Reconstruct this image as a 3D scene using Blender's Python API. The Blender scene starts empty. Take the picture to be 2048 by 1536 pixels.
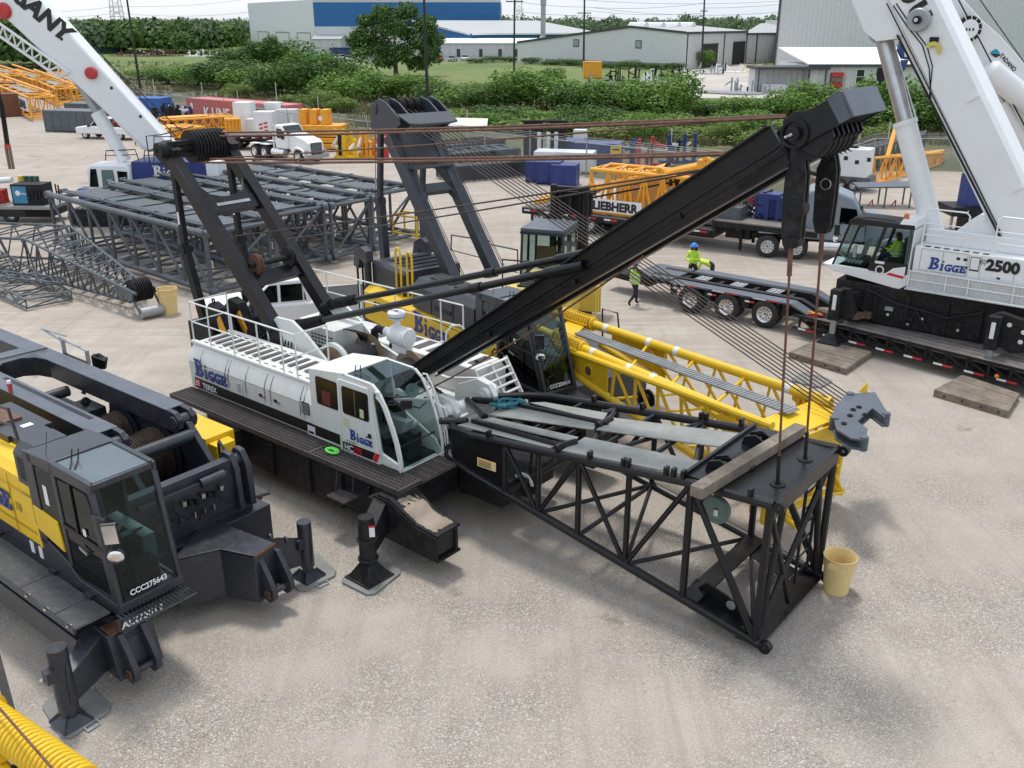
import bpy,math,random
from mathutils import Vector as V,Matrix
import numpy as np
random.seed(7)
S=bpy.context.scene
COL=S.collection
# camera
FOC,CAMH,HOR=1850.0,10.0,45.0
PITCH=math.atan((768-HOR)/FOC);CP,SP=math.cos(PITCH),math.sin(PITCH)
cd=bpy.data.cameras.new('camera');cam=bpy.data.objects.new('camera',cd);COL.objects.link(cam)
cd.sensor_width=36;cd.lens=36*FOC/2048;cd.clip_start=.1;cd.clip_end=6000
cam.location=(0,0,CAMH);cam.rotation_euler=(math.pi/2-PITCH,0,0);S.camera=cam
# light
w=bpy.data.worlds.new('World');S.world=w;w.use_nodes=True
wt=w.node_tree;wt.nodes.clear()
SUN_EL,SUN_AZ=math.radians(71.7),math.radians(-21.7)
sky=wt.nodes.new('ShaderNodeTexSky');sky.sky_type='NISHITA';sky.sun_disc=False
sky.sun_elevation=SUN_EL;sky.sun_rotation=SUN_AZ;sky.air_density=1.0;sky.dust_density=2.5;sky.ozone_density=1.0
bgn=wt.nodes.new('ShaderNodeBackground');bgn.inputs[1].default_value=.13
mxs=wt.nodes.new('ShaderNodeMix');mxs.data_type='RGBA';mxs.inputs[0].default_value=.72
tcw=wt.nodes.new('ShaderNodeTexCoord');mpw=wt.nodes.new('ShaderNodeMapping');mpw.inputs['Scale'].default_value=(1.2,1.2,7)
nsw=wt.nodes.new('ShaderNodeTexNoise');nsw.inputs['Scale'].default_value=2.6;nsw.inputs['Detail'].default_value=5
crw=wt.nodes.new('ShaderNodeValToRGB')
crw.color_ramp.elements[0].position=.35;crw.color_ramp.elements[0].color=(5.2,5.8,6.6,1)
crw.color_ramp.elements[1].position=.68;crw.color_ramp.elements[1].color=(6.9,7.15,7.5,1)
wo=wt.nodes.new('ShaderNodeOutputWorld')
wt.links.new(tcw.outputs['Generated'],mpw.inputs[0]);wt.links.new(mpw.outputs[0],nsw.inputs[0]);wt.links.new(nsw.outputs[0],crw.inputs[0])
wt.links.new(sky.outputs[0],mxs.inputs[6]);wt.links.new(crw.outputs[0],mxs.inputs[7])
wt.links.new(mxs.outputs[2],bgn.inputs[0]);wt.links.new(bgn.outputs[0],wo.inputs[0])
sd=bpy.data.lights.new('sun','SUN');sd.energy=1.7;sd.angle=math.radians(9);sd.color=(1,.965,.915)
so=bpy.data.objects.new('sun',sd);COL.objects.link(so)
sdir=V((math.sin(SUN_AZ)*math.cos(SUN_EL),math.cos(SUN_AZ)*math.cos(SUN_EL),math.sin(SUN_EL)))
so.rotation_euler=sdir.to_track_quat('Z','Y').to_euler();so.location=(0,0,60)
S.view_settings.view_transform='Standard';S.view_settings.look='None';S.view_settings.gamma=1
S.view_settings.exposure=0.46
try:S.cycles.max_bounces=6;S.cycles.transparent_max_bounces=12
except Exception:pass
# survey: photo pixel -> point of the place
def ray(px,py):
 u=(px-1024)/FOC;v=(py-768)/FOC
 return V((u,CP-v*SP,-SP-v*CP))
def G(px,py,z=0.0):
 r=ray(px,py);return V((0,0,CAMH))+r*((z-CAMH)/r.z)
def AT(px,py,Y):
 r=ray(px,py);return V((0,0,CAMH))+r*(Y/r.y)
class Fr:
 """local frame on the ground: x ahead, y to the left, z up"""
 def __init__(s,ox,oy,deg,oz=0):
  a=math.radians(deg);s.a=a;s.o=V((ox,oy,oz));s.u=V((math.cos(a),math.sin(a),0));s.v=V((-math.sin(a),math.cos(a),0))
 def loc(s,p):
  d=V(p)-s.o;return V((d.dot(s.u),d.dot(s.v),d.z))
 def w(s,x,y,z):return s.o+s.u*x+s.v*y+V((0,0,z))
 def pl(s,px,py,n,k):
  r=ray(px,py);o=s.loc((0,0,CAMH));d=V((r.dot(s.u),r.dot(s.v),r.z))
  return o+d*((k-o[n])/d[n])
 def X(s,px,py,k):return s.pl(px,py,0,k)
 def Y(s,px,py,k):return s.pl(px,py,1,k)
 def Z(s,px,py,k):return s.pl(px,py,2,k)
def fr2(p,q):
 """frame with origin at ground point p, x towards q"""
 p=V(p);q=V(q);return Fr(p.x,p.y,math.degrees(math.atan2(q.y-p.y,q.x-p.x)))
 # materials
MATS={}
def nt(name):
 m=bpy.data.materials.new(name);m.use_nodes=True
 t=m.node_tree;b=t.nodes['Principled BSDF'];return m,t,b
def N(t,k,**kw):
 n=t.nodes.new(k)
 for a,v in kw.items():
  if a.startswith('i_'):n.inputs[a[2:].replace('_',' ')].default_value=v
  else:setattr(n,a,v)
 return n
def mat(name,col,rough=.45,metal=0,var=.12,dirt=.25,dcol=(.33,.28,.23),scale=1.6,bump=0.0,bscale=40,coat=0,streak=False,spec=.5):
 """painted / worn surface: broad tone variation, dust patches, uneven gloss"""
 if name in MATS:return MATS[name]
 m,t,b=nt(name);L=t.links.new
 tc=N(t,'ShaderNodeTexCoord')
 mp=N(t,'ShaderNodeMapping');L(tc.outputs['Object'],mp.inputs[0])
 if streak:mp.inputs['Scale'].default_value=(1,1,.22)
 n1=N(t,'ShaderNodeTexNoise',i_Scale=scale,i_Detail=6,i_Roughness=.62);L(mp.outputs[0],n1.inputs[0])
 r1=N(t,'ShaderNodeValToRGB');L(n1.outputs[0],r1.inputs[0])
 c=[max(0,x)for x in col]
 r1.color_ramp.elements[0].position=.3;r1.color_ramp.elements[0].color=(*[x*(1-var)for x in c],1)
 r1.color_ramp.elements[1].position=.72;r1.color_ramp.elements[1].color=(*[min(1,x*(1+var))for x in c],1)
 n2=N(t,'ShaderNodeTexNoise',i_Scale=scale*4.3,i_Detail=8,i_Roughness=.7);L(mp.outputs[0],n2.inputs[0])
 r2=N(t,'ShaderNodeValToRGB');L(n2.outputs[0],r2.inputs[0])
 r2.color_ramp.elements[0].position=.48;r2.color_ramp.elements[0].color=(0,0,0,1)
 r2.color_ramp.elements[1].position=.8;r2.color_ramp.elements[1].color=(dirt,dirt,dirt,1)
 mx=N(t,'ShaderNodeMix',data_type='RGBA');mx.inputs[7].default_value=(*dcol,1)
 L(r2.outputs[0],mx.inputs[0]);L(r1.outputs[0],mx.inputs[6]);L(mx.outputs[2],b.inputs['Base Color'])
 mr=N(t,'ShaderNodeMapRange');mr.inputs[3].default_value=max(.05,rough-.1);mr.inputs[4].default_value=min(1,rough+.2)
 L(n2.outputs[0],mr.inputs[0]);L(mr.outputs[0],b.inputs['Roughness'])
 b.inputs['Metallic'].default_value=metal;b.inputs['Specular IOR Level'].default_value=spec
 if coat:b.inputs['Coat Weight'].default_value=coat
 if bump:
  n3=N(t,'ShaderNodeTexNoise',i_Scale=bscale,i_Detail=4);L(tc.outputs['Object'],n3.inputs[0])
  bp=N(t,'ShaderNodeBump',i_Strength=bump,i_Distance=.02);L(n3.outputs[0],bp.inputs['Height']);L(bp.outputs[0],b.inputs['Normal'])
 MATS[name]=m;return m
def ribbed(name,col,axis=0,period=.3,rough=.5,strength=.5,var=.08,dirt=.15,depth=.05):
 """corrugated sheet metal / gratings / rope lay: ridges along one axis"""
 if name in MATS:return MATS[name]
 m=mat(name+' base',col,rough,var=var,dirt=dirt);del MATS[name+' base'];m.name=name
 t=m.node_tree;b=t.nodes['Principled BSDF'];L=t.links.new
 tc=N(t,'ShaderNodeTexCoord');wv=N(t,'ShaderNodeTexWave',wave_type='BANDS',bands_direction='XYZ'[axis],i_Scale=.314/period/.314*.05*6.2832)
 wv.inputs['Scale'].default_value=1/(period*3.183)
 L(tc.outputs['Object'],wv.inputs[0])
 bp=N(t,'ShaderNodeBump',i_Strength=strength,i_Distance=depth);L(wv.outputs[1],bp.inputs['Height']);L(bp.outputs[0],b.inputs['Normal'])
 MATS[name]=m;return m
def glass(name,tint=(.42,.5,.49),thru=.6):
 if name in MATS:return MATS[name]
 m,t,b=nt(name);L=t.links.new;t.nodes.remove(b)
 tr=N(t,'ShaderNodeBsdfTransparent');tr.inputs[0].default_value=(*[x*thru for x in tint],1)
 gl=N(t,'ShaderNodeBsdfGlossy');gl.inputs[1].default_value=.03;gl.inputs[0].default_value=(.9,.95,.97,1)
 fr=N(t,'ShaderNodeLayerWeight');fr.inputs[0].default_value=.35
 mr=N(t,'ShaderNodeMapRange');mr.inputs[3].default_value=.05;mr.inputs[4].default_value=.45
 L(fr.outputs['Facing'],mr.inputs[0])
 pw=N(t,'ShaderNodeMath',operation='POWER');pw.inputs[1].default_value=1.6;L(mr.outputs[0],pw.inputs[0])
 mx=N(t,'ShaderNodeMixShader');L(pw.outputs[0],mx.inputs[0]);L(tr.outputs[0],mx.inputs[1]);L(gl.outputs[0],mx.inputs[2])
 L(mx.outputs[0],t.nodes['Material Output'].inputs[0]);MATS[name]=m;return m
WHITE=mat('white crane paint',(.72,.73,.70),.35,var=.05,dirt=.22,dcol=(.42,.38,.32),streak=True)
WHITE2=mat('clean white paint',(.78,.79,.79),.3,var=.03,dirt=.08,dcol=(.5,.47,.42))
BLACK=mat('black gloss paint',(.008,.0082,.01),.3,var=.3,dirt=.09,dcol=(.14,.1,.075),spec=.36,scale=2.4)
BLACKD=mat('dusty black steel',(.014,.014,.0155),.48,var=.3,dirt=.17,dcol=(.24,.2,.17),spec=.22)
CHAR=mat('charcoal blue paint',(.022,.0255,.035),.33,var=.2,dirt=.13,dcol=(.26,.23,.2),spec=.6)
CHARL=mat('slate paint and sky sheen',(.085,.1,.125),.42,var=.18,dirt=.15,dcol=(.4,.36,.3))  # grey paint, and the sky sheen painted onto charcoal gantry tops
LATT=mat('grey lattice paint',(.08,.096,.11),.42,var=.22,dirt=.2,dcol=(.38,.34,.29))
YEL=mat('machine yellow paint',(.78,.50,.012),.38,var=.07,dirt=.16,dcol=(.4,.3,.16))
YELP=mat('pale yellow plastic',(.74,.56,.25),.45,var=.12,dirt=.5,dcol=(.42,.34,.2),scale=3)
ORG=mat('crane orange yellow paint',(.80,.36,.02),.42,var=.12,dirt=.2,dcol=(.4,.3,.2))
BLUE=mat('royal blue paint',(.016,.034,.17),.4,var=.12,dirt=.12,dcol=(.4,.38,.36))
BLUET=mat('blue lettering',(.02,.05,.27),.4,var=.05,dirt=.03)
BLACKT=mat('black lettering',(.01,.01,.01),.4,var=.05,dirt=.02)
WHITET=mat('white lettering',(.75,.75,.75),.4,var=.03,dirt=.05)
REDT=mat('red lettering',(.6,.02,.025),.4,var=.05,dirt=.03)
RED=mat('red paint',(.5,.03,.03),.4,var=.12,dirt=.15)
RUST=mat('rusty wire rope',(.135,.06,.034),.6,var=.45,dirt=.35,dcol=(.05,.03,.022),scale=9)
ROPE=mat('dark wire rope',(.05,.038,.032),.55,var=.4,dirt=.2,dcol=(.14,.09,.06),scale=9)
RUBBER=mat('tyre rubber',(.022,.022,.023),.8,var=.2,dirt=.3,dcol=(.2,.18,.155),scale=3)
STEEL=mat('bare steel',(.55,.55,.56),.28,metal=1,var=.15,dirt=.12)
ALU=mat('polished aluminium',(.78,.79,.8),.22,metal=1,var=.1,dirt=.12)
GALV=mat('galvanised steel',(.36,.38,.39),.45,metal=.5,var=.15,dirt=.15)
GRATE=mat('worn grating',(.055,.05,.05),.6,var=.3,dirt=.45,dcol=(.2,.12,.08),scale=2.5)
DECKG=mat('grey walkway plate',(.26,.265,.25),.62,var=.16,dirt=.5,dcol=(.12,.12,.115),scale=1.2)
ANTI=mat('grey anti slip patch',(.09,.09,.088),.8,var=.2,dirt=.2)
WOOD=mat('weathered timber',(.2,.165,.13),.85,var=.4,dirt=.7,dcol=(.065,.052,.04),scale=2.6,bump=.5,bscale=14)
DECKW=mat('trailer deck planks',(.16,.145,.135),.75,var=.3,dirt=.5,dcol=(.34,.3,.26),scale=1.8)
MAT=mat('grey outrigger mat',(.21,.215,.205),.7,var=.2,dirt=.5,dcol=(.3,.265,.23),scale=1.3)
GLASS=glass('tinted cab glass',(.66,.78,.77),.85);GLASSD=glass('dark cab glass',(.3,.35,.35),.7)
MIRROR=mat('mirror glass',(.9,.9,.9),.05,metal=1,var=.01,dirt=.02)
DARK=mat('dark interior',(.02,.021,.022),.7,var=.3,dirt=.1)
SEATM=mat('grey seat cloth',(.09,.1,.1),.8,var=.2,dirt=.2)
LINER=mat('pale cab lining',(.26,.3,.28),.6,var=.15,dirt=.2)
# mesh builder
_TXT={}
def text_mesh(s,bold=.02,shear=0):
 k=(s,bold,shear)
 if k not in _TXT:
  cu=bpy.data.curves.new('t','FONT');cu.body=s;cu.offset=bold;cu.shear=shear;cu.size=1;cu.resolution_u=3
  o=bpy.data.objects.new('t',cu);COL.objects.link(o)
  bpy.context.view_layer.update()
  me=bpy.data.meshes.new_from_object(o.evaluated_get(bpy.context.evaluated_depsgraph_get()))
  vs=[tuple(v.co)for v in me.vertices];fs=[tuple(p.vertices)for p in me.polygons]
  bpy.data.objects.remove(o);bpy.data.curves.remove(cu);bpy.data.meshes.remove(me)
  _TXT[k]=(vs,fs)
 return _TXT[k]
def frame_of(d,up=(0,0,1)):
 d=V(d).normalized();u=V(up)
 if abs(d.dot(u.normalized()))>.98:u=V((1,0,0))if abs(d.x)<.9 else V((0,1,0))
 s=d.cross(u).normalized();return d,s,s.cross(d).normalized()
class MB:
 def __init__(s,*mats):s.v=[];s.f=[];s.mi=[];s.mats=list(mats)
 def add(s,vs,fs,m=0):
  n=len(s.v);s.v+=[tuple(v)for v in vs]
  for f in fs:s.f.append([i+n for i in f]);s.mi.append(m)
  return s
 def box(s,x0,x1,y0,y1,z0,z1,m=0):
  vs=[(x,y,z)for z in(z0,z1)for y in(y0,y1)for x in(x0,x1)]
  return s.add(vs,[(0,2,3,1),(4,5,7,6),(0,1,5,4),(2,6,7,3),(0,4,6,2),(1,3,7,5)],m)
 def hexa(s,b,t,m=0):
  return s.add(list(b)+list(t),[(3,2,1,0),(4,5,6,7),(0,1,5,4),(1,2,6,5),(2,3,7,6),(3,0,4,7)],m)
 def beam(s,a,b,w,h,m=0,up=(0,0,1),w2=None,h2=None):
  a=V(a);b=V(b);d,sd,u=frame_of(b-a,up);w2=w2 or w;h2=h2 or h
  q=lambda p,W,H:[p+sd*(i*W/2)+u*(j*H/2)for i,j in((-1,-1),(1,-1),(1,1),(-1,1))]
  return s.hexa(q(a,w,h),q(b,w2,h2),m)
 def tube(s,a,b,r,n=8,r2=None,m=0,cap=True):
  a=V(a);b=V(b);d,sd,u=frame_of(b-a);r2=r if r2 is None else r2
  ring=lambda p,R:[p+sd*(R*math.cos(2*math.pi*i/n))+u*(R*math.sin(2*math.pi*i/n))for i in range(n)]
  fs=[(i,(i+1)%n,n+(i+1)%n,n+i)for i in range(n)]
  if cap:fs+=[tuple(range(n-1,-1,-1)),tuple(range(n,2*n))]
  return s.add(ring(a,r)+ring(b,r2),fs,m)
 def pipe(s,pts,r,n=6,m=0,closed=False):
  pts=[V(p)for p in pts];rings=[];k=len(pts);up=V((0,0,1));pu=None
  for i,p in enumerate(pts):
   a=pts[i-1]if(i or closed)else p;b=pts[(i+1)%k]if(i<k-1 or closed)else p
   d=(b-a).normalized()
   if pu is None:_,sd,pu=frame_of(d)
   else:
    sd=d.cross(pu).normalized();pu=sd.cross(d).normalized()
   R=r[i]if isinstance(r,(list,tuple))else r
   rings.append([p+sd*(R*math.cos(2*math.pi*j/n))+pu*(R*math.sin(2*math.pi*j/n))for j in range(n)])
  vs=[v for q in rings for v in q];fs=[]
  for i in range(k if closed else k-1):
   for j in range(n):fs.append((i*n+j,i*n+(j+1)%n,((i+1)%k)*n+(j+1)%n,((i+1)%k)*n+j))
  if not closed:fs+=[tuple(range(n-1,-1,-1)),tuple(range((k-1)*n,k*n))]
  return s.add(vs,fs,m)
 def prism(s,pts,ax,t0,t1,m=0):
  """polygon in the plane across axis ax (x: (y,z); y: (x,z); z: (x,y)), extruded t0..t1"""
  f={'x':lambda p,t:(t,p[0],p[1]),'y':lambda p,t:(p[0],t,p[1]),'z':lambda p,t:(p[0],p[1],t)}[ax]
  n=len(pts);vs=[f(p,t0)for p in pts]+[f(p,t1)for p in pts]
  return s.add(vs,[tuple(range(n-1,-1,-1)),tuple(range(n,2*n))]+[(i,(i+1)%n,n+(i+1)%n,n+i)for i in range(n)],m)
 def slab(s,pts,ext,m=0):
  n=len(pts);e=V(ext);vs=[V(p)for p in pts];vs=vs+[p+e for p in vs]
  return s.add(vs,[tuple(range(n-1,-1,-1)),tuple(range(n,2*n))]+[(i,(i+1)%n,n+(i+1)%n,n+i)for i in range(n)],m)
 def poly(s,pts,m=0):return s.add(pts,[tuple(range(len(pts)))],m)
 def lathe(s,a,ax,prof,n=16,m=0,mats=None,a0=0,a1=360):
  """profile [(t along axis, radius)] turned about the axis"""
  a=V(a);d,sd,u=frame_of(ax);full=a1-a0>=360;k=n if full else n+1;vs=[]
  for t,r in prof:
   for i in range(k):
    g=math.radians(a0+(a1-a0)*i/n);vs.append(a+d*t+sd*(r*math.cos(g))+u*(r*math.sin(g)))
  for j in range(len(prof)-1):
   fs=[(j*k+i,j*k+(i+1)%k,(j+1)*k+(i+1)%k,(j+1)*k+i)for i in range(n)]
   if j==0:s.add(vs,fs,mats[j]if mats else m);base=len(s.v)-len(vs)
   else:
    for f in fs:s.f.append([i+base for i in f]);s.mi.append(mats[j]if mats else m)
  return s
 def disc(s,a,ax,r,t=.01,n=16,m=0):return s.tube(V(a),V(a)+V(ax).normalized()*t,r,n,m=m)
 def ring(s,a,ax,r0,r1,t,n=16,m=0):return s.lathe(a,ax,[(0,r0),(t,r0),(t,r1),(0,r1),(0,r0)],n,m)
 def text(s,txt,o,xd,yd,size,m=0,bold=.02,shear=0,ext=.004):
  vs,fs=text_mesh(txt,bold,shear);o=V(o);xd=V(xd).normalized();yd=V(yd).normalized();n=xd.cross(yd)
  return s.add([o+xd*(v[0]*size)+yd*(v[1]*size)+n*ext for v in vs],fs,m)
 def pieces(s):
  """far-apart pieces of the mesh, each to become an object of its own"""
  p=list(range(len(s.v)))
  def fd(i):
   while p[i]!=i:p[i]=p[p[i]];i=p[i]
   return i
  for f in s.f:
   for i in f[1:]:p[fd(i)]=fd(f[0])
  g={}
  for n,f in enumerate(s.f):g.setdefault(fd(f[0]),[]).append(n)
  k=list(g)
  if not 1<len(k)<=160:return None
  bx=[]
  for r in k:
   a=np.array([s.v[i]for n in g[r]for i in s.f[n]]);bx.append((a.min(0),a.max(0)))
  lo=np.array([b[0]for b in bx]);hi=np.array([b[1]for b in bx]);sz=(hi-lo).max(1)
  gap=np.maximum(0,np.maximum(lo[:,None]-hi[None],lo[None]-hi[:,None]));near=np.sqrt((gap**2).sum(2))<=np.maximum(.02,.5*np.maximum(sz[:,None],sz[None]))
  left=set(range(len(k)));out=[]
  while left:
   st=[left.pop()];c=list(st)
   while st:
    a=st.pop();nb=[b for b in left if near[a,b]];left.difference_update(nb);st+=nb;c+=nb
   out.append([n for q in c for n in g[k[q]]])
  if len(out)<2:return None
  res=[]
  for fs in sorted(out,key=len,reverse=True):
   q=MB(*s.mats);ids=sorted({i for n in fs for i in s.f[n]});m={i:n for n,i in enumerate(ids)};q.v=[s.v[i]for i in ids];q.f=[[m[i]for i in s.f[n]]for n in fs];q.mi=[s.mi[n]for n in fs];res.append(q)
  return res
 def obj(s,name,parent=None,bevel=0,sharp=35,loc=None,rot=None):
  pc=s.pieces()if parent is not None and loc is None else None
  if pc:return[q.obj(name,parent,bevel,sharp)for q in pc][0]
  me=bpy.data.meshes.new(name);me.from_pydata(s.v,[],s.f)
  for mt in s.mats:me.materials.append(mt)
  me.polygons.foreach_set('material_index',s.mi);me.polygons.foreach_set('use_smooth',[True]*len(s.f))
  me.update()
  try:me.set_sharp_from_angle(angle=math.radians(sharp))
  except Exception:pass
  o=bpy.data.objects.new(name,me);COL.objects.link(o)
  if parent:o.parent=parent
  if loc is not None:o.location=loc
  if rot is not None:o.rotation_euler=rot
  if bevel:
   md=o.modifiers.new('bevel','BEVEL');md.width=bevel;md.segments=2;md.limit_method='ANGLE';md.angle_limit=math.radians(40);md.use_clamp_overlap=True
  return o
def tag(o,label=None,cat=None,group=None,kind=None):
 if label:o['label']=label
 if cat:o['category']=cat
 if group:o['group']=group
 if kind:o['kind']=kind
 return o
def thing(name,label,cat,fr=None,group=None,loc=None,rz=0):
 o=bpy.data.objects.new(name,None);COL.objects.link(o);o.empty_display_size=.3
 if fr is not None:o.location=fr.o;o.rotation_euler=(0,0,fr.a)
 else:o.location=loc or(0,0,0);o.rotation_euler=(0,0,rz)
 return tag(o,label,cat,group)
def copy_tree(o,parent=None):
 c=o.copy();COL.objects.link(c);c.parent=parent
 for ch in list(o.children):copy_tree(ch,c)
 return c
def lerp(a,b,t):return V(a)*(1-t)+V(b)*t
def lattice(mb,A,B,n,rc,rl,m=0,zig=1,sides=(0,1,2,3),posts=False,nseg=7,ml=None):
 """four chords from corners A to corners B with zig-zag lacing on the four faces"""
 ml=m if ml is None else ml
 for a,b in zip(A,B):mb.tube(a,b,rc,nseg,m=m)
 for k in sides:
  k2=(k+1)%4
  for i in range(n):
   p=lerp(A[k],B[k],i/n);q=lerp(A[k2],B[k2],i/n);p2=lerp(A[k],B[k],(i+1)/n);q2=lerp(A[k2],B[k2],(i+1)/n);mid=lerp(A[k2],B[k2],(i+.5)/n)
   if zig==1:mb.tube(p,mid,rl,5,m=ml,cap=False);mb.tube(mid,p2,rl,5,m=ml,cap=False)
   else:
    if i%2:mb.tube(p,q2,rl,5,m=ml,cap=False)
    else:mb.tube(q,p2,rl,5,m=ml,cap=False)
   if posts or i==0:mb.tube(p,q,rl,5,m=ml,cap=False)
  mb.tube(B[k],B[k2],rl,5,m=ml,cap=False)
def bigge(mb,o,xd,yd,h,m=0,star=None):
 """slab serif house name: tall B, dotted i, then GGE sharing a lower line"""
 o=V(o);xd=V(xd).normalized();yd=V(yd).normalized();n=xd.cross(yd)*.006
 def bar(x0,x1,y0,y1):mb.slab([o+xd*(x*h)+yd*(y*h)for x,y in((x0,y0),(x1,y0),(x1,y1),(x0,y1))],n,m)
 def arc(cx,cy,rx,ry,t,a0,a1,k=12):
  P=[]
  for i in range(k+1):
   g=math.radians(a0+(a1-a0)*i/k);P.append((cx+rx*math.cos(g),cy+ry*math.sin(g)))
  for i in range(k,-1,-1):
   g=math.radians(a0+(a1-a0)*i/k);P.append((cx+(rx-t)*math.cos(g),cy+(ry-t*.8)*math.sin(g)))
  mb.slab([o+xd*(x*h)+yd*(y*h)for x,y in P],n,m)
 bar(.06,.30,0,1);bar(-.04,.16,0,.13);bar(-.04,.16,.87,1)
 arc(.36,.745,.32,.255,.2,-90,90);arc(.38,.27,.38,.27,.22,-90,90)
 bar(.30,.4,.87,1);bar(.30,.4,.45,.55);bar(.30,.4,0,.13)
 x=.86;bar(x+.06,x+.22,0,.55);bar(x,x+.28,0,.09);bar(x,x+.2,.46,.55)
 st=[(x+.14+(.13 if i%2==0 else .055)*math.sin(i*math.pi/5),.74+(.13 if i%2==0 else .055)*math.cos(i*math.pi/5))for i in range(10)]
 mb.slab([o+xd*(a*h)+yd*(b*h)for a,b in st],n,m if star is None else star)
 for x in(1.22,1.78):
  arc(x+.25,.28,.26,.30,.15,40,330,18);bar(x+.33,x+.5,-.02,.24);bar(x+.24,x+.54,.2,.3);bar(x+.4,x+.52,.4,.58)
 x=2.36;bar(x+.05,x+.22,0,.57);bar(x-.02,x+.3,0,.1);bar(x-.02,x+.3,.47,.57);bar(x+.25,x+.5,0,.1);bar(x+.25,x+.5,.47,.57)
 bar(x+.2,x+.38,.24,.33);bar(x+.4,x+.52,0,.2);bar(x+.4,x+.52,.38,.57);bar(x+.3,x+.38,.17,.4)
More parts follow.
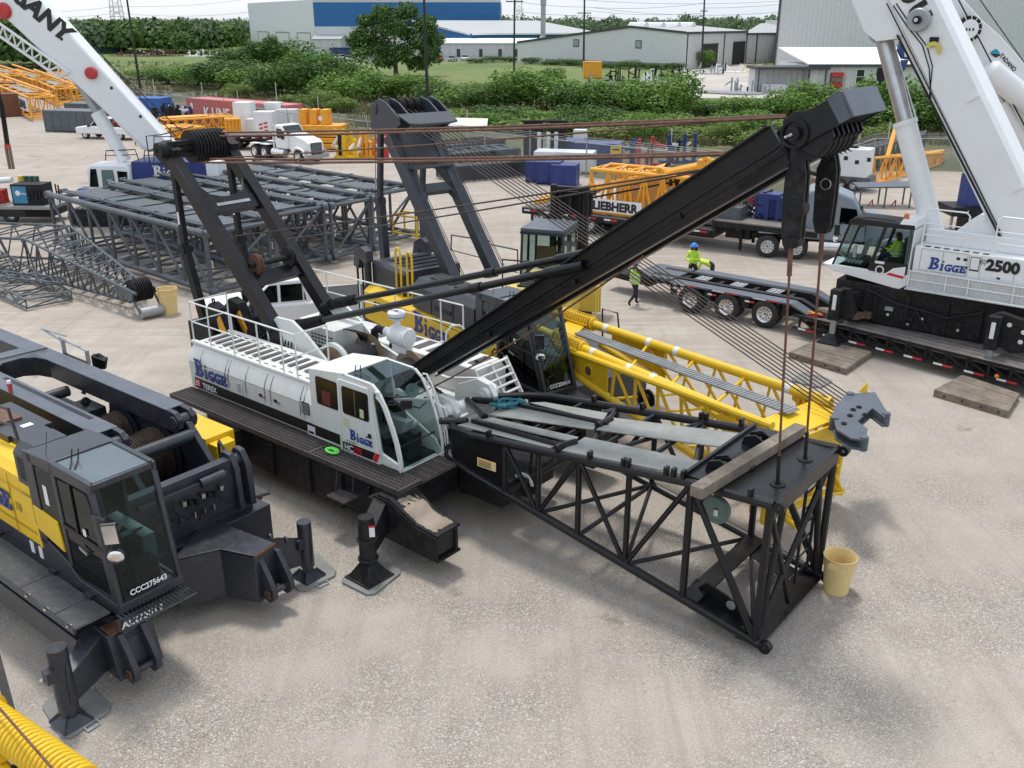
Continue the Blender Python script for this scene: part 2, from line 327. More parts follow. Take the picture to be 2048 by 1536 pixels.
 # ground and setting
def ground_mat(name,kind):
 m,t,b=nt(name);L=t.links.new;tc=N(t,'ShaderNodeTexCoord');P=tc.outputs['Object']
 def noise(sc,det=6,ro=.6,vec=None):
  n=N(t,'ShaderNodeTexNoise',i_Scale=sc,i_Detail=det,i_Roughness=ro);L(vec or P,n.inputs[0]);return n.outputs[0]
 def ramp(src,*st):
  r=N(t,'ShaderNodeValToRGB');L(src,r.inputs[0]);e=r.color_ramp.elements
  while len(e)<len(st):e.new(.5)
  for q,(p,c)in zip(e,st):q.position=p;q.color=(*c,1)if len(c)==3 else c
  return r.outputs[0]
 def mix(f,a,c,mode='MIX'):
  x=N(t,'ShaderNodeMix',data_type='RGBA',blend_type=mode)
  for s,i in((f,0),(a,6),(c,7)):
   if isinstance(s,(int,float)):x.inputs[i].default_value=s
   elif isinstance(s,tuple):x.inputs[i].default_value=(*s,1)
   else:L(s,x.inputs[i])
  return x.outputs[2]
 K,Wh=(0,0,0),(1,1,1)
 if kind=='yard':
  base=ramp(noise(.09,7),(.3,(.405,.356,.302)),(.52,(.48,.426,.366)),(.75,(.555,.498,.43)))
  base=mix(ramp(noise(.65,8,.7),(.42,K),(.72,(.75,.75,.75))),base,(.34,.285,.23))
  mp=N(t,'ShaderNodeMapping');mp.inputs['Scale'].default_value=(.05,1.15,1);mp.inputs['Rotation'].default_value=(0,0,.22);L(P,mp.inputs[0])
  tr=ramp(noise(1.5,7,.68,mp.outputs[0]),(.44,K),(.6,Wh))
  mp2=N(t,'ShaderNodeMapping');mp2.inputs['Scale'].default_value=(.14,2.2,1);mp2.inputs['Rotation'].default_value=(0,0,-.28);L(P,mp2.inputs[0])
  tr2=ramp(noise(1.3,5,.65,mp2.outputs[0]),(.52,K),(.66,Wh))
  far=N(t,'ShaderNodeSeparateXYZ');L(P,far.inputs[0])
  fy=N(t,'ShaderNodeMapRange');fy.inputs[1].default_value=20;fy.inputs[2].default_value=32;L(far.outputs[1],fy.inputs[0])
  base=mix(mixf(t,tr,fy.outputs[0],.5),base,(.37,.305,.245))
  base=mix(mixf(t,tr2,fy.outputs[0],.5),base,(.62,.55,.475))
  gx=N(t,'ShaderNodeMapRange');gx.inputs[1].default_value=30;gx.inputs[2].default_value=15;L(far.outputs[1],gx.inputs[0])
  gp=ramp(noise(.33,6,.6),(.4,(.18,.18,.18)),(.62,Wh))
  gf=mixf(t,gp,gx.outputs[0],.78)
  vo=N(t,'ShaderNodeTexVoronoi',i_Scale=46.0);L(P,vo.inputs[0])
  sx=N(t,'ShaderNodeSeparateColor');L(vo.outputs['Color'],sx.inputs[0])
  st=ramp(sx.outputs[0],(.0,(.15,.133,.116)),(.4,(.305,.274,.24)),(.85,(.415,.378,.333)),(.97,(.68,.645,.59)))
  base=mix(gf,base,st)
  fine=ramp(noise(34,4,.7),(.3,(.62,.62,.62)),(.7,(1.2,1.2,1.2)))
  base=mix(.75,base,fine,'MULTIPLY')
  for rot,sc,amt in((.75,(2.6,.1,1),.2),(-.5,(3.4,.07,1),.2),(.25,(2.2,.06,1),.16)):
   m3=N(t,'ShaderNodeMapping');m3.inputs['Scale'].default_value=sc;m3.inputs['Rotation'].default_value=(0,0,rot);L(P,m3.inputs[0])
   base=mix(ramp(noise(1.1,5,.6,m3.outputs[0]),(.55,K),(.66,(amt,amt,amt))),base,(.27,.235,.2))
  v2=N(t,'ShaderNodeTexVoronoi',i_Scale=.42);L(P,v2.inputs[0]);nz=noise(3,4)
  base=mix(ramp(mixf2(t,v2.outputs[0],mixf(t,nz,nz,.35)),(.13,(.5,.5,.5)),(.2,K)),base,(.1,.085,.07))
  base=mix(ramp(noise(.23,3,.5),(.66,K),(.76,(.55,.55,.55))),base,(.2,.155,.115))
  b.inputs['Roughness'].default_value=.95
  bp=N(t,'ShaderNodeBump',i_Strength=.55,i_Distance=.03);L(mixf2(t,sx.outputs[0],noise(9,6,.7)),bp.inputs['Height']);L(bp.outputs[0],b.inputs['Normal'])
 elif kind=='grass':
  base=ramp(noise(.035,6),(.35,(.11,.165,.04)),(.5,(.16,.205,.055)),(.66,(.22,.215,.085)))
  base=mix(ramp(noise(.5,8,.75),(.4,K),(.7,Wh)),base,(.075,.125,.028))
  b.inputs['Roughness'].default_value=1
 elif kind=='bank':
  base=ramp(noise(.12,7,.65),(.34,(.05,.075,.022)),(.5,(.12,.12,.05)),(.62,(.2,.15,.1)),(.75,(.25,.2,.16)))
  base=mix(ramp(noise(.9,8,.75),(.42,K),(.7,Wh)),base,(.05,.07,.025));b.inputs['Roughness'].default_value=1
 elif kind=='concrete':
  base=ramp(noise(.06,7,.6),(.34,(.38,.35,.31)),(.66,(.55,.5,.45)))
  base=mix(ramp(noise(.6,6,.7),(.5,K),(.75,(.5,.5,.5))),base,(.3,.27,.23));b.inputs['Roughness'].default_value=.9
 L(base,b.inputs['Base Color']);return m
def mixf(t,a,c,k):
 x=N(t,'ShaderNodeMath',operation='MULTIPLY');y=N(t,'ShaderNodeMath',operation='MULTIPLY');y.inputs[1].default_value=k
 t.links.new(a,x.inputs[0]);t.links.new(c,x.inputs[1]);t.links.new(x.outputs[0],y.inputs[0]);return y.outputs[0]
def mixf2(t,a,c):
 x=N(t,'ShaderNodeMath',operation='ADD');t.links.new(a,x.inputs[0]);t.links.new(c,x.inputs[1]);return x.outputs[0]
def sheet(name,pts,m,z):
 mb=MB(m);mb.poly([(p[0],p[1],z)for p in pts]);o=mb.obj(name);return tag(o,kind='structure')
sheet('ground',[(-3500,-60),(3500,-60),(3500,5000),(-3500,5000)],ground_mat('meadow grass','grass'),-.012)
FTOP=[(-60,152),(237,180),(380,194),(575,226),(735,243),(1060,274),(1300,299),(1480,318),(1620,333)]
FTOP2=[(1620,333),(1676,302),(1751,277),(1908,277),(2048,284),(2150,290)]
FH=2.3
fline=[G(x,y,FH)for x,y in FTOP];fline2=[G(x,y,FH)for x,y in FTOP2]
yard=[(p.x,p.y)for p in fline]+[(p.x,p.y)for p in fline2[1:]]+[(140,60),(140,-40),(-140,-40),(-260,170)]
sheet('bank',[(-220,240)]+[(p.x-1,p.y-6)for p in fline]+[(p.x+4,p.y-4)for p in fline2[1:]]+[(150,90),(150,150),(70,138),(20,128),(-20,135),(-60,180),(-120,250)],ground_mat('rough bank grass','bank'),-.008)
sheet('yard',yard,ground_mat('sandy yard soil','yard'),0)
cy=[G(1365,196),G(1640,196),G(1640,142),G(1553,138),G(1490,127),G(1366,139)]
sheet('service_yard',[(p.x,p.y)for p in cy],ground_mat('pale concrete yard','concrete'),-.004)
cp=[G(600,125),G(1010,122),G(1030,106),G(600,104)]
sheet('car_park',[(p.x,p.y)for p in cp],MATS.get('car park')or mat('car park asphalt',(.14,.14,.145),.9),-.004)
mb=MB(mat('pale gravel stone',(.42,.39,.35),.9,var=.5,scale=.8))
rs=random.Random(3)
for i in range(5200):
 px=rs.uniform(-60,2110);py=rs.uniform(1080,1560)if i%3 else rs.uniform(820,1200);p=G(px,py);r=rs.uniform(.006,.017)*(1 if rs.random()<.93 else 1.7)
 a=rs.random()*6;vs=[(p.x+r*math.cos(a+k*1.571)*rs.uniform(.7,1.3),p.y+r*math.sin(a+k*1.571)*rs.uniform(.7,1.3),.001)for k in range(4)]
 vs+=[(p.x+rs.uniform(-.4,.4)*r,p.y+rs.uniform(-.4,.4)*r,r*rs.uniform(.6,1.1))]
 mb.add(vs,[(0,1,4),(1,2,4),(2,3,4),(3,0,4)])
tag(mb.obj('gravel',sharp=10),'loose pale gravel scattered over the near yard','gravel',kind='stuff')
# foliage
def leafm(name,c,c2):
 m,t,b=nt(name);L=t.links.new
 g=N(t,'ShaderNodeNewGeometry');r=N(t,'ShaderNodeValToRGB');L(g.outputs['Random Per Island'],r.inputs[0])
 r.color_ramp.elements[0].color=(*c,1);r.color_ramp.elements[1].color=(*c2,1);r.color_ramp.elements[0].position=.15;r.color_ramp.elements[1].position=.95
 L(r.outputs[0],b.inputs['Base Color']);b.inputs['Roughness'].default_value=.6;b.inputs['Specular IOR Level'].default_value=.25
 tr=N(t,'ShaderNodeBsdfTranslucent');L(r.outputs[0],tr.inputs[0]);mx=N(t,'ShaderNodeMixShader');mx.inputs[0].default_value=.28
 L(b.outputs[0],mx.inputs[1]);L(tr.outputs[0],mx.inputs[2]);L(mx.outputs[0],t.nodes['Material Output'].inputs[0]);return m
LEAF=[leafm('deep green leaves',(.036,.092,.016),(.12,.215,.045)),leafm('bright green leaves',(.072,.165,.02),(.2,.33,.065)),leafm('yellow green leaves',(.12,.19,.03),(.23,.3,.08)),leafm('far hazy leaves',(.06,.11,.05),(.155,.225,.1))]  # last pair has distance haze mixed into the leaf colour, paler and bluer
BARK=mat('grey brown bark',(.12,.095,.07),.9,var=.3)
def leaves(mb,lobes,n,sz,rn,m=0,fill=.45):
 tot=sum(l[3]*l[4]+l[4]*l[5]for l in lobes)
 for cx,cy,cz,rx,ry,rz in lobes:
  for _ in range(int(n*(rx*ry+ry*rz)/tot)):
   z=rn.uniform(-.75,1);a=rn.uniform(0,6.283);q=math.sqrt(max(0,1-z*z));rr=fill+(1.08-fill)*rn.random()**.55
   rr*=1+.16*math.sin(a*5+cx*3)*math.cos(z*6+cy)
   d=V((q*math.cos(a),q*math.sin(a),z));p=V((cx+d.x*rx*rr,cy+d.y*ry*rr,max(.05,cz+d.z*rz*rr)))
   nrm=(d+V((rn.gauss(0,.6),rn.gauss(0,.6),rn.gauss(.35,.5)))).normalized();_,s,u=frame_of(nrm,(rn.gauss(0,1),rn.gauss(0,1),rn.gauss(0,1)+.01))
   k=sz*rn.uniform(.55,1.35)
   mb.add([p-s*k*.5,p-u*k*.33+s*k*.05,p+s*k*.55,p+u*k*.36],[(0,1,2,3)],m)
def make_bush(i,leaf,nl=1500,sz=.34,tall=1.0):
 rn=random.Random(50+i);mb=MB(LEAF[leaf])
 lobes=[(0,0,.45*tall,.42,.42,.45*tall)]
 for k in range(7):a=k*.9+rn.random()*.6;r=rn.uniform(.22,.5);lobes.append((r*math.cos(a),r*math.sin(a),rn.uniform(.25,.72)*tall,rn.uniform(.2,.34),rn.uniform(.2,.34),rn.uniform(.2,.32)*tall))
 leaves(mb,lobes,int(nl*1.9),sz*.155,rn)
 st=MB(BARK)
 for k in range(4):st.tube((rn.uniform(-.05,.05),rn.uniform(-.05,.05),0),(rn.uniform(-.3,.3),rn.uniform(-.3,.3),.55*tall),.018,5,r2=.006)
 return mb,st
BUSH=[]
for i,(lf,tall)in enumerate([(0,1),(1,1),(1,1.15),(2,.9),(0,1.25),(2,.8)]):
 mb,st=make_bush(i,lf,1900 if i<5 else 1200,.36,tall);BUSH.append((mb,st,None))
_bm={}
BL=['dark green bushy shrub on the bank beyond the chain link fence','bright green rounded shrub on the bank beyond the fence','tall bright green shrub on the bank beyond the fence','pale yellow green shrub on the grassy bank','tall dark green shrub in the thicket beyond the fence','low spreading green shrub at the foot of the bank']
def bush(px,py,wpx,hpx,k,rz=None):
 p=G(px,py);dep=math.hypot(p.y,CAMH);W=wpx*dep/FOC;Hh=hpx*dep/FOC*random.uniform(.58,1.02)
 if k not in _bm:
  mb,st,_=BUSH[k];o=mb.obj('shrub');c=st.obj('stem',o);_bm[k]=(o,c);new=o
  tag(o,BL[k],'shrub','shrubs along the bank beyond the fence')
 else:
  o=_bm[k][0].copy();COL.objects.link(o);c=_bm[k][1].copy();COL.objects.link(c);c.parent=o;new=o
 new.location=(p.x,p.y,-.05);new.scale=(W*random.uniform(.85,1.12),W*random.uniform(.85,1.12),Hh);new.rotation_euler=(0,0,random.uniform(0,6.28)if rz is None else rz)
for nb_,b_ in enumerate([(395,172,110,52,1),(440,178,130,70,0),(505,180,120,72,1),(560,188,130,76,0),(610,192,120,72,1),(655,196,130,80,4),(705,202,120,90,1),(752,200,90,60,2),(470,140,110,52,0),(545,138,120,62,0),(600,140,70,40,1),(580,216,55,46,3),(648,220,62,50,3),(690,224,56,44,3),(866,228,50,42,3),(480,196,60,34,3),(340,168,70,34,0),(300,158,70,30,1),(790,196,60,44,0),(822,200,100,62,2),(880,212,110,72,0),(935,216,110,72,1),(990,222,110,78,4),(1040,222,120,86,1),(1090,224,120,92,2),(1145,232,120,96,0),(1195,234,120,86,1),(1245,238,120,84,4),(1290,242,120,94,1),(1340,242,110,88,2),(1105,162,46,34,0),(1345,200,60,50,1),(1390,232,110,52,1),(1440,236,110,52,0),(1490,240,120,56,1),(1540,240,120,50,0),(1590,244,110,78,1),(1632,240,120,92,2),(1672,240,100,84,1),(1715,250,110,70,0),(1760,258,120,100,2),(1815,262,130,104,1),(1870,266,130,110,4),(1930,262,130,120,1),(1990,262,130,170,0),(2045,266,130,176,4),(900,248,130,40,5),(985,258,130,44,5),(1060,264,140,46,5),(1140,270,140,44,5),(1215,275,130,44,5),(1290,280,130,46,5),(1380,276,130,44,5),(1450,284,120,40,5),(1530,288,130,44,5),(1605,290,120,46,5),(1700,280,110,46,5),(1790,276,110,30,5),(1950,288,110,36,5),(1420,258,110,40,3),(1560,262,110,40,5),(1015,246,110,44,0),(1180,256,120,52,4),(1330,264,110,54,1),(1250,262,110,48,1),(1100,252,110,50,1),(1480,262,100,44,1),(1402,136,46,34,1),(1740,215,60,30,5),(20,116,60,12,0),(75,122,60,10,1),(1060,128,40,14,0),(1100,130,46,14,0),(1140,131,46,13,4),(1180,134,46,14,0),(1220,136,46,15,0),(1260,138,46,15,4),(1300,138,46,14,0),(1345,140,46,16,0),(950,126,40,16,0),(985,124,40,18,4),(1020,124,40,16,0)]):
 if b_[4]==5 and nb_%2:b_=(b_[0],b_[1],b_[2]*.55,b_[3]*1.25,random.choice((3,1,0)))
 bush(*b_)
mb=MB(leafm('tall bank grass',(.075,.09,.03),(.25,.2,.11)))
rs=random.Random(5)
def blades(p,h,k):
 for _ in range(k):
  a=rs.random()*6.28;d=V((math.cos(a),math.sin(a),0))*.09;q=V(p)+V((rs.uniform(-.5,.5),rs.uniform(-.5,.5),0))
  mb.add([q-d,q+d,q+V((rs.uniform(-.3,.3),rs.uniform(-.3,.3),h*rs.uniform(.6,1.2)))],[(0,1,2)])
for i in range(5200):
 t=rs.random();px=-40+t*2140
 y0=200 if px<380 else 232 if px<700 else 262 if px<1100 else 300 if px<1500 else 318 if px<1650 else 296
 p=G(px,y0-rs.random()**1.2*(70 if px<1000 else 80)-6);blades(p,.75,4)
tag(mb.obj('rough_grass',sharp=10),'rough tall grass and dry weeds covering the bank beyond the fence','grass',kind='stuff')
def tree(name,label,p,lobes,nl,sz,lf,trunk,group=None):
 if nl>9000:lobes=[(a*1.1,b,c_,d*.84,e*.84,f_*.84)for a,b,c_,d,e,f_ in lobes]
 rn=random.Random(int(p.x*10));t=thing(name,label,'tree',loc=p,group=group)
 mb=MB(LEAF[lf]);leaves(mb,lobes,nl,sz,rn);mb.obj('crown',t)
 tb=MB(BARK);h=max(l[2]for l in lobes);tb.tube((0,0,-.1),(0,0,h*.55),trunk,8,r2=trunk*.55)
 for l in lobes[:8]:tb.tube((0,0,h*.3),(l[0]*.8,l[1]*.8,l[2]),trunk*.4,6,r2=trunk*.12)
 tb.obj('trunk',t);return t
tree('tree','large spreading dark green tree in front of the blue factory wall',G(792,152),[(0,0,9.2,4.2,4,3.6),(-5.2,0,7.6,3.2,3.2,2.6),(-3,1,5.2,3.4,3,2.4),(5.8,0,9.6,2.6,2.6,2.2),(-4.8,0,10.2,2.2,2.2,1.7),(-7.2,0,6.6,2,2,1.6),(7.6,0,6.8,1.9,2,1.8),(4,1,2.2,2.8,2.4,1.9),(4.8,.5,7,3.8,3.5,4.2),(2.2,1,12,2.8,2.6,2),(-1.8,-1,11.6,2.5,2.5,2),(-6.5,1,4.4,2.2,2.5,2),(6.5,-1,4.2,2.6,2.6,3),(1,-2,4,3.4,3,2.6),(-2,-1,3,2.6,2.5,2.4)],12500,.55,0,.5)
for px,py,h,wd,lf,lab in[(545,140,7.5,3.6,0,'dark bushy tree left of the white factory doors'),(505,140,6,3.4,0,'darker tree at the left edge of the white factory wall'),(590,142,4.6,2.6,1,'small green tree below the white roller doors'),(655,138,3.4,2.2,1,'small round tree beside the dark blue container')]:
 tree('tree',lab,G(px,py),[(0,0,h*.6,wd*.7,wd*.7,h*.32),(-wd*.6,0,h*.42,wd*.5,wd*.5,h*.3),(wd*.6,.3,h*.45,wd*.55,wd*.5,h*.3),(.3,0,h*.82,wd*.42,wd*.4,h*.2)],2600,.42,lf,.16,'trees before the white factory')
mb=MB(LEAF[3],LEAF[0]);rs=random.Random(9)
def blob(x,y,r,h,k,m):
 for _ in range(k):
  z=rs.random();a=rs.random()*6.28;q=math.sqrt(1-(z*.9)**2)*rs.uniform(.7,1.05);p=V((x+r*q*math.cos(a),y+r*q*math.sin(a),h*(.25+.75*z)*rs.uniform(.85,1.04)))
  n=V((math.cos(a)+rs.gauss(0,.5),math.sin(a)+rs.gauss(0,.5),z+rs.gauss(.2,.4))).normalized();_,s,u=frame_of(n,(rs.gauss(0,1),rs.gauss(0,1),.5));kk=r*rs.uniform(.08,.17)
  mb.add([p-s*kk,p-u*kk*.7,p+s*kk,p+u*kk*.75],[(0,1,2,3)],m)
for i in range(520):
 y=335+rs.random()**1.6*480;x=(rs.uniform(-120,590)-1024)/FOC*y*1.07
 if x>-.285*y and y<455:continue
 blob(x,y,rs.uniform(4,7.5),rs.uniform(7,11.5)+(y>520)*1.5,430 if y<480 else 170,1 if y<400 and rs.random()<.6 else 0)
for i in range(330):
 y=rs.uniform(430,900);x=(rs.uniform(990,1640)-1024)/FOC*y*1.07
 blob(x,y,rs.uniform(4,8),rs.uniform(8,14),170,0)
for i in range(120):
 y=rs.uniform(900,1500);x=(rs.uniform(-100,2150)-1024)/FOC*y*1.07;blob(x,y,rs.uniform(9,16),rs.uniform(10,15),40,0)
for i in range(26):
 p=AT(rs.uniform(-60,110),100,rs.uniform(215,260));blob(p.x,p.y,rs.uniform(3,5),rs.uniform(8,12.5),900,1)
tag(mb.obj('far_wood',sharp=10),'far dense green wood stretching along the horizon','wood',kind='stuff')
hb=MB(mat('pale spoil heap',(.5,.42,.33),.95));hb.hexa([(-330,880,0),(-225,880,0),(-225,960,0),(-330,960,0)],[(-310,900,11),(-240,905,12.2),(-245,940,12),(-315,940,10.6)])
tag(hb.obj('sand_hill'),kind='structure')
# fence
CH=None
def chain():
 m,t,b=nt('chain link mesh');L=t.links.new;t.nodes.remove(b);tc=N(t,'ShaderNodeTexCoord')
 d=N(t,'ShaderNodeBsdfDiffuse');d.inputs[0].default_value=(.36,.38,.38,1);tr=N(t,'ShaderNodeBsdfTransparent');mx=N(t,'ShaderNodeMixShader')
 n=N(t,'ShaderNodeTexNoise',i_Scale=.4);L(tc.outputs['Object'],n.inputs[0]);mr=N(t,'ShaderNodeMapRange');mr.inputs[3].default_value=.12;mr.inputs[4].default_value=.3;L(n.outputs[0],mr.inputs[0])
 L(mr.outputs[0],mx.inputs[0]);L(tr.outputs[0],mx.inputs[1]);L(d.outputs[0],mx.inputs[2]);L(mx.outputs[0],t.nodes['Material Output'].inputs[0]);return m
CHAIN=chain()
def fence(pts,label,step=4.5,h=FH,tall=True):
 t=thing('chain_link_fence',label,'fence',loc=(pts[0].x,pts[0].y,0));o=V((pts[0].x,pts[0].y,0))
 me=MB(CHAIN);ra=MB(GALV);np_=0;posts=[]
 for a,b in zip(pts[:-1],pts[1:]):
  a=V((a.x,a.y,0))-o;b=V((b.x,b.y,0))-o
  me.poly([a,b,b+V((0,0,h)),a+V((0,0,h))]);ra.tube(a+V((0,0,h)),b+V((0,0,h)),.045,6)
  for k in range(3):zz=h+.13+.13*k;oy=-.08-.08*k;ra.tube(a+V((0,oy,zz)),b+V((0,oy,zz)),.012,4,cap=False)
  k=max(1,round((b-a).length/step))
  for i in range(k):posts.append(lerp(a,b,i/k))
 me.obj('mesh',t);ra.obj('top_rail',t)
 first=None
 for p in posts:
  if first is None:
   pm=MB(GALV);pm.tube((0,0,0),(0,0,h),.05,6);pm.tube((0,0,h),(0,-.34,h+.5),.03,5);first=pm.obj('post',t);first.location=p
  else:c=first.copy();COL.objects.link(c);c.location=p
 return t
fence(fline[1:],'long chain link fence with barbed wire behind the yard');fence(fline2,'chain link fence closing the right side of the yard')
for x,y,l in[(838,284,'left'),(1660,0,'')][:1]:
 p=G(1233,283+22,1.6);sg=MB(YEL,BLACKT);sg.box(-.38,.38,-.02,.02,-.3,.3);sg.box(-.25,.25,-.03,-.021,-.05,.05,1);o=sg.obj('warning_sign',loc=(p.x,p.y+.4,1.75));tag(o,'small yellow warning sign on the chain link fence','sign')
tp=None
for px,y0,y1 in[(312,166,208),(408,172,214),(556,174,226),(639,200,246),(935,228,284),(1125,247,305),(1340,264,322),(1713,268,318),(1773,250,300),(478,186,220)]:
 p=G(px,y1);
 if tp is None:m_=MB(mat('pale fence pole',(.55,.55,.5),.6));m_.tube((0,0,0),(0,0,1),.055,6);tp=o=m_.obj('marker_pole');tag(o,'thin pale pole standing just behind the chain link fence','pole','thin poles behind the fence')
 else:o=tp.copy();COL.objects.link(o)
 o.location=p;o.scale=(1,1,(y1-y0)*p.y/FOC*1.08)
 # poles and wires
POLE=mat('dark utility pole',(.028,.026,.026),.7,var=.3);POLEB=mat('brown timber pole',(.075,.05,.042),.8,var=.3)
def pole(p,top,r,m,label,arms=(),name='utility_pole'):
 t=thing(name,label,'pole',loc=p);mb=MB(m);tp_=V(top)-V(p);mb.tube((0,0,-.2),tp_,r,10,r2=r*.62);mb.obj('pole',t)
 for z,wd in arms:
  q=tp_*(z/tp_.z);a=MB(m,WHITE2);a.beam(q+V((-wd,-.2,0)),q+V((wd,-.2,0)),.16,.18);
  for x in(-wd*.9,-wd*.45,wd*.45,wd*.9):a.tube(q+V((x,-.2,.09)),q+V((x,-.2,.4)),.06,6,m=1)
  a.obj('crossarm',t)
 return t
def polepx(x0,y0,x1,y1,wpx,m,label,arms=(),extra=1.25):
 p=G(x1,y1);q=AT(x0,y0,p.y);q=p+(q-p)*extra;return pole(p,q,wpx*p.y/FOC/2*1.05,m,label,arms)
polepx(254,0,281,180,4.6,POLE,'leftmost black pole rising behind the white telescopic boom')
polepx(848,0,856,226,6.5,POLE,'black pole beside the big spreading tree')
polepx(1029,0,1028,158,4.2,POLE,'thin black pole left of the grey warehouse',[(13.6,1.6)])
polepx(1169,0,1167,142,4.2,POLE,'black pole with a crossarm before the grey gable wall',[(11.9,1.5),(9.2,.7)])
polepx(1409,0,1403,138,4.0,POLE,'black pole in front of the dark warehouse door',[(12.4,.8)])
polepx(2020,0,1996,130,9,POLEB,'brown timber pole with three crossarms before the tall grey hall',[(17.4,2.2),(15.1,1.4),(12.2,1.8)])
def pylon(p,h,wd,label):
 t=thing('pylon',label,'pylon',loc=p);mb=MB(GALV);A=[(-wd,-wd,0),(wd,-wd,0),(wd,wd,0),(-wd,wd,0)];k=.16
 lattice(mb,A,[(x*k,y*k,h)for x,y,_ in A],11,.16,.07);mb.obj('lattice_mast',t)
 c=MB(GALV)
 for z in(h*.28,h*.33,h*.38,h*.6,h*.8):
  c.beam((-wd*1.1,0,z),(wd*1.1,0,z),.25,.25);c.tube((-wd*1.1,0,z),(0,0,z+2),.08,4);c.tube((wd*1.1,0,z),(0,0,z+2),.08,4)
 c.obj('crossarm',t)
pylon(AT(236,45,520)-V((0,0,10)),46,3.4,'steel lattice pylon above the left wood');pylon(AT(1037,45,640)-V((0,0,10)),46,3.2,'distant lattice pylon behind the blue factory')
PWR=mat('power cable',(.1,.105,.11),.6);wms=[MB(PWR),MB(PWR)]
for(x0,y0,x1,y1,sag)in[(-40,22,236,12,3),(-40,30,236,26,3),(236,12,520,-6,3),(236,26,500,24,3),(1030,2,1169,14,1),(1169,14,1409,6,2),(1030,22,1169,30,1),(1169,20,1409,26,2),(1169,34,1600,40,2),(1100,-6,1560,2,3),(1409,16,1600,4,1),(1190,16,1600,20,4)]:
 Y=300 if x0<600 else 236;wm=wms[x0>600]
 a,b=AT(x0,y0,Y),AT(x1,y1,Y+10);wm.pipe([lerp(a,b,i/8)-V((0,0,sag*.35*4*(i/8)*(1-i/8)))for i in range(9)],.035,4)
for wm,l in zip(wms,('over the left wood','over the grey warehouse')):tag(wm.obj('power_line'),'thin power cables strung across the sky '+l,'cable')
# buildings
BW=ribbed('white sheet wall',(.74,.75,.76),0,.6,.55,.35);BBL=ribbed('blue sheet wall',(.015,.14,.36),0,.6,.5,.3);BG=ribbed('pale grey sheet wall',(.66,.66,.665),0,.45,.5,.55,dirt=.1)
BG2=ribbed('grey sheet wall',(.64,.64,.645),0,.9,.5,1,dirt=.12,depth=.15);BR=ribbed('grey sheet roof',(.42,.43,.43),0,.5,.5,.4,dirt=.3);BRW=ribbed('white sheet roof',(.85,.86,.87),0,.5,.4,.3)
TRIM=mat('dark building trim',(.05,.055,.06),.6);BWD=mat('stained white wall',(.6,.6,.58),.7,var=.12,dirt=.4,streak=True)
Yf=372;c0=AT(633,104,Yf);c0.z=0;xr=AT(1000,60,Yf).x;xl=AT(500,60,440)
t=thing('factory','white and royal blue factory with roller doors behind the trees','building',loc=c0)
top=17.9;W=xr-c0.x;lx,ly=xl.x-c0.x,xl.y-c0.y
mb=MB(BG,BBL,BWD,BRW)
mb.box(0,W,0,60,0,8.6,0);mb.box(-.02,W+.02,-.03,60,8.6,top-.9,1);mb.box(-.03,W+.03,-.06,60,top-.9,top,2);mb.obj('blue_wing',t)
mb=MB(BW);mb.slab([(-.05,-.05,0),(lx,ly,0),(lx+20,ly+10,0),(-.05,62,0)],(0,0,top));mb.obj('white_wing',t)
def on(a):return V((lx*a,ly*a,0))
dn=V((ly,-lx,0)).normalized()*(-1 if V((ly,-lx,0)).y>0 else 1)
for a0,a1 in((.06,.24),(.36,.56),(.68,.86)):
 d=MB(WHITE2,TRIM);p,q=on(a0)+dn*.05,on(a1)+dn*.05;d.slab([p,q,q+V((0,0,6.2)),p+V((0,0,6.2))],dn*.12)
 d.beam(p+dn*.15+V((0,0,6.3)),q+dn*.15+V((0,0,6.3)),.15,.2,1);d.beam(p+dn*.15,p+dn*.15+V((0,0,6.3)),.15,.15,1);d.beam(q+dn*.15,q+dn*.15+V((0,0,6.3)),.15,.15,1);d.obj('roller_door',t)
mb=MB(BWD,BR);mb.box(.4,11,-9,-.1,0,4.2);mb.hexa([(.2,-9.3,4.2),(11.2,-9.3,4.2),(11.2,-.07,4.2),(.2,-.07,4.2)],[(.2,-9.3,4.4),(11.2,-9.3,4.4),(11.2,-.07,5.8),(.2,-.07,5.8)],1);mb.obj('lean_to',t)
Yw=318;a=AT(840,108,Yw+24);a.z=0;c=AT(942,108,Yw);c.z=0;e=AT(1196,108,Yw+26);e.z=0
t=thing('workshop','low blue workshop with a broad grey roof and white annex','building',loc=c)
ua=a-c;ue=e-c;h1=6.4;rg=10.4
mb=MB(BBL);mb.slab([(0,0,0),ua,ua+ue,ue],(0,0,h1));mb.add([V((0,0,h1)),ua+V((0,0,h1)),ua+V((0,0,rg-.75))],[(0,1,2)]);mb.obj('wall',t)
r=MB(BR,WHITE2);z0=V((0,0,h1));rr=ua*1.1+V((0,0,rg));r.slab([z0-ua*.03,ue+z0-ua*.03,ue+rr,rr-ue*.03],(0,0,.3));r.beam(z0-ua*.03+V((0,-.2,.1)),ue+z0-ua*.03+V((0,-.2,.1)),.3,.5,1);r.beam(z0+V((-.3,-.2,.1)),rr+V((-.5,-.2,.1)),.3,.6,1);r.obj('roof',t)
for k in(.08,.16,.24,.5,.62):
 wn=MB(TRIM,WHITE2);p=ue*k+V((0,-.1,3.6));wn.beam(p,p+ue.normalized()*1.8,.12,2.0,1);wn.beam(p+V((.2,-.1,0)),p+ue.normalized()*1.6+V((0,-.1,0)),.12,1.7,0);wn.obj('window',t)
mb=MB(BWD,BRW);mb.box(-9,26,-11,-.3,0,3.9);mb.hexa([(-9.4,-11.4,3.9),(26.4,-11.4,3.9),(26.4,-.3,3.9),(-9.4,-.3,3.9)],[(-9.4,-11.4,4.15),(26.4,-11.4,4.15),(26.4,-.3,5.3),(-9.4,-.3,5.3)],1);mb.obj('annex',t)
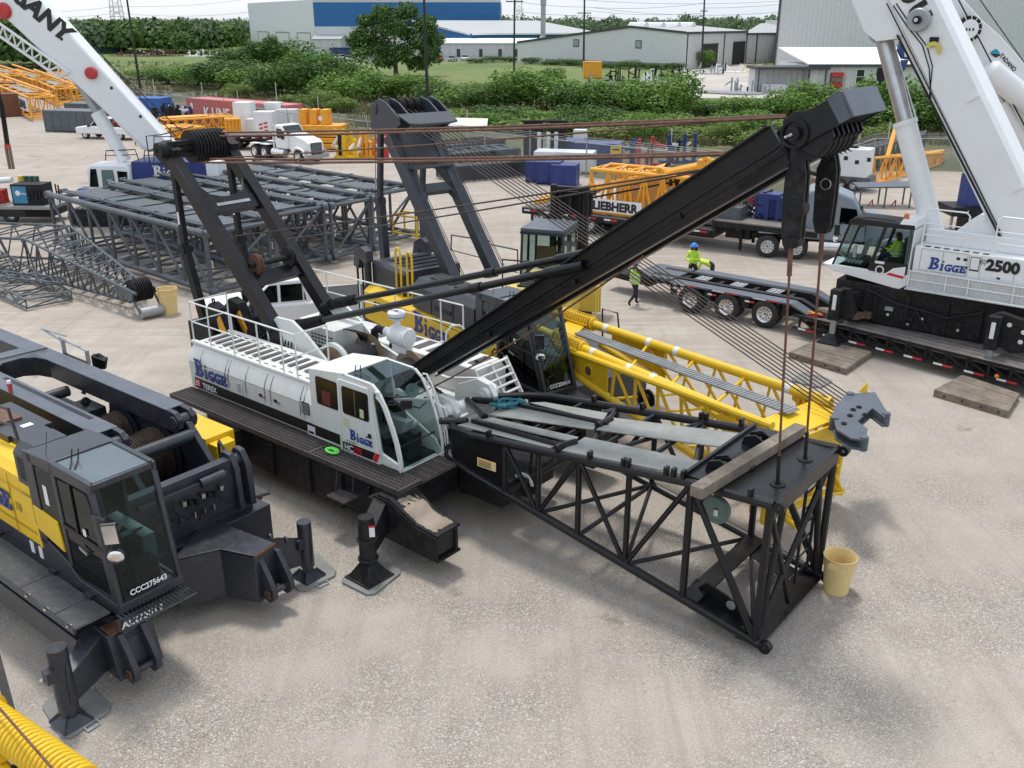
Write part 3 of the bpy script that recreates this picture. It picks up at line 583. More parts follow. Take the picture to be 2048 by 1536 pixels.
for x in(-4,3,9,14,19):d=MB(TRIM);d.box(x,x+1.1,-11.06,-10.9,0,2.3);d.obj('door',t)
st=MB(mat('stair steel',(.1,.09,.085),.7));st.beam((-9,-11.8,0),(-13,-11.8,4.6),.9,.25);st.beam((-13,-11.8,4.6),(-15,-11.8,4.6),.9,.15);st.tube((-15,-11.4,0),(-15,-11.4,5.6),.08,5);st.tube((-13,-12.2,4.6),(-13,-12.2,5.6),.05,5);st.obj('outside_stair',t)
sk=AT(1086,75,285);t=thing('stack','tall silver exhaust stack with an elbow duct beside the warehouse roof','stack',loc=(sk.x,sk.y,0));mb=MB(GALV)
mb.tube((0,0,5),(0,0,16.2),.72,14);mb.tube((0,0,14.6),(0,0,17),.85,14);mb.pipe([(0,0,6.4),(-.5,-.4,5.2),(-1.8,-.8,4.4),(-4.5,-1.4,4)],.8,10);mb.obj('flue',t);mb=MB(GALV);mb.box(-.3,.3,-.3,.3,0,5);mb.obj('support',t)
g0=G(1035,125);g1=G(1368,139);g2=G(1489,127);f=fr2(g0,g1)
t=thing('warehouse','long pale grey warehouse with a low gable and two dark doors','building',f)
L0=(g1-g0).length;zl=f.Y(1035,86,0).z;zr=f.Y(1370,67,0).z;rd=f.Y(1262,55,0);q2=f.loc(g2);bd=V((q2.x-L0,q2.y,0))
prof=[(0,0),(L0,0),(L0,zr),(rd.x,rd.z),(0,zl)]
mb=MB(BG,mat('dark grey plinth',(.24,.25,.25),.8));n=5;front=[V((x,0,z))for x,z in prof];back=[p+bd for p in front]
mb.add(front+back,[(4,3,2,1,0),(5,6,7,8,9),(1,2,7,6),(0,5,9,4)]);mb.box(.5+L0*.18,L0-.05,-.06,0,0,1.2,1);mb.obj('wall',t)
r=MB(BR,TRIM,WHITE2);up=V((0,0,.3));r.slab([front[2]+up*.2,front[3]+up*.2,back[3]+up*.2,back[2]+up*.2],up);r.slab([front[3]+up*.2,front[4]+up*.2,back[4]+up*.2,back[3]+up*.2],up)
for i in(2,3):r.beam(front[i]+V((0,-.15,.2)),front[i+1]+V((0,-.15,.2)),.25,.5,1)
r.beam(front[2]+V((.2,0,.1)),back[2]+V((.2,0,.1)),.3,.5,1);r.obj('roof',t)
for k in range(4):v_=MB(WHITE2);p=lerp(front[3],back[3],.06+.24*k)+V((1,0,.3));v_.lathe(p-V((2.6,0,0)),(1,0,0),[(0,0),(0,.9),(5,.9),(5,0)],8,a0=0,a1=360);v_.obj('roof_vent',t)
fs=fr2(g1,g2)
tn=bd.normalized();on_=V((tn.y,-tn.x,0))
for a_,b_,h in((.24,.5,5.2),(.76,.98,5.4)):
 d=MB(DARK,TRIM);p=V((L0,0,0))+bd*a_+on_*.05;q=V((L0,0,0))+bd*b_+on_*.05;d.slab([p,q,q+V((0,0,h)),p+V((0,0,h))],on_*.06);d.beam(p+on_*.1+V((0,0,h)),q+on_*.1+V((0,0,h)),.2,.25,1);d.obj('door',t)
for a_ in(.02,.6,1.0):d=MB(TRIM);p=V((L0,0,0))+bd*a_+on_*.12;d.tube(p,p+V((0,0,zr)),.13,6);d.obj('downpipe',t)
for k in(.37,.68):wn=MB(TRIM,GALV);x=L0*k+(3 if k>.5 else 0);wn.box(x,x+1.9,-.08,0,4.3,6.1);wn.box(x+.2,x+1.7,-.11,-.081,4.5,5.9,1);wn.obj('wall_vent',t)
t=thing('warehouse','grey warehouse bay with a lower metal roof behind the first one','building',loc=g2);mb=MB(BG2,BR,TRIM);a=G(1600,122)-g2;bk=V((18,46,0))
mb.slab([(0,0,0),a,a+bk,bk],(0,0,zr-.6));mb.obj('wall',t);r=MB(BR,TRIM);z1=V((0,0,zr-.55));r.slab([z1+V((-1,-.6,0)),a+z1+V((1,-.6,0)),a+bk*.5+z1+V((0,0,2.4)),bk*.5+z1+V((0,0,2.4))],(0,0,.25));r.beam(z1+V((0,-.7,.1)),a+z1+V((0,-.7,.1)),.3,.5,1);r.obj('roof',t)
for k in(.18,.52):d=MB(TRIM);p=a*k+V((0,-.2,0));d.tube(p,p+V((0,0,zr-.6)),.14,6);d.obj('downpipe',t)
for k in(.2,.6):v_=MB(WHITE2);p=a*k+bk*.5+z1+V((0,0,2.7));v_.box(p.x-1.5,p.x+1.5,p.y-.8,p.y+.8,p.z-.3,p.z+.8);v_.obj('roof_vent',t)
h0=G(1547,143);t=thing('hall','very tall grey sheet metal hall at the right edge','building',loc=h0,rz=-.27);mb=MB(BG2,TRIM);mb.box(0,150,0,70,0,34);mb.box(-.25,.2,-.25,.3,0,34,1);mb.obj('wall',t)
f=Fr(G(1613,186).x,G(1613,186).y,0);zE=f.Y(1613,131,0).z;wd=f.Y(1832,137,0).x+9
t=thing('annex_building','low grey annex with a bright white roof before the tall hall','building',f)
mb=MB(BG2,TRIM);mb.box(0,wd,0,17,0,zE);mb.tube((.05,-.12,0),(.05,-.12,zE),.12,6,m=1);mb.tube((11.5,-.12,0),(11.5,-.12,zE),.1,6,m=1);mb.obj('wall',t)
zR=f.Y(1657,97,17).z;r=MB(BRW,TRIM);r.slab([(-.3,-.4,zE+.05),(wd+.3,-.4,zE+.05),(wd+.3,17,zR),(-.3,17,zR)],(0,0,.2));r.beam((-.3,-.5,zE),(wd+.3,-.5,zE),.2,.3,1);r.obj('roof',t)
x=f.Y(1719,160,0).x;wn=MB(WHITE2,DARK);wn.box(x-.7,x+.7,-.12,0,1.2,3.5);fr_=wn.obj('window',t);g=MB(GLASSD,DARK);g.box(x-.55,x+.55,-.16,-.125,1.35,2.3,1);g.box(x-.55,x+.55,-.16,-.125,2.4,3.35,1);g.obj('pane',fr_)
mb=MB(RED,TRIM,WOOD)
p=G(1669,186)
for z in range(4):mb.box(-.9,.9,-.6,.6,.1+z*.75,.75+z*.75,0 if z%2 else 2)
o=mb.obj('pallet_stack',loc=p);tag(o,'stack of reddish pallets against the annex wall','pallet stack')
# main crane (white house, black lattice boom foot)
C=Fr(-2.66,20.3,-39.3)
def build_main():
 c=C
 t=thing('crawler_crane','white crane with a black live mast and black boom foot in mid yard','crane',c)
 mb=MB(BLACKD,WOOD)
 mb.box(-3.7,2.7,-2.86,-2.1,.42,1.36);mb.box(-3.7,2.7,2.1,2.86,.42,1.36);mb.box(-3.0,2.6,-2.1,2.1,.5,1.3)
 for x in(-2.6,-1.2,.1,1.15,2.0):mb.box(x,x+.07,-2.93,-2.86,.42,1.2)
 mb.obj('carbody',t,bevel=.015)
 mb=MB(BLACKD);mb.lathe((0,0,1.2),(0,0,1),[(0,1.3),(0,1.4),(.34,1.4),(.34,1.3)],32);mb.obj('slew_ring',t)
 mb=MB(BLACKD,BLACKD,DARK)
 for sx in(1,):
  b=[(2.5,-3.15,.45),(4.17,-3.15,.36),(4.17,-2.5,.36),(2.5,-2.1,.45)]
  mb.slab([(2.5,-3.2,.45),(2.5,-3.2,1.3),(2.95,-3.2,1.3),(3.6,-3.18,.98),(4.17,-3.18,.92),(4.17,-3.18,.4)],(0,.07,0))
  mb.slab([(2.5,-2.45,.45),(2.5,-2.45,1.3),(2.95,-2.45,1.3),(3.6,-2.55,.98),(4.17,-2.55,.92),(4.17,-2.55,.4)],(0,-.07,0))
  mb.slab([(2.6,-3.18,1.3),(2.95,-3.18,1.3),(2.95,-2.45,1.3),(2.6,-2.45,1.3)],(0,0,.05));mb.slab([(2.95,-3.18,1.3),(3.6,-3.16,.98),(3.6,-2.5,.98),(2.95,-2.45,1.3)],(0,0,.05));mb.slab([(3.6,-3.16,.98),(4.2,-3.16,.92),(4.2,-2.5,.92),(3.6,-2.5,.98)],(0,0,.05))
  mb.slab([(2.5,-3.15,.4),(4.19,-3.15,.36),(4.19,-2.5,.36),(2.5,-2.45,.4)],(0,0,.05))
  mb.box(4.05,4.1,-3.12,-2.56,.45,.92,2)
 mb.obj('stub_axle',t,bevel=.01)
 sd_=MB(mat('caked sand',(.3,.245,.19),.95,var=.3,dirt=.4,bump=.6,bscale=25));rs=random.Random(12);nx,ny=14,8;vs=[]
 for i in range(nx+1):
  for j in range(ny+1):
   x=3.0+1.1*i/nx;y=-3.12+.58*j/ny;e=min(i,nx-i,j,ny-j);zd=1.33-(x-2.95)*.49 if x<3.6 else 1.03-(x-3.6)*.105;vs.append((x+rs.uniform(-.03,.03),y+rs.uniform(-.02,.02),zd+(-.015 if e==0 else rs.uniform(.01,.05)+(.05 if 3<i<8 else 0))))
 sd_.add(vs,[(i*(ny+1)+j,(i+1)*(ny+1)+j,(i+1)*(ny+1)+j+1,i*(ny+1)+j+1)for i in range(nx)for j in range(ny)]);sd_.obj('sand_cake',t,sharp=180)
 mb=MB(BLACKD);mb.box(2.5,4.3,1.9,2.7,.45,1.2);mb.box(2.7,3.9,-.9,.9,.5,1.0);mb.obj('stub_axle',t,bevel=.015)
 def jack(x,y,ax,ay,foot=True,lab=None):
  a=MB(BLACKD);d=V((x-ax,y-ay,0));a.hexa([(ax-.15,ay-.3,.5),(ax+.25,ay-.3,.5),(ax+.25,ay+.3,.5),(ax-.15,ay+.3,.5)],[(ax-.15,ay-.3,1.25),(ax+.25,ay-.3,1.25),(ax+.25,ay+.3,1.25),(ax-.15,ay+.3,1.25)])
  a.beam((ax,ay,.92),(x,y,.82),.3,.75,h2=.5);a.tube((x,y,.48),(x,y,1.26),.165,18);a.tube((x,y,.44),(x,y,.5),.2,18);a.tube((x,y,.86),(x,y,.92),.2,18)
  j=a.obj('jack_arm',t,bevel=.012)
  h=MB(BLACKD,STEEL,WHITET,REDT);h.tube((x,y,.9),(x,y,1.36),.145,18);h.tube((x,y,.3),(x,y,.5),.1,12,m=1);h.tube((x,y,.3),(x,y,.36),.15,12)
  dd=V((x-ax,y-ay,0)).normalized();sdv=(C.loc((0,0,0))-V((x,y,0)));sdv.z=0;sdv.normalize();pv=V((-sdv.y,sdv.x,0))
  o_=V((x,y,1.0))+sdv*.15+pv*.02;h.slab([o_,o_+pv*.13,o_+pv*.13+V((0,0,.24)),o_+V((0,0,.24))],sdv*.006,2);h.slab([o_+V((0,0,.2)),o_+pv*.13+V((0,0,.2)),o_+pv*.13+V((0,0,.24)),o_+V((0,0,.24))],sdv*.01,3)
  h.obj('jack_cylinder',t)
  f=MB(BLACKD);f.hexa([(x-.3,y-.3,.075),(x+.3,y-.3,.075),(x+.3,y+.3,.075),(x-.3,y+.3,.075)],[(x-.11,y-.11,.4),(x+.11,y-.11,.4),(x+.11,y+.11,.4),(x-.11,y+.11,.4)]);f.box(x-.34,x+.34,y-.34,y+.34,.055,.085)
  f.obj('jack_foot',t,bevel=.01)
 jack(3.12,-3.95,2.55,-2.95);jack(3.1,3.9,2.5,3.0)
 rj=c.Z(478,885,1.35);jack(rj.x-.9,rj.y-.2,rj.x-1.0,-2.8)
 mb=MB(GRATE);mb.box(1.2,1.75,-3.32,-2.93,.86,.89)
 for i in range(9):mb.box(1.2+i*.066,1.215+i*.066,-3.32,-2.93,.89,.905)
 for x in(1.22,1.72):mb.tube((x,-3.1,.88),(x,-2.98,1.48),.014,5);mb.tube((x,-3.3,.88),(x,-2.9,.6),.014,5)
 mb.obj('step',t)
 mb=MB(BLACKD,WHITE);mb.box(-4.9,2.3,-2.3,2.3,1.32,1.46);mb.box(-3.6,2.2,-.85,.95,1.46,1.9,1);mb.obj('rotating_bed',t,bevel=.01)
 w0,w1=c.Z(345,790,1.5),c.Z(797,978,1.5)
 mb=MB(GRATE);y0,y1=-3.02,-2.42;n=112
 for i in range(n):x=-4.9+i*(7.95/n);mb.box(x,x+.028,y0,y1,1.46,1.5)
 for k in range(7):y=y0+k*(y1-y0)/6;mb.box(-4.93,3.08,y-.009,y+.009,1.455,1.507)
 for x in(-4.93,-2.3,.35,3.06):mb.box(x-.02,x+.02,y0-.02,y1,1.42,1.512)
 mb.box(-4.93,3.08,y0-.03,y0,1.40,1.515);mb.obj('side_walkway',t)
 mb=MB(GRATE);mb.box(2.52,3.1,-2.4,-1.35,1.42,1.45)
 for i in range(12):mb.box(2.52+i*.05,2.535+i*.05,-2.4,-1.35,1.45,1.48)
 for k in range(6):mb.box(2.52,3.1,-2.4+k*.21,-2.385+k*.21,1.45,1.485)
 mb.obj('front_walkway',t)
 HX0,HX1,HY=-4.95,-.22,-2.42
 prof=[(-2.4,1.5),(HY,2.2),(-2.36,2.38),(-2.22,2.62),(-1.05,2.66),(-1.05,1.5)]
 mb=MB(WHITE);mb.prism(prof,'x',HX0,HX1);mb.box(HX0-.04,HX1,-2.26,-2.14,2.6,2.69);mb.obj('engine_house',t,bevel=.02,sharp=12)
 seam=mat('panel gap',(.26,.26,.25),.8)
 mb=MB(seam,DARK,STEEL)
 for x in(-4.45,-3.42,-3.3,-2.62,-1.9,-1.68,-.62,-.5):mb.slab([(x,HY-.004,1.86),(x,HY-.012,2.2),(x,-2.37,2.38),(x,-2.27,2.55),(x+.008,-2.27,2.55),(x+.008,-2.37,2.38),(x+.008,HY-.012,2.2),(x+.008,HY-.004,1.86)],(0,-.004,0))
 mb.box(HX0+.1,HX1-.02,HY-.012,HY,2.215,2.225)
 for x in(-2.1,-1.55):mb.box(x,x+.1,HY-.02,HY,1.98,2.05,1);mb.box(x+.16,x+.2,HY-.03,HY,1.97,2.02,2)
 mb.box(-.55,-.3,HY-.014,HY,1.98,2.26,1)
 for i in range(7):mb.box(-.54,-.31,HY-.022,HY-.014,2.0+i*.035,2.015+i*.035,0)
 mb.obj('panel_gaps',t)
 mb=MB(BLACKT,WHITE);mb.box(-3.75,.84,HY-.007,HY+.01,1.56,1.8);mb.box(-4.75,-3.75,HY-.007,HY+.01,1.56,1.81);mb.obj('black_stripe',t)
 mb=MB(BLUET,BLACKT);o=c.Y(393,757,HY-.012);bigge(mb,(o.x,HY-.012,o.z+.09),(1,0,0),(0,0,1),.45,0,1);mb.obj('company_lettering',t)
 mb=MB(WHITET,REDT);mb.text('TEREX',(-4.42,HY-.012,1.605),(1,0,0),(0,0,1),.2,0,bold=.035);mb.box(-4.72,-4.52,HY-.014,HY-.008,1.6,1.78,1)
 for i in range(3):mb.box(-4.69,-4.55,HY-.018,HY-.014,1.63+i*.05,1.65+i*.05,0)
 mb.obj('maker_lettering',t)
 mb=MB(WHITET,REDT,BLACKT);mb.box(-.4,-.15,HY-.016,HY-.008,1.52,1.74,0);mb.box(-.36,-.19,HY-.018,HY-.016,1.56,1.62,2);mb.box(-2.95,-2.75,HY-.013,HY-.006,1.84,2.12,0)
 for i in range(6):mb.box(-2.93,-2.8+.02*(i%2),HY-.015,HY-.013,1.88+i*.038,1.895+i*.038,2)
 mb.obj('warning_labels',t)
 mb=MB(ANTI,mat('rust stained plate',(.25,.12,.06),.8,var=.4))
 for i in range(15):
  x=-4.75+i*.3;mb.box(x,x+.14,-1.95 if i<8 else-1.85,-1.25,2.663,2.668);mb.box(x+.05,x+.17,-2.18,-2.04,2.64,2.65)
 mb.box(-.42,-.24,-2.1,-1.5,2.668,2.672,1);mb.obj('anti_slip_patches',t)
 def rail(pts,posts,zt,mid,m=WHITE,r=.021,name='handrail'):
  b=MB(m);P=[V(p)for p in pts]
  b.pipe([p+V((0,0,zt))for p in P],r,7);b.pipe([p+V((0,0,mid))for p in P],r*.8,6)
  for k in posts:
   q=lerp(P[int(k)],P[min(int(k)+1,len(P)-1)],k-int(k));b.tube(q,q+V((0,0,zt)),r*.95,7);b.box(q.x-.05,q.x+.05,q.y-.05,q.y+.05,q.z,q.z+.02)
  return b.obj(name,t)
 rail([(-4.93,-1.15,2.66),(-4.93,-2.2,2.66),(-.9,-2.2,2.66),(-.9,-1.3,2.66)],[0,1,1.18,1.42,1.66,1.88,2,3],1.0,.5)
 ra=c.Y(620,545,2.25);rail([(ra.x,1.95,2.5),(-.45,1.95,2.5),(.3,1.95,2.5)],[0,.2,.45,.7,1,2],1.1,.55)
 mb=MB(WHITE,ANTI);mb.prism([(1.0,1.5),(1.0,2.5),(1.95,2.5),(2.2,2.2),(2.2,1.5)],'x',-4.9,1.45);mb.obj('machinery_house',t,bevel=.03)
 mb=MB(ANTI)
 for i in range(9):x=-2.6+i*.46;mb.box(x,x+.26,1.2,1.85,2.502,2.508)
 mb.obj('anti_slip_patches',t)
 sp=[(-3.6,1.5),(-3.75,2.9),(-3.3,3.28),(-2.7,3.3),(-2.2,3.05),(-1.5,2.55),(-.6,2.3),(.8,2.2),(1.9,2.45),(2.3,2.35),(2.42,2.0),(2.1,1.5)]
 for y in(-.86,.82):mb=MB(WHITE);mb.prism(sp,'y',y-.04,y+.04);mb.obj('side_plate',t,bevel=.008)
 FL=mat('rusty drum flange',(.3,.2,.12),.7,var=.4,dirt=.4);RP=ribbed('drum rope',(.06,.055,.06),1,.05,.5,.8)
 for x,z in((-1.55,2.35),(-.1,2.22)):
  d=MB(FL,RP,WHITE);d.lathe((x,-.62,z),(0,1,0),[(0,.1),(0,.52),(.05,.52),(.05,.36),(.6,.36),(1.1,.36),(1.1,.52),(1.15,.52),(1.15,.1)],28,mats=[0,0,0,1,1,0,0,0]);d.ring((x,-.65,z),(0,1,0),.47,.56,.1,28,2);d.obj('hoist_drum',t)
 mb=MB(WHITE,DARK);mb.box(-2.9,-2.0,-.2,.75,1.9,3.0)
 for i in range(8):
  for j in range(7):mb.box(-2.86+j*.12,-2.78+j*.12,-.215,-.2,2.15+i*.09,2.19+i*.09,1)
 mb.obj('cooler_box',t,bevel=.015)
 mb=MB(BLACKD)
 rs=random.Random(4)
 for k in range(9):
  x=-3.6+k*.12;mb.pipe([(x,-.9,2.75),(x+.1,-1.05,2.4),(x+.05,-1.0,2.1),(x+.3,-.8,1.95)],.018,5);mb.pipe([(-2.0+k*.05,.1,3.0),(-1.8+k*.06,.3,2.95),(-1.7,.5,2.5)],.014,5)
 mb.obj('hoses',t)
 mb=MB(WHITE,BLACKD,GALV,STEEL)
 for i in range(34):
  x,y=rs.uniform(-3.4,1.7),rs.choice((rs.uniform(-.78,-.66),rs.uniform(.88,1.0),rs.uniform(-.5,.6)));z=rs.uniform(1.9,2.3)if abs(y)<.6 else rs.uniform(2.0,2.7);w_=rs.uniform(.05,.17);mb.box(x,x+w_*1.6,y,y+w_*.7,z,z+w_*rs.uniform(.5,1.3),rs.choice((0,0,1,1,2,3)))
 for i in range(12):x=rs.uniform(-3.2,1.2);mb.pipe([(x,-.72,2.5),(x+.15,-.75,2.75),(x+.45,-.5,2.6),(x+.6,-.1,2.2)],.02,5,m=1)
 mb.obj('winch_fittings',t)
 p=c.Z(802,672,3.02);ax=V((1,-.05,0));mb=MB(WHITE2,BLACKD,GALV)
 mb.lathe(p-ax*.3,ax,[(0,.1),(0,.21),(.06,.24),(.5,.24),(.5,.255),(.53,.255),(.53,.24),(.6,.22),(.63,.1),(.64,.0)],22)
 mb.box(p.x-.2,p.x+.25,p.y-.12,p.y+.12,2.64,p.z-.15);q=p+V((-.12,0,.2));mb.tube(q,q+V((0,0,.2)),.085,14);mb.lathe(q+V((0,0,.2)),(0,0,1),[(0,.1),(.03,.2),(.17,.22),(.19,.2),(.2,.05)],18)
 mb.lathe(q+V((0,0,.2)),(0,0,1),[(.055,.213),(.09,.218)],18,m=2)
 mb.pipe([p-ax*.3,p-ax*.55],.11,12);mb.pipe([p-ax*.42,p-ax*.62,p-ax*.85,p-ax*.98+V((0,0,-.1)),p-ax*1.0+V((0,0,-.38))],.1,12,m=1);mb.box(p.x-1.14,p.x-.86,p.y-.14,p.y+.14,2.64,2.67);mb.obj('air_cleaner',t)
 mb=MB(WHITE)
 for x in(.25,.75):mb.pipe([(x,1.35,2.64),(x,1.4,3.05),(x+.08,1.5,3.2),(x+.2,1.65,3.2),(x+.3,1.78,3.05),(x+.34,1.85,2.64)],.024,7)
 mb.obj('ladder_hoop',t)
 mb=MB(WHITE);A=[c.Z(877,768,2.3),c.Z(926,730,2.3),c.X(948,790,2.15),c.X(905,802,2.15)]
 x0,y0_,y1_=1.46,1.0,2.15
 mb.box(x0,x0+.55,y0_,y1_,1.5,1.56)
 for i in range(6):mb.box(x0+.02+i*.1,x0+.1+i*.1,y0_,y1_,2.45-i*.16,2.48-i*.16)
 for y in(y0_,(y0_+y1_)/2,y1_):mb.beam((x0,y,2.5),(x0+.66,y,1.45),.05,.1)
 mb.obj('front_ladder',t)
 mb=MB(WHITE)
 for y in(-.62,.62):
  mb.prism([(1.2,1.5),(1.3,2.2),(1.95,2.5),(2.3,2.45),(2.48,2.2),(2.42,1.9),(2.2,1.5)],'y',y-.07,y+.07);mb.tube((2.22,y-.2,2.2),(2.22,y+.2,2.2),.17,16);mb.tube((2.22,y-.25,2.2),(2.22,y+.25,2.2),.09,12)
 mb.tube((1.9,-.62,1.9),(1.9,.62,1.9),.2,16);mb.tube((2.15,-.5,1.75),(2.15,.5,1.75),.1,12);mb.obj('boom_foot_bracket',t,bevel=.01)
 build_main_cab(t,c)
 # gantry
 gf,gt=V((-3.4,0,2.95)),V((-7.02,0,6.75));gd=(gt-gf).normalized();gu=V((-gd.z,0,gd.x))*-1
 mb=MB(BLACK)
 for y in(-.86,.86):mb.beam(gf+V((0,y,0)),gt+V((0,y,0)),.3,.34,up=gu)
 o=mb.obj('gantry_leg_frame',t,bevel=.012)
 mb=MB(BLACK,GALV)
 for s_,hh in((.27,.24),(.70,.3)):
  p=lerp(gf,gt,s_);mb.beam(p+V((0,-.71,0)),p+V((0,.71,0)),hh*1.5,.16,up=gu)
 p=lerp(gf,gt,.76)
 for sg in(-1,1):
  pts=[p+V((0,sg*.71,0))-gd*.1,p+V((0,sg*.71,0))+gd*.42,p+V((0,sg*.5,0))+gd*.05,p+V((0,sg*.25,0))-gd*.05,p-gd*.1]
  mb.slab([q-gu*.06 for q in pts],gu*.12)
 p=lerp(gf,gt,.7)+gu*.09;mb.beam(p+V((0,-.5,0)),p+V((0,.5,0)),.09,.012,1,up=gu);mb.obj('gantry_crossbeam',t,bevel=.01)
 mb=MB(BLACKD)
 for y in(-.86,.86):mb.prism([(-3.55,2.6),(-3.62,3.0),(-3.35,3.1),(-3.15,2.95),(-3.05,2.5),(-3.2,2.3)],'y',y-.1,y+.1)
 mb.obj('gantry_foot_lug',t)
 hd=V((-7.12,0,6.98));mb=MB(BLACKD);RPS=mb
 mb.tube(hd+V((0,-1.2,0)),hd+V((0,1.05,0)),.12,14)
 mb.lathe(hd+V((0,-1.22,0)),(0,1,0),[(0,.05),(0,.2),(.3,.23),(.3,.1)],18)
 for y in(-.86,.86):mb.beam(hd+V((-.15,y,-.4)),hd+V((.1,y,.12)),.26,.5)
 for z in(-.16,.16):mb.beam(hd+V((.12,-1.0,z)),hd+V((.12,-.25,z)),.1,.1)
 mb.obj('gantry_head',t)
 prof=[(0,.1)];y=0
 for k in range(9):prof+=[(y,.1 if k==0 else .28),(y,.42),(y+.022,.42),(y+.045,.31),(y+.068,.42),(y+.09,.42)];y+=.1
 prof+=[(y,.1)];mb=MB(BLACKD);mb.lathe(hd+V((0,-.3,.02)),(0,1,0),prof,26);mb.obj('sheave_pack',t)
 mb=MB(BLACKD);mb.pipe([hd+V((.1,-1.25,-.3)),hd+V((-.3,-1.3,-.3)),hd+V((-.3,-1.3,.35)),hd+V((.1,-1.1,.4)),hd+V((.3,-.3,.55))],.016,5);mb.pipe([hd+V((-.3,-1.3,0)),hd+V((-.35,-.6,.05)),hd+V((-.3,-.6,.5)),hd+V((.2,-.5,.5))],.016,5);mb.obj('head_guard_rail',t)
 for y in(-.9,.78):
  mb=MB(BLACKD,WHITET);a,b,e=V((-7.02,y,6.8)),V((-6.93,y,4.4)),V((-6.45,y,2.5))
  mb.beam(a,b,.13,.17,up=(1,0,0));mb.beam(b+V((0,-.03,.15)),e,.17,.24,up=(1,0,0));mb.tube(b+V((0,-.14,.05)),b+V((0,.14,.05)),.13,12);mb.slab([V((-7.0,y-.075,5.1)),V((-6.92,y-.075,5.1)),V((-6.92,y-.075,5.42)),V((-7.0,y-.075,5.42))],(0,-.012,0),1);mb.obj('gantry_back_strut',t)
 mb=MB(BLACKD,ORG)
 mb.box(-6.7,-5.6,-1.25,.6,1.46,2.6);mb.box(-5.6,-4.3,-1.0,-.2,1.46,2.1)
 for y in(-.95,-.35):mb.prism([(-6.0,2.5),(-6.1,2.95),(-5.85,3.2),(-5.5,3.1),(-5.2,2.6),(-5.1,2.1)],'y',y-.14,y+.14);mb.prism([(-5.45,2.55),(-5.5,2.85),(-5.4,2.95),(-5.3,2.75),(-5.15,2.5),(-5.2,2.35)],'y',y-.19,y-.14,1)
 for k in range(6):mb.tube((-5.4+k*.22,-1.0,1.8),(-4.6+k*.2,-.6,2.6),.03,5);mb.pipe([(-5.9,-.9+k*.2,2.6),(-5.6,-.8+k*.2,2.9),(-5.2,-.7+k*.15,2.3)],.02,5)
 mb.ring((-5.85,-.97,3.24),(0,1,0),.04,.07,.03,12);mb.beam((-4.9,-.7,1.6),(-4.1,-.5,2.7),.1,.14);mb.beam((-4.6,-.2,1.6),(-3.8,-.4,2.6),.1,.14);mb.obj('counterweight_lift',t)
 mb=MB(BLACKD,RUST);p=lerp(gf,gt,.33)+gu*.2;mb.tube(p+V((0,-.7,0)),p+V((0,.7,0)),.07,10)
 for y in(-.5,.5):mb.lathe(p+V((0,y-.05,0)),(0,1,0),[(0,.06),(0,.27),(.03,.27),(.05,.22),(.07,.27),(.1,.27),(.1,.06)],20,m=1 if y<0 else 0)
 mb.obj('guide_sheave',t)
 build_main_boom(t,c,hd,p)
 return t
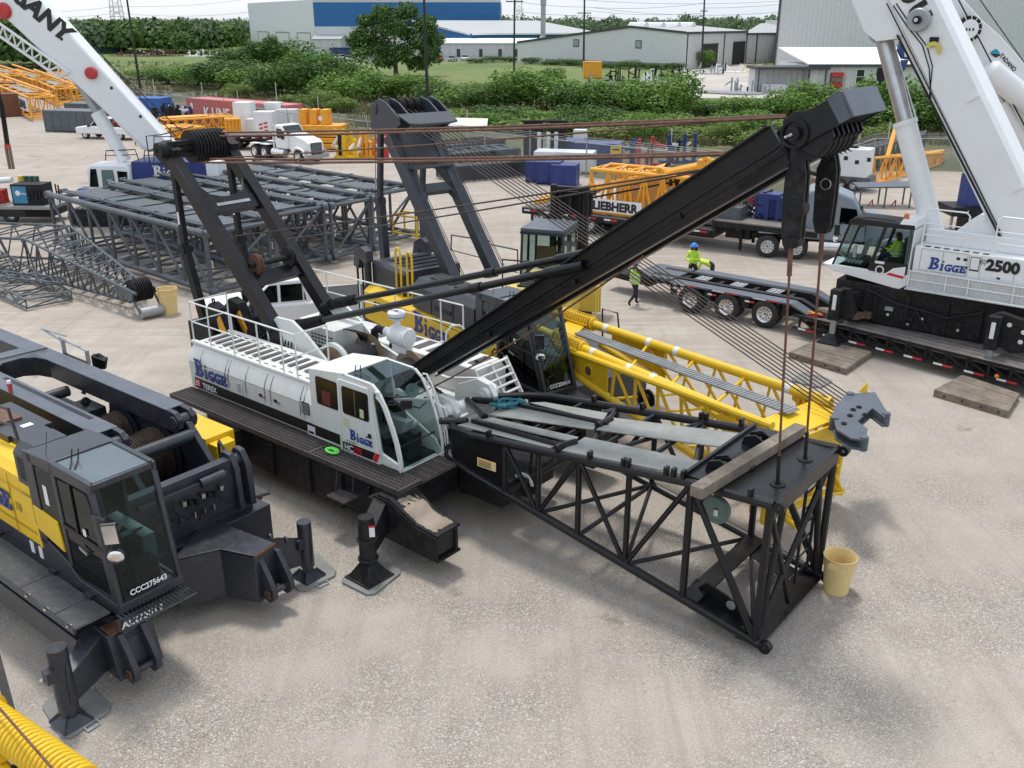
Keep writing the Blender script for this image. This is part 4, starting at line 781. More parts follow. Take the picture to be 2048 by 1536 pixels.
def build_main_cab(t,c):
 y0,y1=-2.42,-1.15
 curve=[(1.74,3.2),(1.95,3.05),(2.12,2.78),(2.27,2.45),(2.4,2.1),(2.48,1.75),(2.5,1.46)]
 mb=MB(WHITE,LINER,DARK)
 mb.slab([(-.22,y0,1.4),(-.22,y0,3.08),(.86,y0,3.22),(1.72,y0,3.2),(1.80,y0,3.12),(1.76,y0,2.95),(2.02,y0,1.4)],(0,.06,0));mb.slab([(1.92,y0,1.75),(2.46,y0,1.62),(2.5,y0,1.4),(2.0,y0,1.4)],(0,.06,0))
 mb.slab([(-.22,y1,1.4),(-.22,y1,3.08),(.86,y1,3.22),(1.0,y1,3.2),(1.1,y1,2.3),(1.5,y1,2.1),(2.3,y1,1.75),(2.5,y1,1.46),(2.5,y1,1.4)],(0,-.05,0))
 mb.slab([(-.22,y0,3.06),(.86,y0,3.2),(.86,y1,3.2),(-.22,y1,3.06)],(0,0,.05));mb.box(-.22,-.17,y0+.06,y1-.05,1.4,3.05);mb.slab([(.78,y0+.06,1.45),(.78,y0+.06,3.18),(.78,y1-.05,3.18),(.78,y1-.05,1.45)],(.05,0,0),1)
 mb.box(-.2,2.5,y0+.06,y1-.05,1.36,1.42);mb.slab([(-.17,y1-.1,1.42),(-.17,y1-.1,3.0),(.78,y1-.1,3.1),(.78,y1-.1,1.42)],(0,-.03,0),2);mb.slab([(.8,y1-.12,1.42),(.8,y1-.12,2.5),(1.5,y1-.12,2.3),(1.7,y1-.12,1.42)],(0,-.03,0),2)
 mb.beam((1.72,y0+.03,3.2),(.86,y0+.03,3.22),.06,.06);mb.beam((1.72,y1-.03,3.2),(.86,y1-.03,3.22),.06,.06);mb.box(.86,.96,y0,y1,3.19,3.26);mb.beam((2.49,y0,1.43),(2.49,y1,1.43),.06,.09)
 for a,b in zip(curve[:-1],curve[1:]):mb.beam((a[0],y0+.02,a[1]),(b[0],y0+.02,b[1]),.07,.1,up=(1,0,0));mb.beam((a[0],y1-.02,a[1]),(b[0],y1-.02,b[1]),.05,.06,up=(1,0,0))
 cab=mb.obj('cab',t,bevel=.012)
 mb=MB(WHITE,seamm:=mat('panel gap',(.2,.2,.19),.8),BLACKT);mb.slab([(.74,y0-.035,1.44),(.76,y0-.035,3.12),(1.66,y0-.035,3.12),(1.7,y0-.035,3.0),(1.88,y0-.035,1.9),(1.94,y0-.035,1.44)],(0,.034,0));mb.tube((.76,y0-.05,1.5),(.78,y0-.05,3.1),.022,6);mb.box(1.62,1.72,y0-.06,y0-.035,2.02,2.12,2);mb.box(1.56,1.59,y0-.055,y0-.035,2.0,2.05,2);door=mb.obj('cab_door',cab,bevel=.01)
 def rr(x0,x1,z0,z1,y,r=.06,sk=0.0):
  P=[]
  for cx,cz,a in((x1-r,z1-r,0),(x0+r,z1-r,90),(x0+r,z0+r,180),(x1-r,z0+r,270)):
   for k in range(4):g=math.radians(a+k*30);P.append((cx+r*math.cos(g)+sk*(cz-z0),y,cz+r*math.sin(g)))
  return P
 for nm,x0,x1,z0,z1,par,ty in(('side_window',.0,.70,2.36,3.0,cab,y0-.008),('door_window',.88,1.68,2.38,3.0,door,y0-.044)):
  g=MB(BLACKT,mat('dark side window',(.012,.012,.013),.12,var=.3,dirt=.06,spec=.22),STEEL,mat('note paper',(.5,.6,.3),.8));g.slab(rr(x0,x1,z0,z1,ty),(0,-.006,0));g.slab(rr(x0+.03,x1-.03,z0+.03,z1-.03,ty-.007),(0,-.004,0),1)
  if nm=='door_window':g.box((x0+x1)/2-.012,(x0+x1)/2+.012,ty-.016,ty-.008,z0+.03,z1-.03,2);g.box(x1-.26,x1-.14,ty-.014,ty-.012,z0+.05,z0+.24,3)
  else:g.box(x0+.2,x0+.46,ty-.013,ty-.0115,z0+.05,z0+.36,3);g.mats[3]=mat('dull red bag',(.16,.015,.015),.7)
  g.obj(nm,par)
 g=MB(GLASS);g.slab([(1.80,y0+.01,2.95),(2.0,y0+.01,2.85),(2.2,y0+.01,2.5),(2.35,y0+.01,2.1),(2.42,y0+.01,1.7),(1.97,y0+.01,1.8)],(0,.01,0));g.obj('quarter_window',cab)
 g=MB(GLASS);cv=[(a-.012,b)for a,b in curve]
 vs=[(x,y,z)for x,z in cv for y in(y0+.06,y1-.05)];g.add(vs,[(2*i,2*i+1,2*i+3,2*i+2)for i in range(len(cv)-1)]);g.obj('windscreen',cab,sharp=60)
 g=MB(GLASS);g.slab([(.96,y0+.06,3.225),(1.72,y0+.06,3.2),(1.72,y1-.06,3.2),(.96,y1-.06,3.225)],(0,0,.012));g.obj('roof_window',cab)
 mb=MB(WHITE)
 for y in(y0-.03,y1+.06):mb.pipe([(1.9,y,3.1),(2.02,y,3.12),(2.2,y,2.85),(2.4,y,2.4),(2.55,y,1.95),(2.58,y,1.6),(2.52,y,1.5)],.02,6);mb.pipe([(1.9,y+.01,3.0),(2.1,y+.01,2.85),(2.33,y+.01,2.4),(2.46,y+.01,1.95),(2.5,y+.01,1.6),(2.56,y+.01,1.55)],.016,6)
 mb.obj('grab_rails',cab)
 mb=MB(BLACKT,MIRROR);mb.pipe([(1.9,y0+.1,2.98),(2.2,y0+.25,2.98),(2.32,y0+.5,2.95)],.018,6);mb.slab([(2.25,y0+.3,2.72),(2.32,y0+.55,2.68),(2.34,y0+.56,2.85),(2.27,y0+.3,2.92)],(.03,-.02,0));mb.pipe([(2.2,y0+.5,2.75),(2.34,y0+.75,2.62),(2.36,y0+.95,2.7)],.02,5);mb.obj('mirror',cab)
 mb=MB(BLACKT);mb.tube((1.05,y0+.2,3.25),(1.08,y0+.22,3.42),.012,5);mb.tube((1.12,y0+.3,3.25),(1.12,y0+.3,3.4),.012,5);mb.tube((1.0,y0+.25,3.28),(1.5,y0+.22,3.24),.01,5);mb.obj('roof_wiper',cab)
 mb=MB(SEATM,DARK,LINER);mb.box(1.0,1.5,y0+.4,y0+.9,1.75,1.9);mb.slab([(.95,y0+.4,1.85),(.95,y0+.9,1.85),(.85,y0+.88,2.65),(.85,y0+.42,2.65)],(.14,0,0));mb.box(1.0,1.9,y0+.15,y0+.36,1.45,2.0,1);mb.box(1.0,1.9,y1-.3,y1-.1,1.45,2.05,2);mb.box(1.05,1.45,y0+.45,y0+.85,1.45,1.75,1);mb.obj('seat',cab,bevel=.03)
 mb=MB(DARK,LINER,GALV);mb.box(2.0,2.2,y0+.5,y1-.35,1.42,2.0);mb.slab([(1.95,y0+.55,2.0),(1.95,y1-.5,2.0),(2.1,y1-.5,2.3),(2.1,y0+.55,2.3)],(.05,0,0),1);mb.lathe((1.75,y1-.15,2.75),(1,-.3,.2),[(0,.02),(0,.15),(.06,.16),(.06,.02)],14,1);mb.beam((2.3,y0+.1,1.9),(2.36,y1-.1,1.95),.03,.03);mb.obj('control_console',cab)
 mb=MB(BLUET,BLACKT);bigge(mb,(1.06,y0-.045,1.83),(1,0,0),(0,0,1),.235,0,1);mb.obj('door_company_lettering',door)
 mb=MB(BLACKT,WHITET,REDT,mat('faded sticker',(.6,.57,.42),.7));mb.slab([(.8,y0-.04,1.53),(.8,y0-.04,1.71),(1.8,y0-.04,1.73),(1.7,y0-.04,1.53)],(0,-.004,0));mb.slab([(1.72,y0-.042,1.53),(1.82,y0-.042,1.73),(1.95,y0-.042,1.73),(1.85,y0-.042,1.53)],(0,-.006,0),2)
 mb.text('HC',(.86,y0-.05,1.55),(1,0,0),(0,0,1),.19,1,bold=.03);mb.text('275',(1.13,y0-.05,1.55),(1,0,0),(0,0,1),.19,2,bold=.03);mb.text('CC275025',(.9,y0-.042,1.735),(1,0,0),(0,0,1),.075,0,bold=.005);mb.box(.86,1.06,y0-.042,y0-.036,2.08,2.28,3);mb.box(2.08,2.22,y0-.008,y0-.002,1.48,1.58,3);mb.obj('model_lettering',door)
def build_main_boom(t,c,hd,guide):
# live mast
 f0,f1=V((.75,0,2.5)),V((9.05,0,8.3));d=(f1-f0).normalized();u=V((-d.z,0,d.x))
 mb=MB(BLACK)
 for y in(-.5,.5):
  a,b=f0+V((0,y,0)),f1+V((0,y,0));mb.beam(a,b,.09,.34,up=u,h2=.66);mb.beam(a+u*.17,b+u*.33,.3,.035,up=u);mb.beam(a-u*.17,b-u*.33,.3,.035,up=u);mb.beam(a+V((0,0,0)),b+V((0,0,0)),.17,.05,up=u);mb.beam(a-u*.05,b-u*.14,.13,.03,up=u)
 for s in(.04,.22,.42,.62,.82,.96):p=lerp(f0,f1,s);mb.beam(p+V((0,-.46,0)),p+V((0,.46,0)),.2,.2,up=u)
 for s in(.3,.55,.8):
  p=lerp(f0,f1,s)-u*.12;mb.tube(p+V((0,-.62,0)),p+V((0,-.55,0)),.05,8)
 mb.obj('live_mast',t,bevel=.006)
 prof=[c.Y(x,y,-.66)for x,y in((1567,277),(1565,242),(1585,224),(1618,220),(1655,199),(1681,184),(1703,235),(1680,248),(1614,285),(1585,304))]
 P2=[(p.x,p.z)for p in prof]
 mb=MB(BLACK,CHARL,BLACKD)
 for y in(-.66,.60):mb.prism(P2,'y',y,y+.06)
 P4,P5,P6,P7=[prof[i]for i in(4,5,6,7)]
 for a,b,m in((P4,P7,1),(P5,P6,1)):pass
 mb.slab([(P4.x,-.67,P4.z),(P5.x,-.67,P5.z),(P5.x,.67,P5.z),(P4.x,.67,P4.z)],u*.03,1);mb.slab([(P5.x,-.67,P5.z),(P6.x,-.67,P6.z),(P6.x,.67,P6.z),(P5.x,.67,P5.z)],(.04,0,.02),1);mb.slab([(P5.x+.006,-.675,P5.z),(P6.x,-.675,P6.z),(P7.x,-.675,P7.z),(P4.x,-.675,P4.z)],(0,-.01,0),1)
 q3=prof[3];mb.slab([(q3.x,-.6,q3.z),(P4.x,-.6,P4.z),(P4.x,.6,P4.z),(q3.x,.6,q3.z)],u*-.04,0)
 mb.obj('mast_head',t,bevel=.012)
 mb=MB(BLACKD);mid=c.Y(1612,262,0);
 for k in range(6):y=-.5+k*.2;mb.lathe((mid.x+.3,y-.05,mid.z-.05),(0,1,0),[(0,.1),(0,.3),(.03,.3),(.05,.25),(.07,.3),(.1,.3),(.1,.1)],24)
 mb.obj('mast_head_sheaves',t)
 mb=MB(BLACK)
 for k in range(7):y=-.57+k*.19;a,b,e=c.Y(1600,300,-.6),c.Y(1645,300,-.4),V((P6.x,0,P6.z));mb.slab([V((a.x,y,a.z)),V((a.x+.35,y,a.z-.12)),V((b.x,y,b.z-.05)),V((b.x+.22,y,b.z+.22)),V((e.x-.3,y,e.z-.16)),V((e.x-.04,y,e.z-.01)),V((e.x-.4,y,e.z+.1)),V((a.x+.3,y,a.z+.35))],(0,.035,0))
 mb.obj('head_ribs',t,bevel=.008)
 mb=MB(BLACKD,STEEL);q=c.Y(1590,267,-.67);mb.ring((q.x,-.67,q.z),(0,-1,0),.17,.21,.05,20);mb.tube((q.x,-.66,q.z),(q.x,-.76,q.z),.1,14);mb.tube((q.x-.12,-.74,q.z-.06),(q.x,-.76,q.z),.02,5,m=1);mb.tube((q.x,.62,q.z),(q.x,.76,q.z),.14,14);mb.pipe([(q.x-.9,-.62,q.z-.9),(q.x-.7,-.7,q.z-.75),(q.x-.3,-.7,q.z-.35),(q.x-.1,-.7,q.z-.15)],.016,5);mb.obj('head_pin',t)
 def link(y,pts,hole,nm='hoist_link'):
  P=[c.Y(a,b,y)for a,b in pts];m=MB(BLACKD,STEEL,RUST)
  for s in(-.1,.03):m.slab([V((p.x,y+s,p.z))for p in P],(0,.06,0))
  for a,b,r in hole:q=c.Y(a,b,y-.1);m.tube((q.x,y-.13,q.z),(q.x,y+.11,q.z),r,16,m=0);m.ring((q.x,y-.14,q.z),(0,1,0),r*.6,r*.75,.02,16,1 if r==.12 else 0)
  e=c.Y(*pts[len(pts)//2],y);return m.obj(nm,t,bevel=.01)
 link(-.42,[(1586,300),(1612,292),(1614,330),(1617,345),(1613,400),(1606,470),(1601,492),(1571,490),(1567,470),(1570,400),(1576,345),(1583,335)],[(1593,352,.1),(1590,418,.15),(1588,485,.09)])
 link(.42,[(1650,306),(1672,300),(1675,318),(1678,340),(1672,400),(1664,455),(1657,466),(1634,462),(1630,440),(1634,380),(1638,335),(1645,322)],[(1656,332,.1),(1653,368,.12),(1646,452,.09)])
 mb=MB(BLACKD);a,b=c.Y(1618,345,-.42),c.Y(1636,350,.42);mb.tube(a,b,.03,6);mb.obj('link_spreader',t)
 for(lx,ly,hx,hy,y0)in((1582,490,1555,970,-.42),(1645,460,1610,920,.42)):
  a=c.Y(lx,ly,y0);b=c.Z(hx,hy,2.86);m=MB(RUST,BLACKD);m.tube(a,b,.022,8)
  m.tube(a,lerp(a,b,.12),.042,8);m.tube(a+V((0,-.14,.05)),a+V((0,.14,.05)),.09,10,m=1);m.tube(lerp(a,b,.87),b,.035,8,m=1);m.lathe(b-V((0,0,.0)),(0,0,1),[(0,.05),(.0,.14),(.03,.13),(.03,.05)],12,m=1);m.obj('hoist_rope',t)
 def rope(p0,p1,r,m,y0,y1,nm,sag=0):
  a=c.Y(*p0,y0);b=c.Y(*p1,y1);o=MB(m)
  if sag:o.pipe([lerp(a,b,i/14)-V((0,0,sag*4*(i/14)*(1-i/14)))for i in range(15)],r,7)
  else:o.tube(a,b,r,8)
  return o.obj(nm,t)
 for k,(a,b,ya,yb,r)in enumerate([((440,265),(1572,231),.5,.4,.024),((440,272),(1572,235),.3,.25,.026),((420,318),(1530,303),-.15,0,.026),((400,325),(1530,307),-.25,-.1,.028),((440,316),(1568,231),.45,.45,.017),((420,312),(900,322),-.1,-.1,.014)][:5]):rope(a,b,r,RUST,ya,yb,'pendant_rope',.05)
 rope((470,472),(1440,334),.017,ROPE,-.3,0,'boom_hoist_rope',.04);rope((575,478),(1440,336),.017,ROPE,.45,.1,'boom_hoist_rope',.06)
 for(a,b,y)in(((590,652),(1168,530),-.62),((655,610),(1185,505),.62)):
  p,q=c.Y(*a,y),c.Y(*b,y);dd=(q-p).normalized();m=MB(BLACK,BLACKD);m.tube(p,q,.075,12);m.tube(q-dd*.9,q,.1,12);m.tube(q-dd*2.9,q-dd*2.6,.1,12);m.tube(p+dd*.1,p+dd*.18,.15,12,m=1)
  for k in range(14):m.lathe(p+dd*(.25+k*.065),dd,[(0,.1),(.02,.135),(.04,.1)],12,m=1)
  m.tube(p-dd*.25,p+dd*.2,.07,10,m=1);m.obj('backstop',t)
 mb=MB(RUST);a,b=f0+V((.4,-.66,-.25)),lerp(f0,f1,.7)-u*.36+V((0,-.5,0));mb.pipe([lerp(a,b,i/10)-u*(.12*4*(i/10)*(1-i/10))for i in range(11)],.02,6);mb.obj('slack_rope',t)
 # boom foot section
 zt=lambda x:1.78+.118*x if x<8.3 else 2.76+.05*(x-8.3)
 zb=lambda x:1.62-.145*(x-2.2)if x<9 else .63-.5*(x-9)
 zb=lambda x:max(.21,1.78-.158*x)if x<9.9 else .21
 xs=[4.36,5.2,6.15,7.23,8.45,9.86];W=1.35
 mb=MB(BLACK)
 for y in(-W,W):
  mb.pipe([(2.3,y*.55,2.1),(2.9,y*.9,2.14),(3.5,y,zt(3.5)+.02),(8.3,y,zt(8.3)),(9.92,y,2.86)],.085,10);mb.pipe([(2.3,y*.55,1.75),(2.8,y*.95,1.5),(3.4,y,1.37),(9.3,y,.33),(9.95,y,.21)],.085,10)
  mb.ring((10.02,y-.06,2.86),(0,1,0),.035,.1,.12,14);mb.ring((10.05,y-.06,.21),(0,1,0),.04,.11,.12,14)
 mb.obj('boom_chords',t)
 zB=lambda x:1.37-(x-3.4)*.1763 if x<9.3 else .33
 mb=MB(BLACK)
 for y in(-W,W):
  for i,x in enumerate(xs):mb.tube((x,y,zB(x)if x<9.5 else .21),(x,y,zt(x)),.058 if 0<i<4 else .07,8)
  for i in range(5):
   a,b=xs[i],xs[i+1]
   if i%2==0:mb.tube((a,y,zt(a)),(b,y,zB(b)),.05,7)
   else:mb.tube((b,y,zt(b)),(a,y,zB(a)),.05,7)
   if i==4:mb.tube((a,y,zt(a)),(b,y,.21),.06,7)
 for i in range(5):
  a,b=xs[i],xs[i+1];s=1 if i%2 else-1;mb.tube((a,-W*s,zB(a)),(b,W*s,zB(b)if b<9.5 else .21),.045,7)
  mb.tube((a,W*s,zt(a)),(b,-W*s,zt(b)),.045,7)
 for x in xs[::2]:mb.tube((x,-W,zB(x)),(x,W,zB(x)),.05,7)
 for x in xs:mb.tube((x,-W,zt(x)),(x,W,zt(x)),.05,7)
 mb.tube((9.86,-W,.3),(9.86,W,2.8),.055,8);mb.tube((9.86,-W,2.8),(9.86,0,.3),.055,8);mb.tube((9.86,-W*.55,2.8),(9.86,-W*.9,.3),.06,8)
 mb.tube((9.86,W*.5,2.8),(9.86,W*.9,.3),.06,8)
 mb.obj('boom_lacing',t)
 mb=MB(BLACK,GALV)
 for y in(-W,W):mb.slab([(2.9,y*.98,1.45),(2.9,y*.98,2.2),(4.36,y,zt(4.36)),(4.36,y,zB(4.36))],(0,.04 if y<0 else-.04,0))
 mb.box(9.5,9.95,-W,W,.14,.18);mb.box(8.4,8.75,-W,W,.5,.55);mb.slab([(8.4,-W*.9,.5),(9.5,-W*.9,.2),(9.5,-W*.55,.2),(8.4,-W*.55,.55)],(0,0,.03));mb.slab([(8.4,W*.9,.5),(9.5,W*.9,.2),(9.5,W*.55,.2),(8.4,W*.55,.55)],(0,0,.03));mb.slab([(8.5,-W*.72,.5),(9.5,-W*.72,.2),(9.5,-W*.72,.45),(9.1,-W*.72,.62),(8.7,-W*.72,.72)],(0,.04,0));mb.tube((9.2,-W*.72-.008,.46),(9.2,-W*.72+.05,.46),.09,12,m=1)
 mb.obj('boom_side_plate',t,bevel=.006)
 def D(px,py,off=.06):
  z=2.5
  for _ in range(6):p=c.Z(px,py,z);z=zt(p.x)+off
  return c.Z(px,py,z)
 for pts in([(975,831),(1020,810),(1058,814),(1195,850),(1187,861)],[(915,852),(948,843),(1060,872),(1100,884),(1122,889),(1100,898)],[(960,841),(984,837),(1157,876),(1147,886),(1060,866)],[(1192,861),(1225,837),(1497,871),(1455,898)],[(1123,903),(1170,876),(1423,929),(1376,953)],[(1060,807),(1090,806),(1215,828),(1205,844)]):
  m=MB(DECKG,BLACK);m.slab([D(*p)for p in pts],(0,0,.025));m.obj('deck_plate',t,bevel=.004)
 mb=MB(BLACK,DARK);mb.box(8.28,9.9,-W+.05,W-.05,2.83,2.87);mb.box(8.28,8.34,-W,W,2.87,2.93);mb.box(9.86,9.94,-W,W,2.6,2.9);mb.slab([D(1462,930,.13),D(1506,898,.13),D(1527,900,.13),D(1507,938,.13)],(0,0,.002),1)
 mb.box(8.6,9.0,-.2,.15,2.871,2.873,1);mb.obj('end_plate',t,bevel=.006)
 mb=MB(BLACK,STEEL)
 for px,py in((1515,890),(1445,940)):
  q=D(px,py,.1)
  for s in(-.13,.13):mb.prism([(q.x-.25,q.z),(q.x-.2,q.z+.16),(q.x,q.z+.24),(q.x+.2,q.z+.14),(q.x+.25,q.z)],'y',q.y+s-.02,q.y+s+.02)
  mb.slab([(q.x-.14,q.y-.02,q.z+.1),(q.x+.05,q.y-.02,q.z+.13),(q.x+.05,q.y+.06,q.z+.13),(q.x-.14,q.y+.06,q.z+.1)],(0,0,.02),1)
 for px,py in((1010,860),(1110,908),(1160,930),(1235,940),(1250,938),(1325,955),(1340,958),(1360,962),(1500,995)):
  q=D(px,py,.05);q.y=-W;mb.box(q.x-.03,q.x+.03,-W-.06,-W+.06,q.z,q.z+.16)
 for px,py in((1250,840),(1385,850),(1395,852),(1468,862),(1155,822)):
  q=D(px,py,.05);q.y=W;mb.box(q.x-.03,q.x+.03,W-.06,W+.06,q.z,q.z+.16)
 mb.obj('deck_bracket',t)
 mb=MB(BLACK)
 for a,b in(((945,842),(1128,892)),((1020,806),(1215,846))):p,q=D(*a,.12),D(*b,.12);mb.tube(p,q,.05,8)
 for a,b in(((1115,895),(1152,884)),((1195,852),(1222,838)),((935,800),(970,834)),((945,800),(1040,806)),((880,842),(935,842))):p,q=D(*a,.1),D(*b,.1);mb.tube(p,q,.075,9)
 mb.obj('folded_ladder_tubes',t)
 mb=MB(YELP,BLACKT,REDT);q=[c.Y(x,y,-W-.05)for x,y in((955,914),(992,926),(992,944),(955,931))];mb.slab(q,(0,-.008,0))
 for k in range(4):a=lerp(q[0],q[3],.2+.2*k);b=lerp(q[1],q[2],.2+.2*k);mb.beam(lerp(a,b,.08)+V((0,-.012,0)),lerp(a,b,.75)+V((0,-.012,0)),.006,.012,1 if k else 2)
 mb.obj('warning_plate',t)
 mb=MB(BLACKD,WHITET);q=c.Y(1055,968,-.5);mb.tube((q.x,-.6,q.z),(q.x,-.35,q.z),.26,18);mb.lathe((q.x-.02,-.62,q.z+.02),(0,1,0),[(0,.2),(.02,.2),(.02,.27),(0,.27),(0,.2)],14,m=1,a0=10,a1=150);mb.tube((q.x,-.45,q.z),(q.x+.1,-.45,q.z+1.0),.03,6);mb.obj('angle_indicator',t)
 mb=MB(mat('faded green disc',(.14,.2,.17),.6,var=.3,dirt=.4),BLACKD,WHITET);q=c.Y(1434,1018,-.75);mb.tube((q.x,-.8,q.z),(q.x,-.74,q.z),.25,22);mb.lathe((q.x,-.81,q.z),(0,1,0),[(0,.2),(-.02,.25),(.03,.27),(.1,.25)],22);mb.tube((q.x,-.82,q.z),(q.x,-.8,q.z),.04,8,m=1);mb.box(q.x-.02,q.x+.06,-.83,-.825,q.z-.1,q.z+.02,2);mb.tube((q.x,-.76,q.z),(q.x,-.76,2.8),.03,6,m=1);mb.obj('cable_reel',t)
 mb=MB(BLACK)
 p0,p1=V((9.86,W*.25,2.6)),V((9.86,W*.25,.5))
 for k in range(7):z=.6+k*.33;mb.tube((9.75,W*.35,z),(9.75,W*.75,z),.022,6)
 for y in(.35,.75):mb.tube((9.75,W*y,.4),(9.75,W*y,2.8),.03,6)
 mb.obj('end_ladder',t)
main=build_main()
c=C;a,b=c.Z(1392,985,2.98),c.Z(1600,858,2.98);loc=C.w(*(lerp(a,b,.5)))
mb=MB(WOOD);dl=(C.w(*b)-C.w(*a));L_=dl.length;mb.box(-L_/2,L_/2,-.115,.115,-.1,.1);o=mb.obj('timber_beam',bevel=.012,loc=loc,rot=(0,0,math.atan2(dl.y,dl.x)));tag(o,'long weathered timber beam laid across the end of the black boom foot','timber')
mb=MB(mat('teal webbing',(.04,.2,.25),.8,var=.25));q=C.w(*c.Z(1018,816,2.22));rs=random.Random(2)
for k in range(5):
 pts=[(rs.uniform(-.15,.15)+.3*math.cos(j*.9+k),rs.uniform(-.08,.08)+.16*math.sin(j*.9+k*1.7),.03+.025*k+rs.uniform(0,.05))for j in range(9)];mb.pipe(pts,.03,5)
o=mb.obj('lifting_sling',loc=q);tag(o,'bunched teal lifting sling on the grey boom deck plates','sling')
mb=MB(mat('lime sling',(.12,.62,.08),.7,var=.1));q=C.w(*c.Z(665,903,1.53));mb.pipe([(.17*math.cos(i*.6),.1*math.sin(i*.6),.02)for i in range(11)],.03,6,closed=True);mb.pipe([(-.15,-.03,.04),(0,.02,.05),(.16,.0,.04)],.03,6);mb.pipe([(-.1,.05,.04),(.05,.07,.03),(.14,.04,.04)],.025,6);o=mb.obj('lifting_sling',loc=q,rot=(0,0,C.a));tag(o,'lime green sling loop lying on the walkway beside the white cab','sling')
# the two yellow and charcoal cranes
ROPED=None
def drum_rope(name):
 m=mat(name+'b',(.085,.058,.042),.6,var=.4,dirt=.3,dcol=(.2,.15,.11),scale=7);t=m.node_tree;b=t.nodes['Principled BSDF'];L=t.links.new
 tc=N(t,'ShaderNodeTexCoord');wv=N(t,'ShaderNodeTexWave',wave_type='BANDS',bands_direction='Y');wv.inputs['Scale'].default_value=6;wv.inputs['Distortion'].default_value=.4;L(tc.outputs['Object'],wv.inputs[0])
 bp=N(t,'ShaderNodeBump',i_Strength=1.0,i_Distance=.05);L(wv.outputs[1],bp.inputs['Height']);L(bp.outputs[0],b.inputs['Normal']);return m
DROPE=drum_rope('brown drum rope')
def drum(t,x,yy0,yy1,z,r):
 d=MB(CHAR,DROPE);w=yy1-yy0;n=int(w/.055);prof=[(0,.08),(0,r*1.25),(.04,r*1.25),(.04,r)]
 d.lathe((x,yy0,z),(0,1,0),prof,30);d.lathe((x,yy1,z),(0,-1,0),prof,30)
 q=[];
 for i in range(n):y=.04+(w-.08)*i/n;q+=[(y,r),(y+.4*(w-.08)/n,r+.02),(y+.8*(w-.08)/n,r)]
 d.lathe((x,yy0,z),(0,1,0),q,34,m=1);return d.obj('rope_drum',t,sharp=80)
def charcoal_cab(t,x0,x1,x2,y0,y1,z0,z1,number,mirror=True):
 """cab: rear x0, roof front x1, sill front x2"""
 mb=MB(CHAR,LINER);xs=lambda z:x2+(x1-x2)*(z-z0)/(z1-z0);yl=.07
 for y in(y0,y1):
  s=1 if y==y0 else-1
  mb.slab([(x0,y,z0),(x0,y,z0+.55),(x0+.75,y,z0+.35),(x0+1.1,y,z0+.12),(x2,y,z0+.1),(x2,y,z0)],(0,s*.06,0))
  for a,b,w_ in(((x0,z0+.4),(x0,z1),.3),((x0+.85,z0+.3),(x0+.8,z1),.12),((x0,z1-.09),(x1,z1-.06),.16)):mb.beam((a[0]+.05,y+s*.03,a[1]),(b[0]+.05,y+s*.03,b[1]),.06,w_,up=(1,0,0)if abs(a[0]-b[0])<.2 else(0,0,1))
  mb.pipe([(x1-.3,y+s*.04,z1-.04),(x1-.06,y+s*.04,z1-.06),(x1+.03,y+s*.04,z1-.18),(x2,y+s*.04,z0+.1)],.055,8);mb.beam((x1-.02,y+s*.03,z1-.5),(x2-.12,y+s*.03,z0+.1),.05,.1,up=(1,0,0))
 mb.box(x0,x2,y0+.06,y1-.06,z0,z0+.06);mb.beam((x2,y0,z0+.06),(x2,y1,z0+.06),.1,.14);mb.slab([(x0,y0,z1-.04),(x0+.85,y0,z1),(x0+.85,y1,z1),(x0,y1,z1-.04)],(0,0,.05));mb.slab([(x0+.85,y0,z1),(x0+.85,y0+.09,z1),(x1,y0+.09,z1-.02),(x1,y0,z1-.02)],(0,0,.05));mb.slab([(x0+.85,y1-.09,z1),(x0+.85,y1,z1),(x1,y1,z1-.02),(x1,y1-.09,z1-.02)],(0,0,.05))
 mb.box(x0,x0+.06,y0+.06,y1-.06,z0,z1-.05);mb.box(x1-.03,x1+.03,y0,y1,z1-.1,z1)
 cab=mb.obj('cab',t,bevel=.012)
 g=MB(GLASSD,BLACKT,WHITET);g.slab([(x0+.12,y0+.02,z0+.62),(x0+.12,y0+.02,z1-.2),(x0+.76,y0+.02,z1-.16),(x0+.8,y0+.02,z0+.42)],(0,.01,0));g.box(x0+.4,x0+.52,y0+.012,y0+.018,z0+1.25,z0+1.6,2);g.obj('side_window',cab)
 g=MB(GLASSD,BLACKT);g.slab([(x0+.95,y0+.02,z0+.22),(x0+.92,y0+.02,z1-.2),(x1-.18,y0+.02,z1-.2),(x1-.06,y0+.02,z1-.4),(x2-.2,y0+.02,z0+.2),(x0+1.2,y0+.02,z0+.16)],(0,.01,0));g.beam((x0+.9,y0+.01,z0+1.05),(x2-.14,y0+.01,z0+1.0),.03,.07,1);g.beam((x0+1.35,y0+.01,z0+1.05),(x0+1.35,y0+.01,z1-.15),.03,.05,1);g.obj('door_window',cab)
 g=MB(STEEL,WHITET);g.beam((x0+1.4,y0-.03,z0+.85),(x0+1.62,y0-.03,z0+.8),.03,.05);g.box(x0+1.55,x0+1.64,y0-.005,y0,z0+1.1,z0+1.22,1);g.obj('door_handle',cab)
 g=MB(GLASS,WHITET,BLACKT);g.slab([(x2+.01,y0+.1,z0+.13),(x1+.01,y0+.1,z1-.1),(x1+.01,y1-.1,z1-.1),(x2+.01,y1-.1,z0+.13)],(.01,0,0));fr_=(x2-x1)/(z1-z0);
 up=V((-fr_,0,1)).normalized();g.text(number,(x2+.055-.2*fr_,y0+.2,z0+.2),(0,1,0),up,.125,1,bold=.03);g.obj('windscreen',cab)
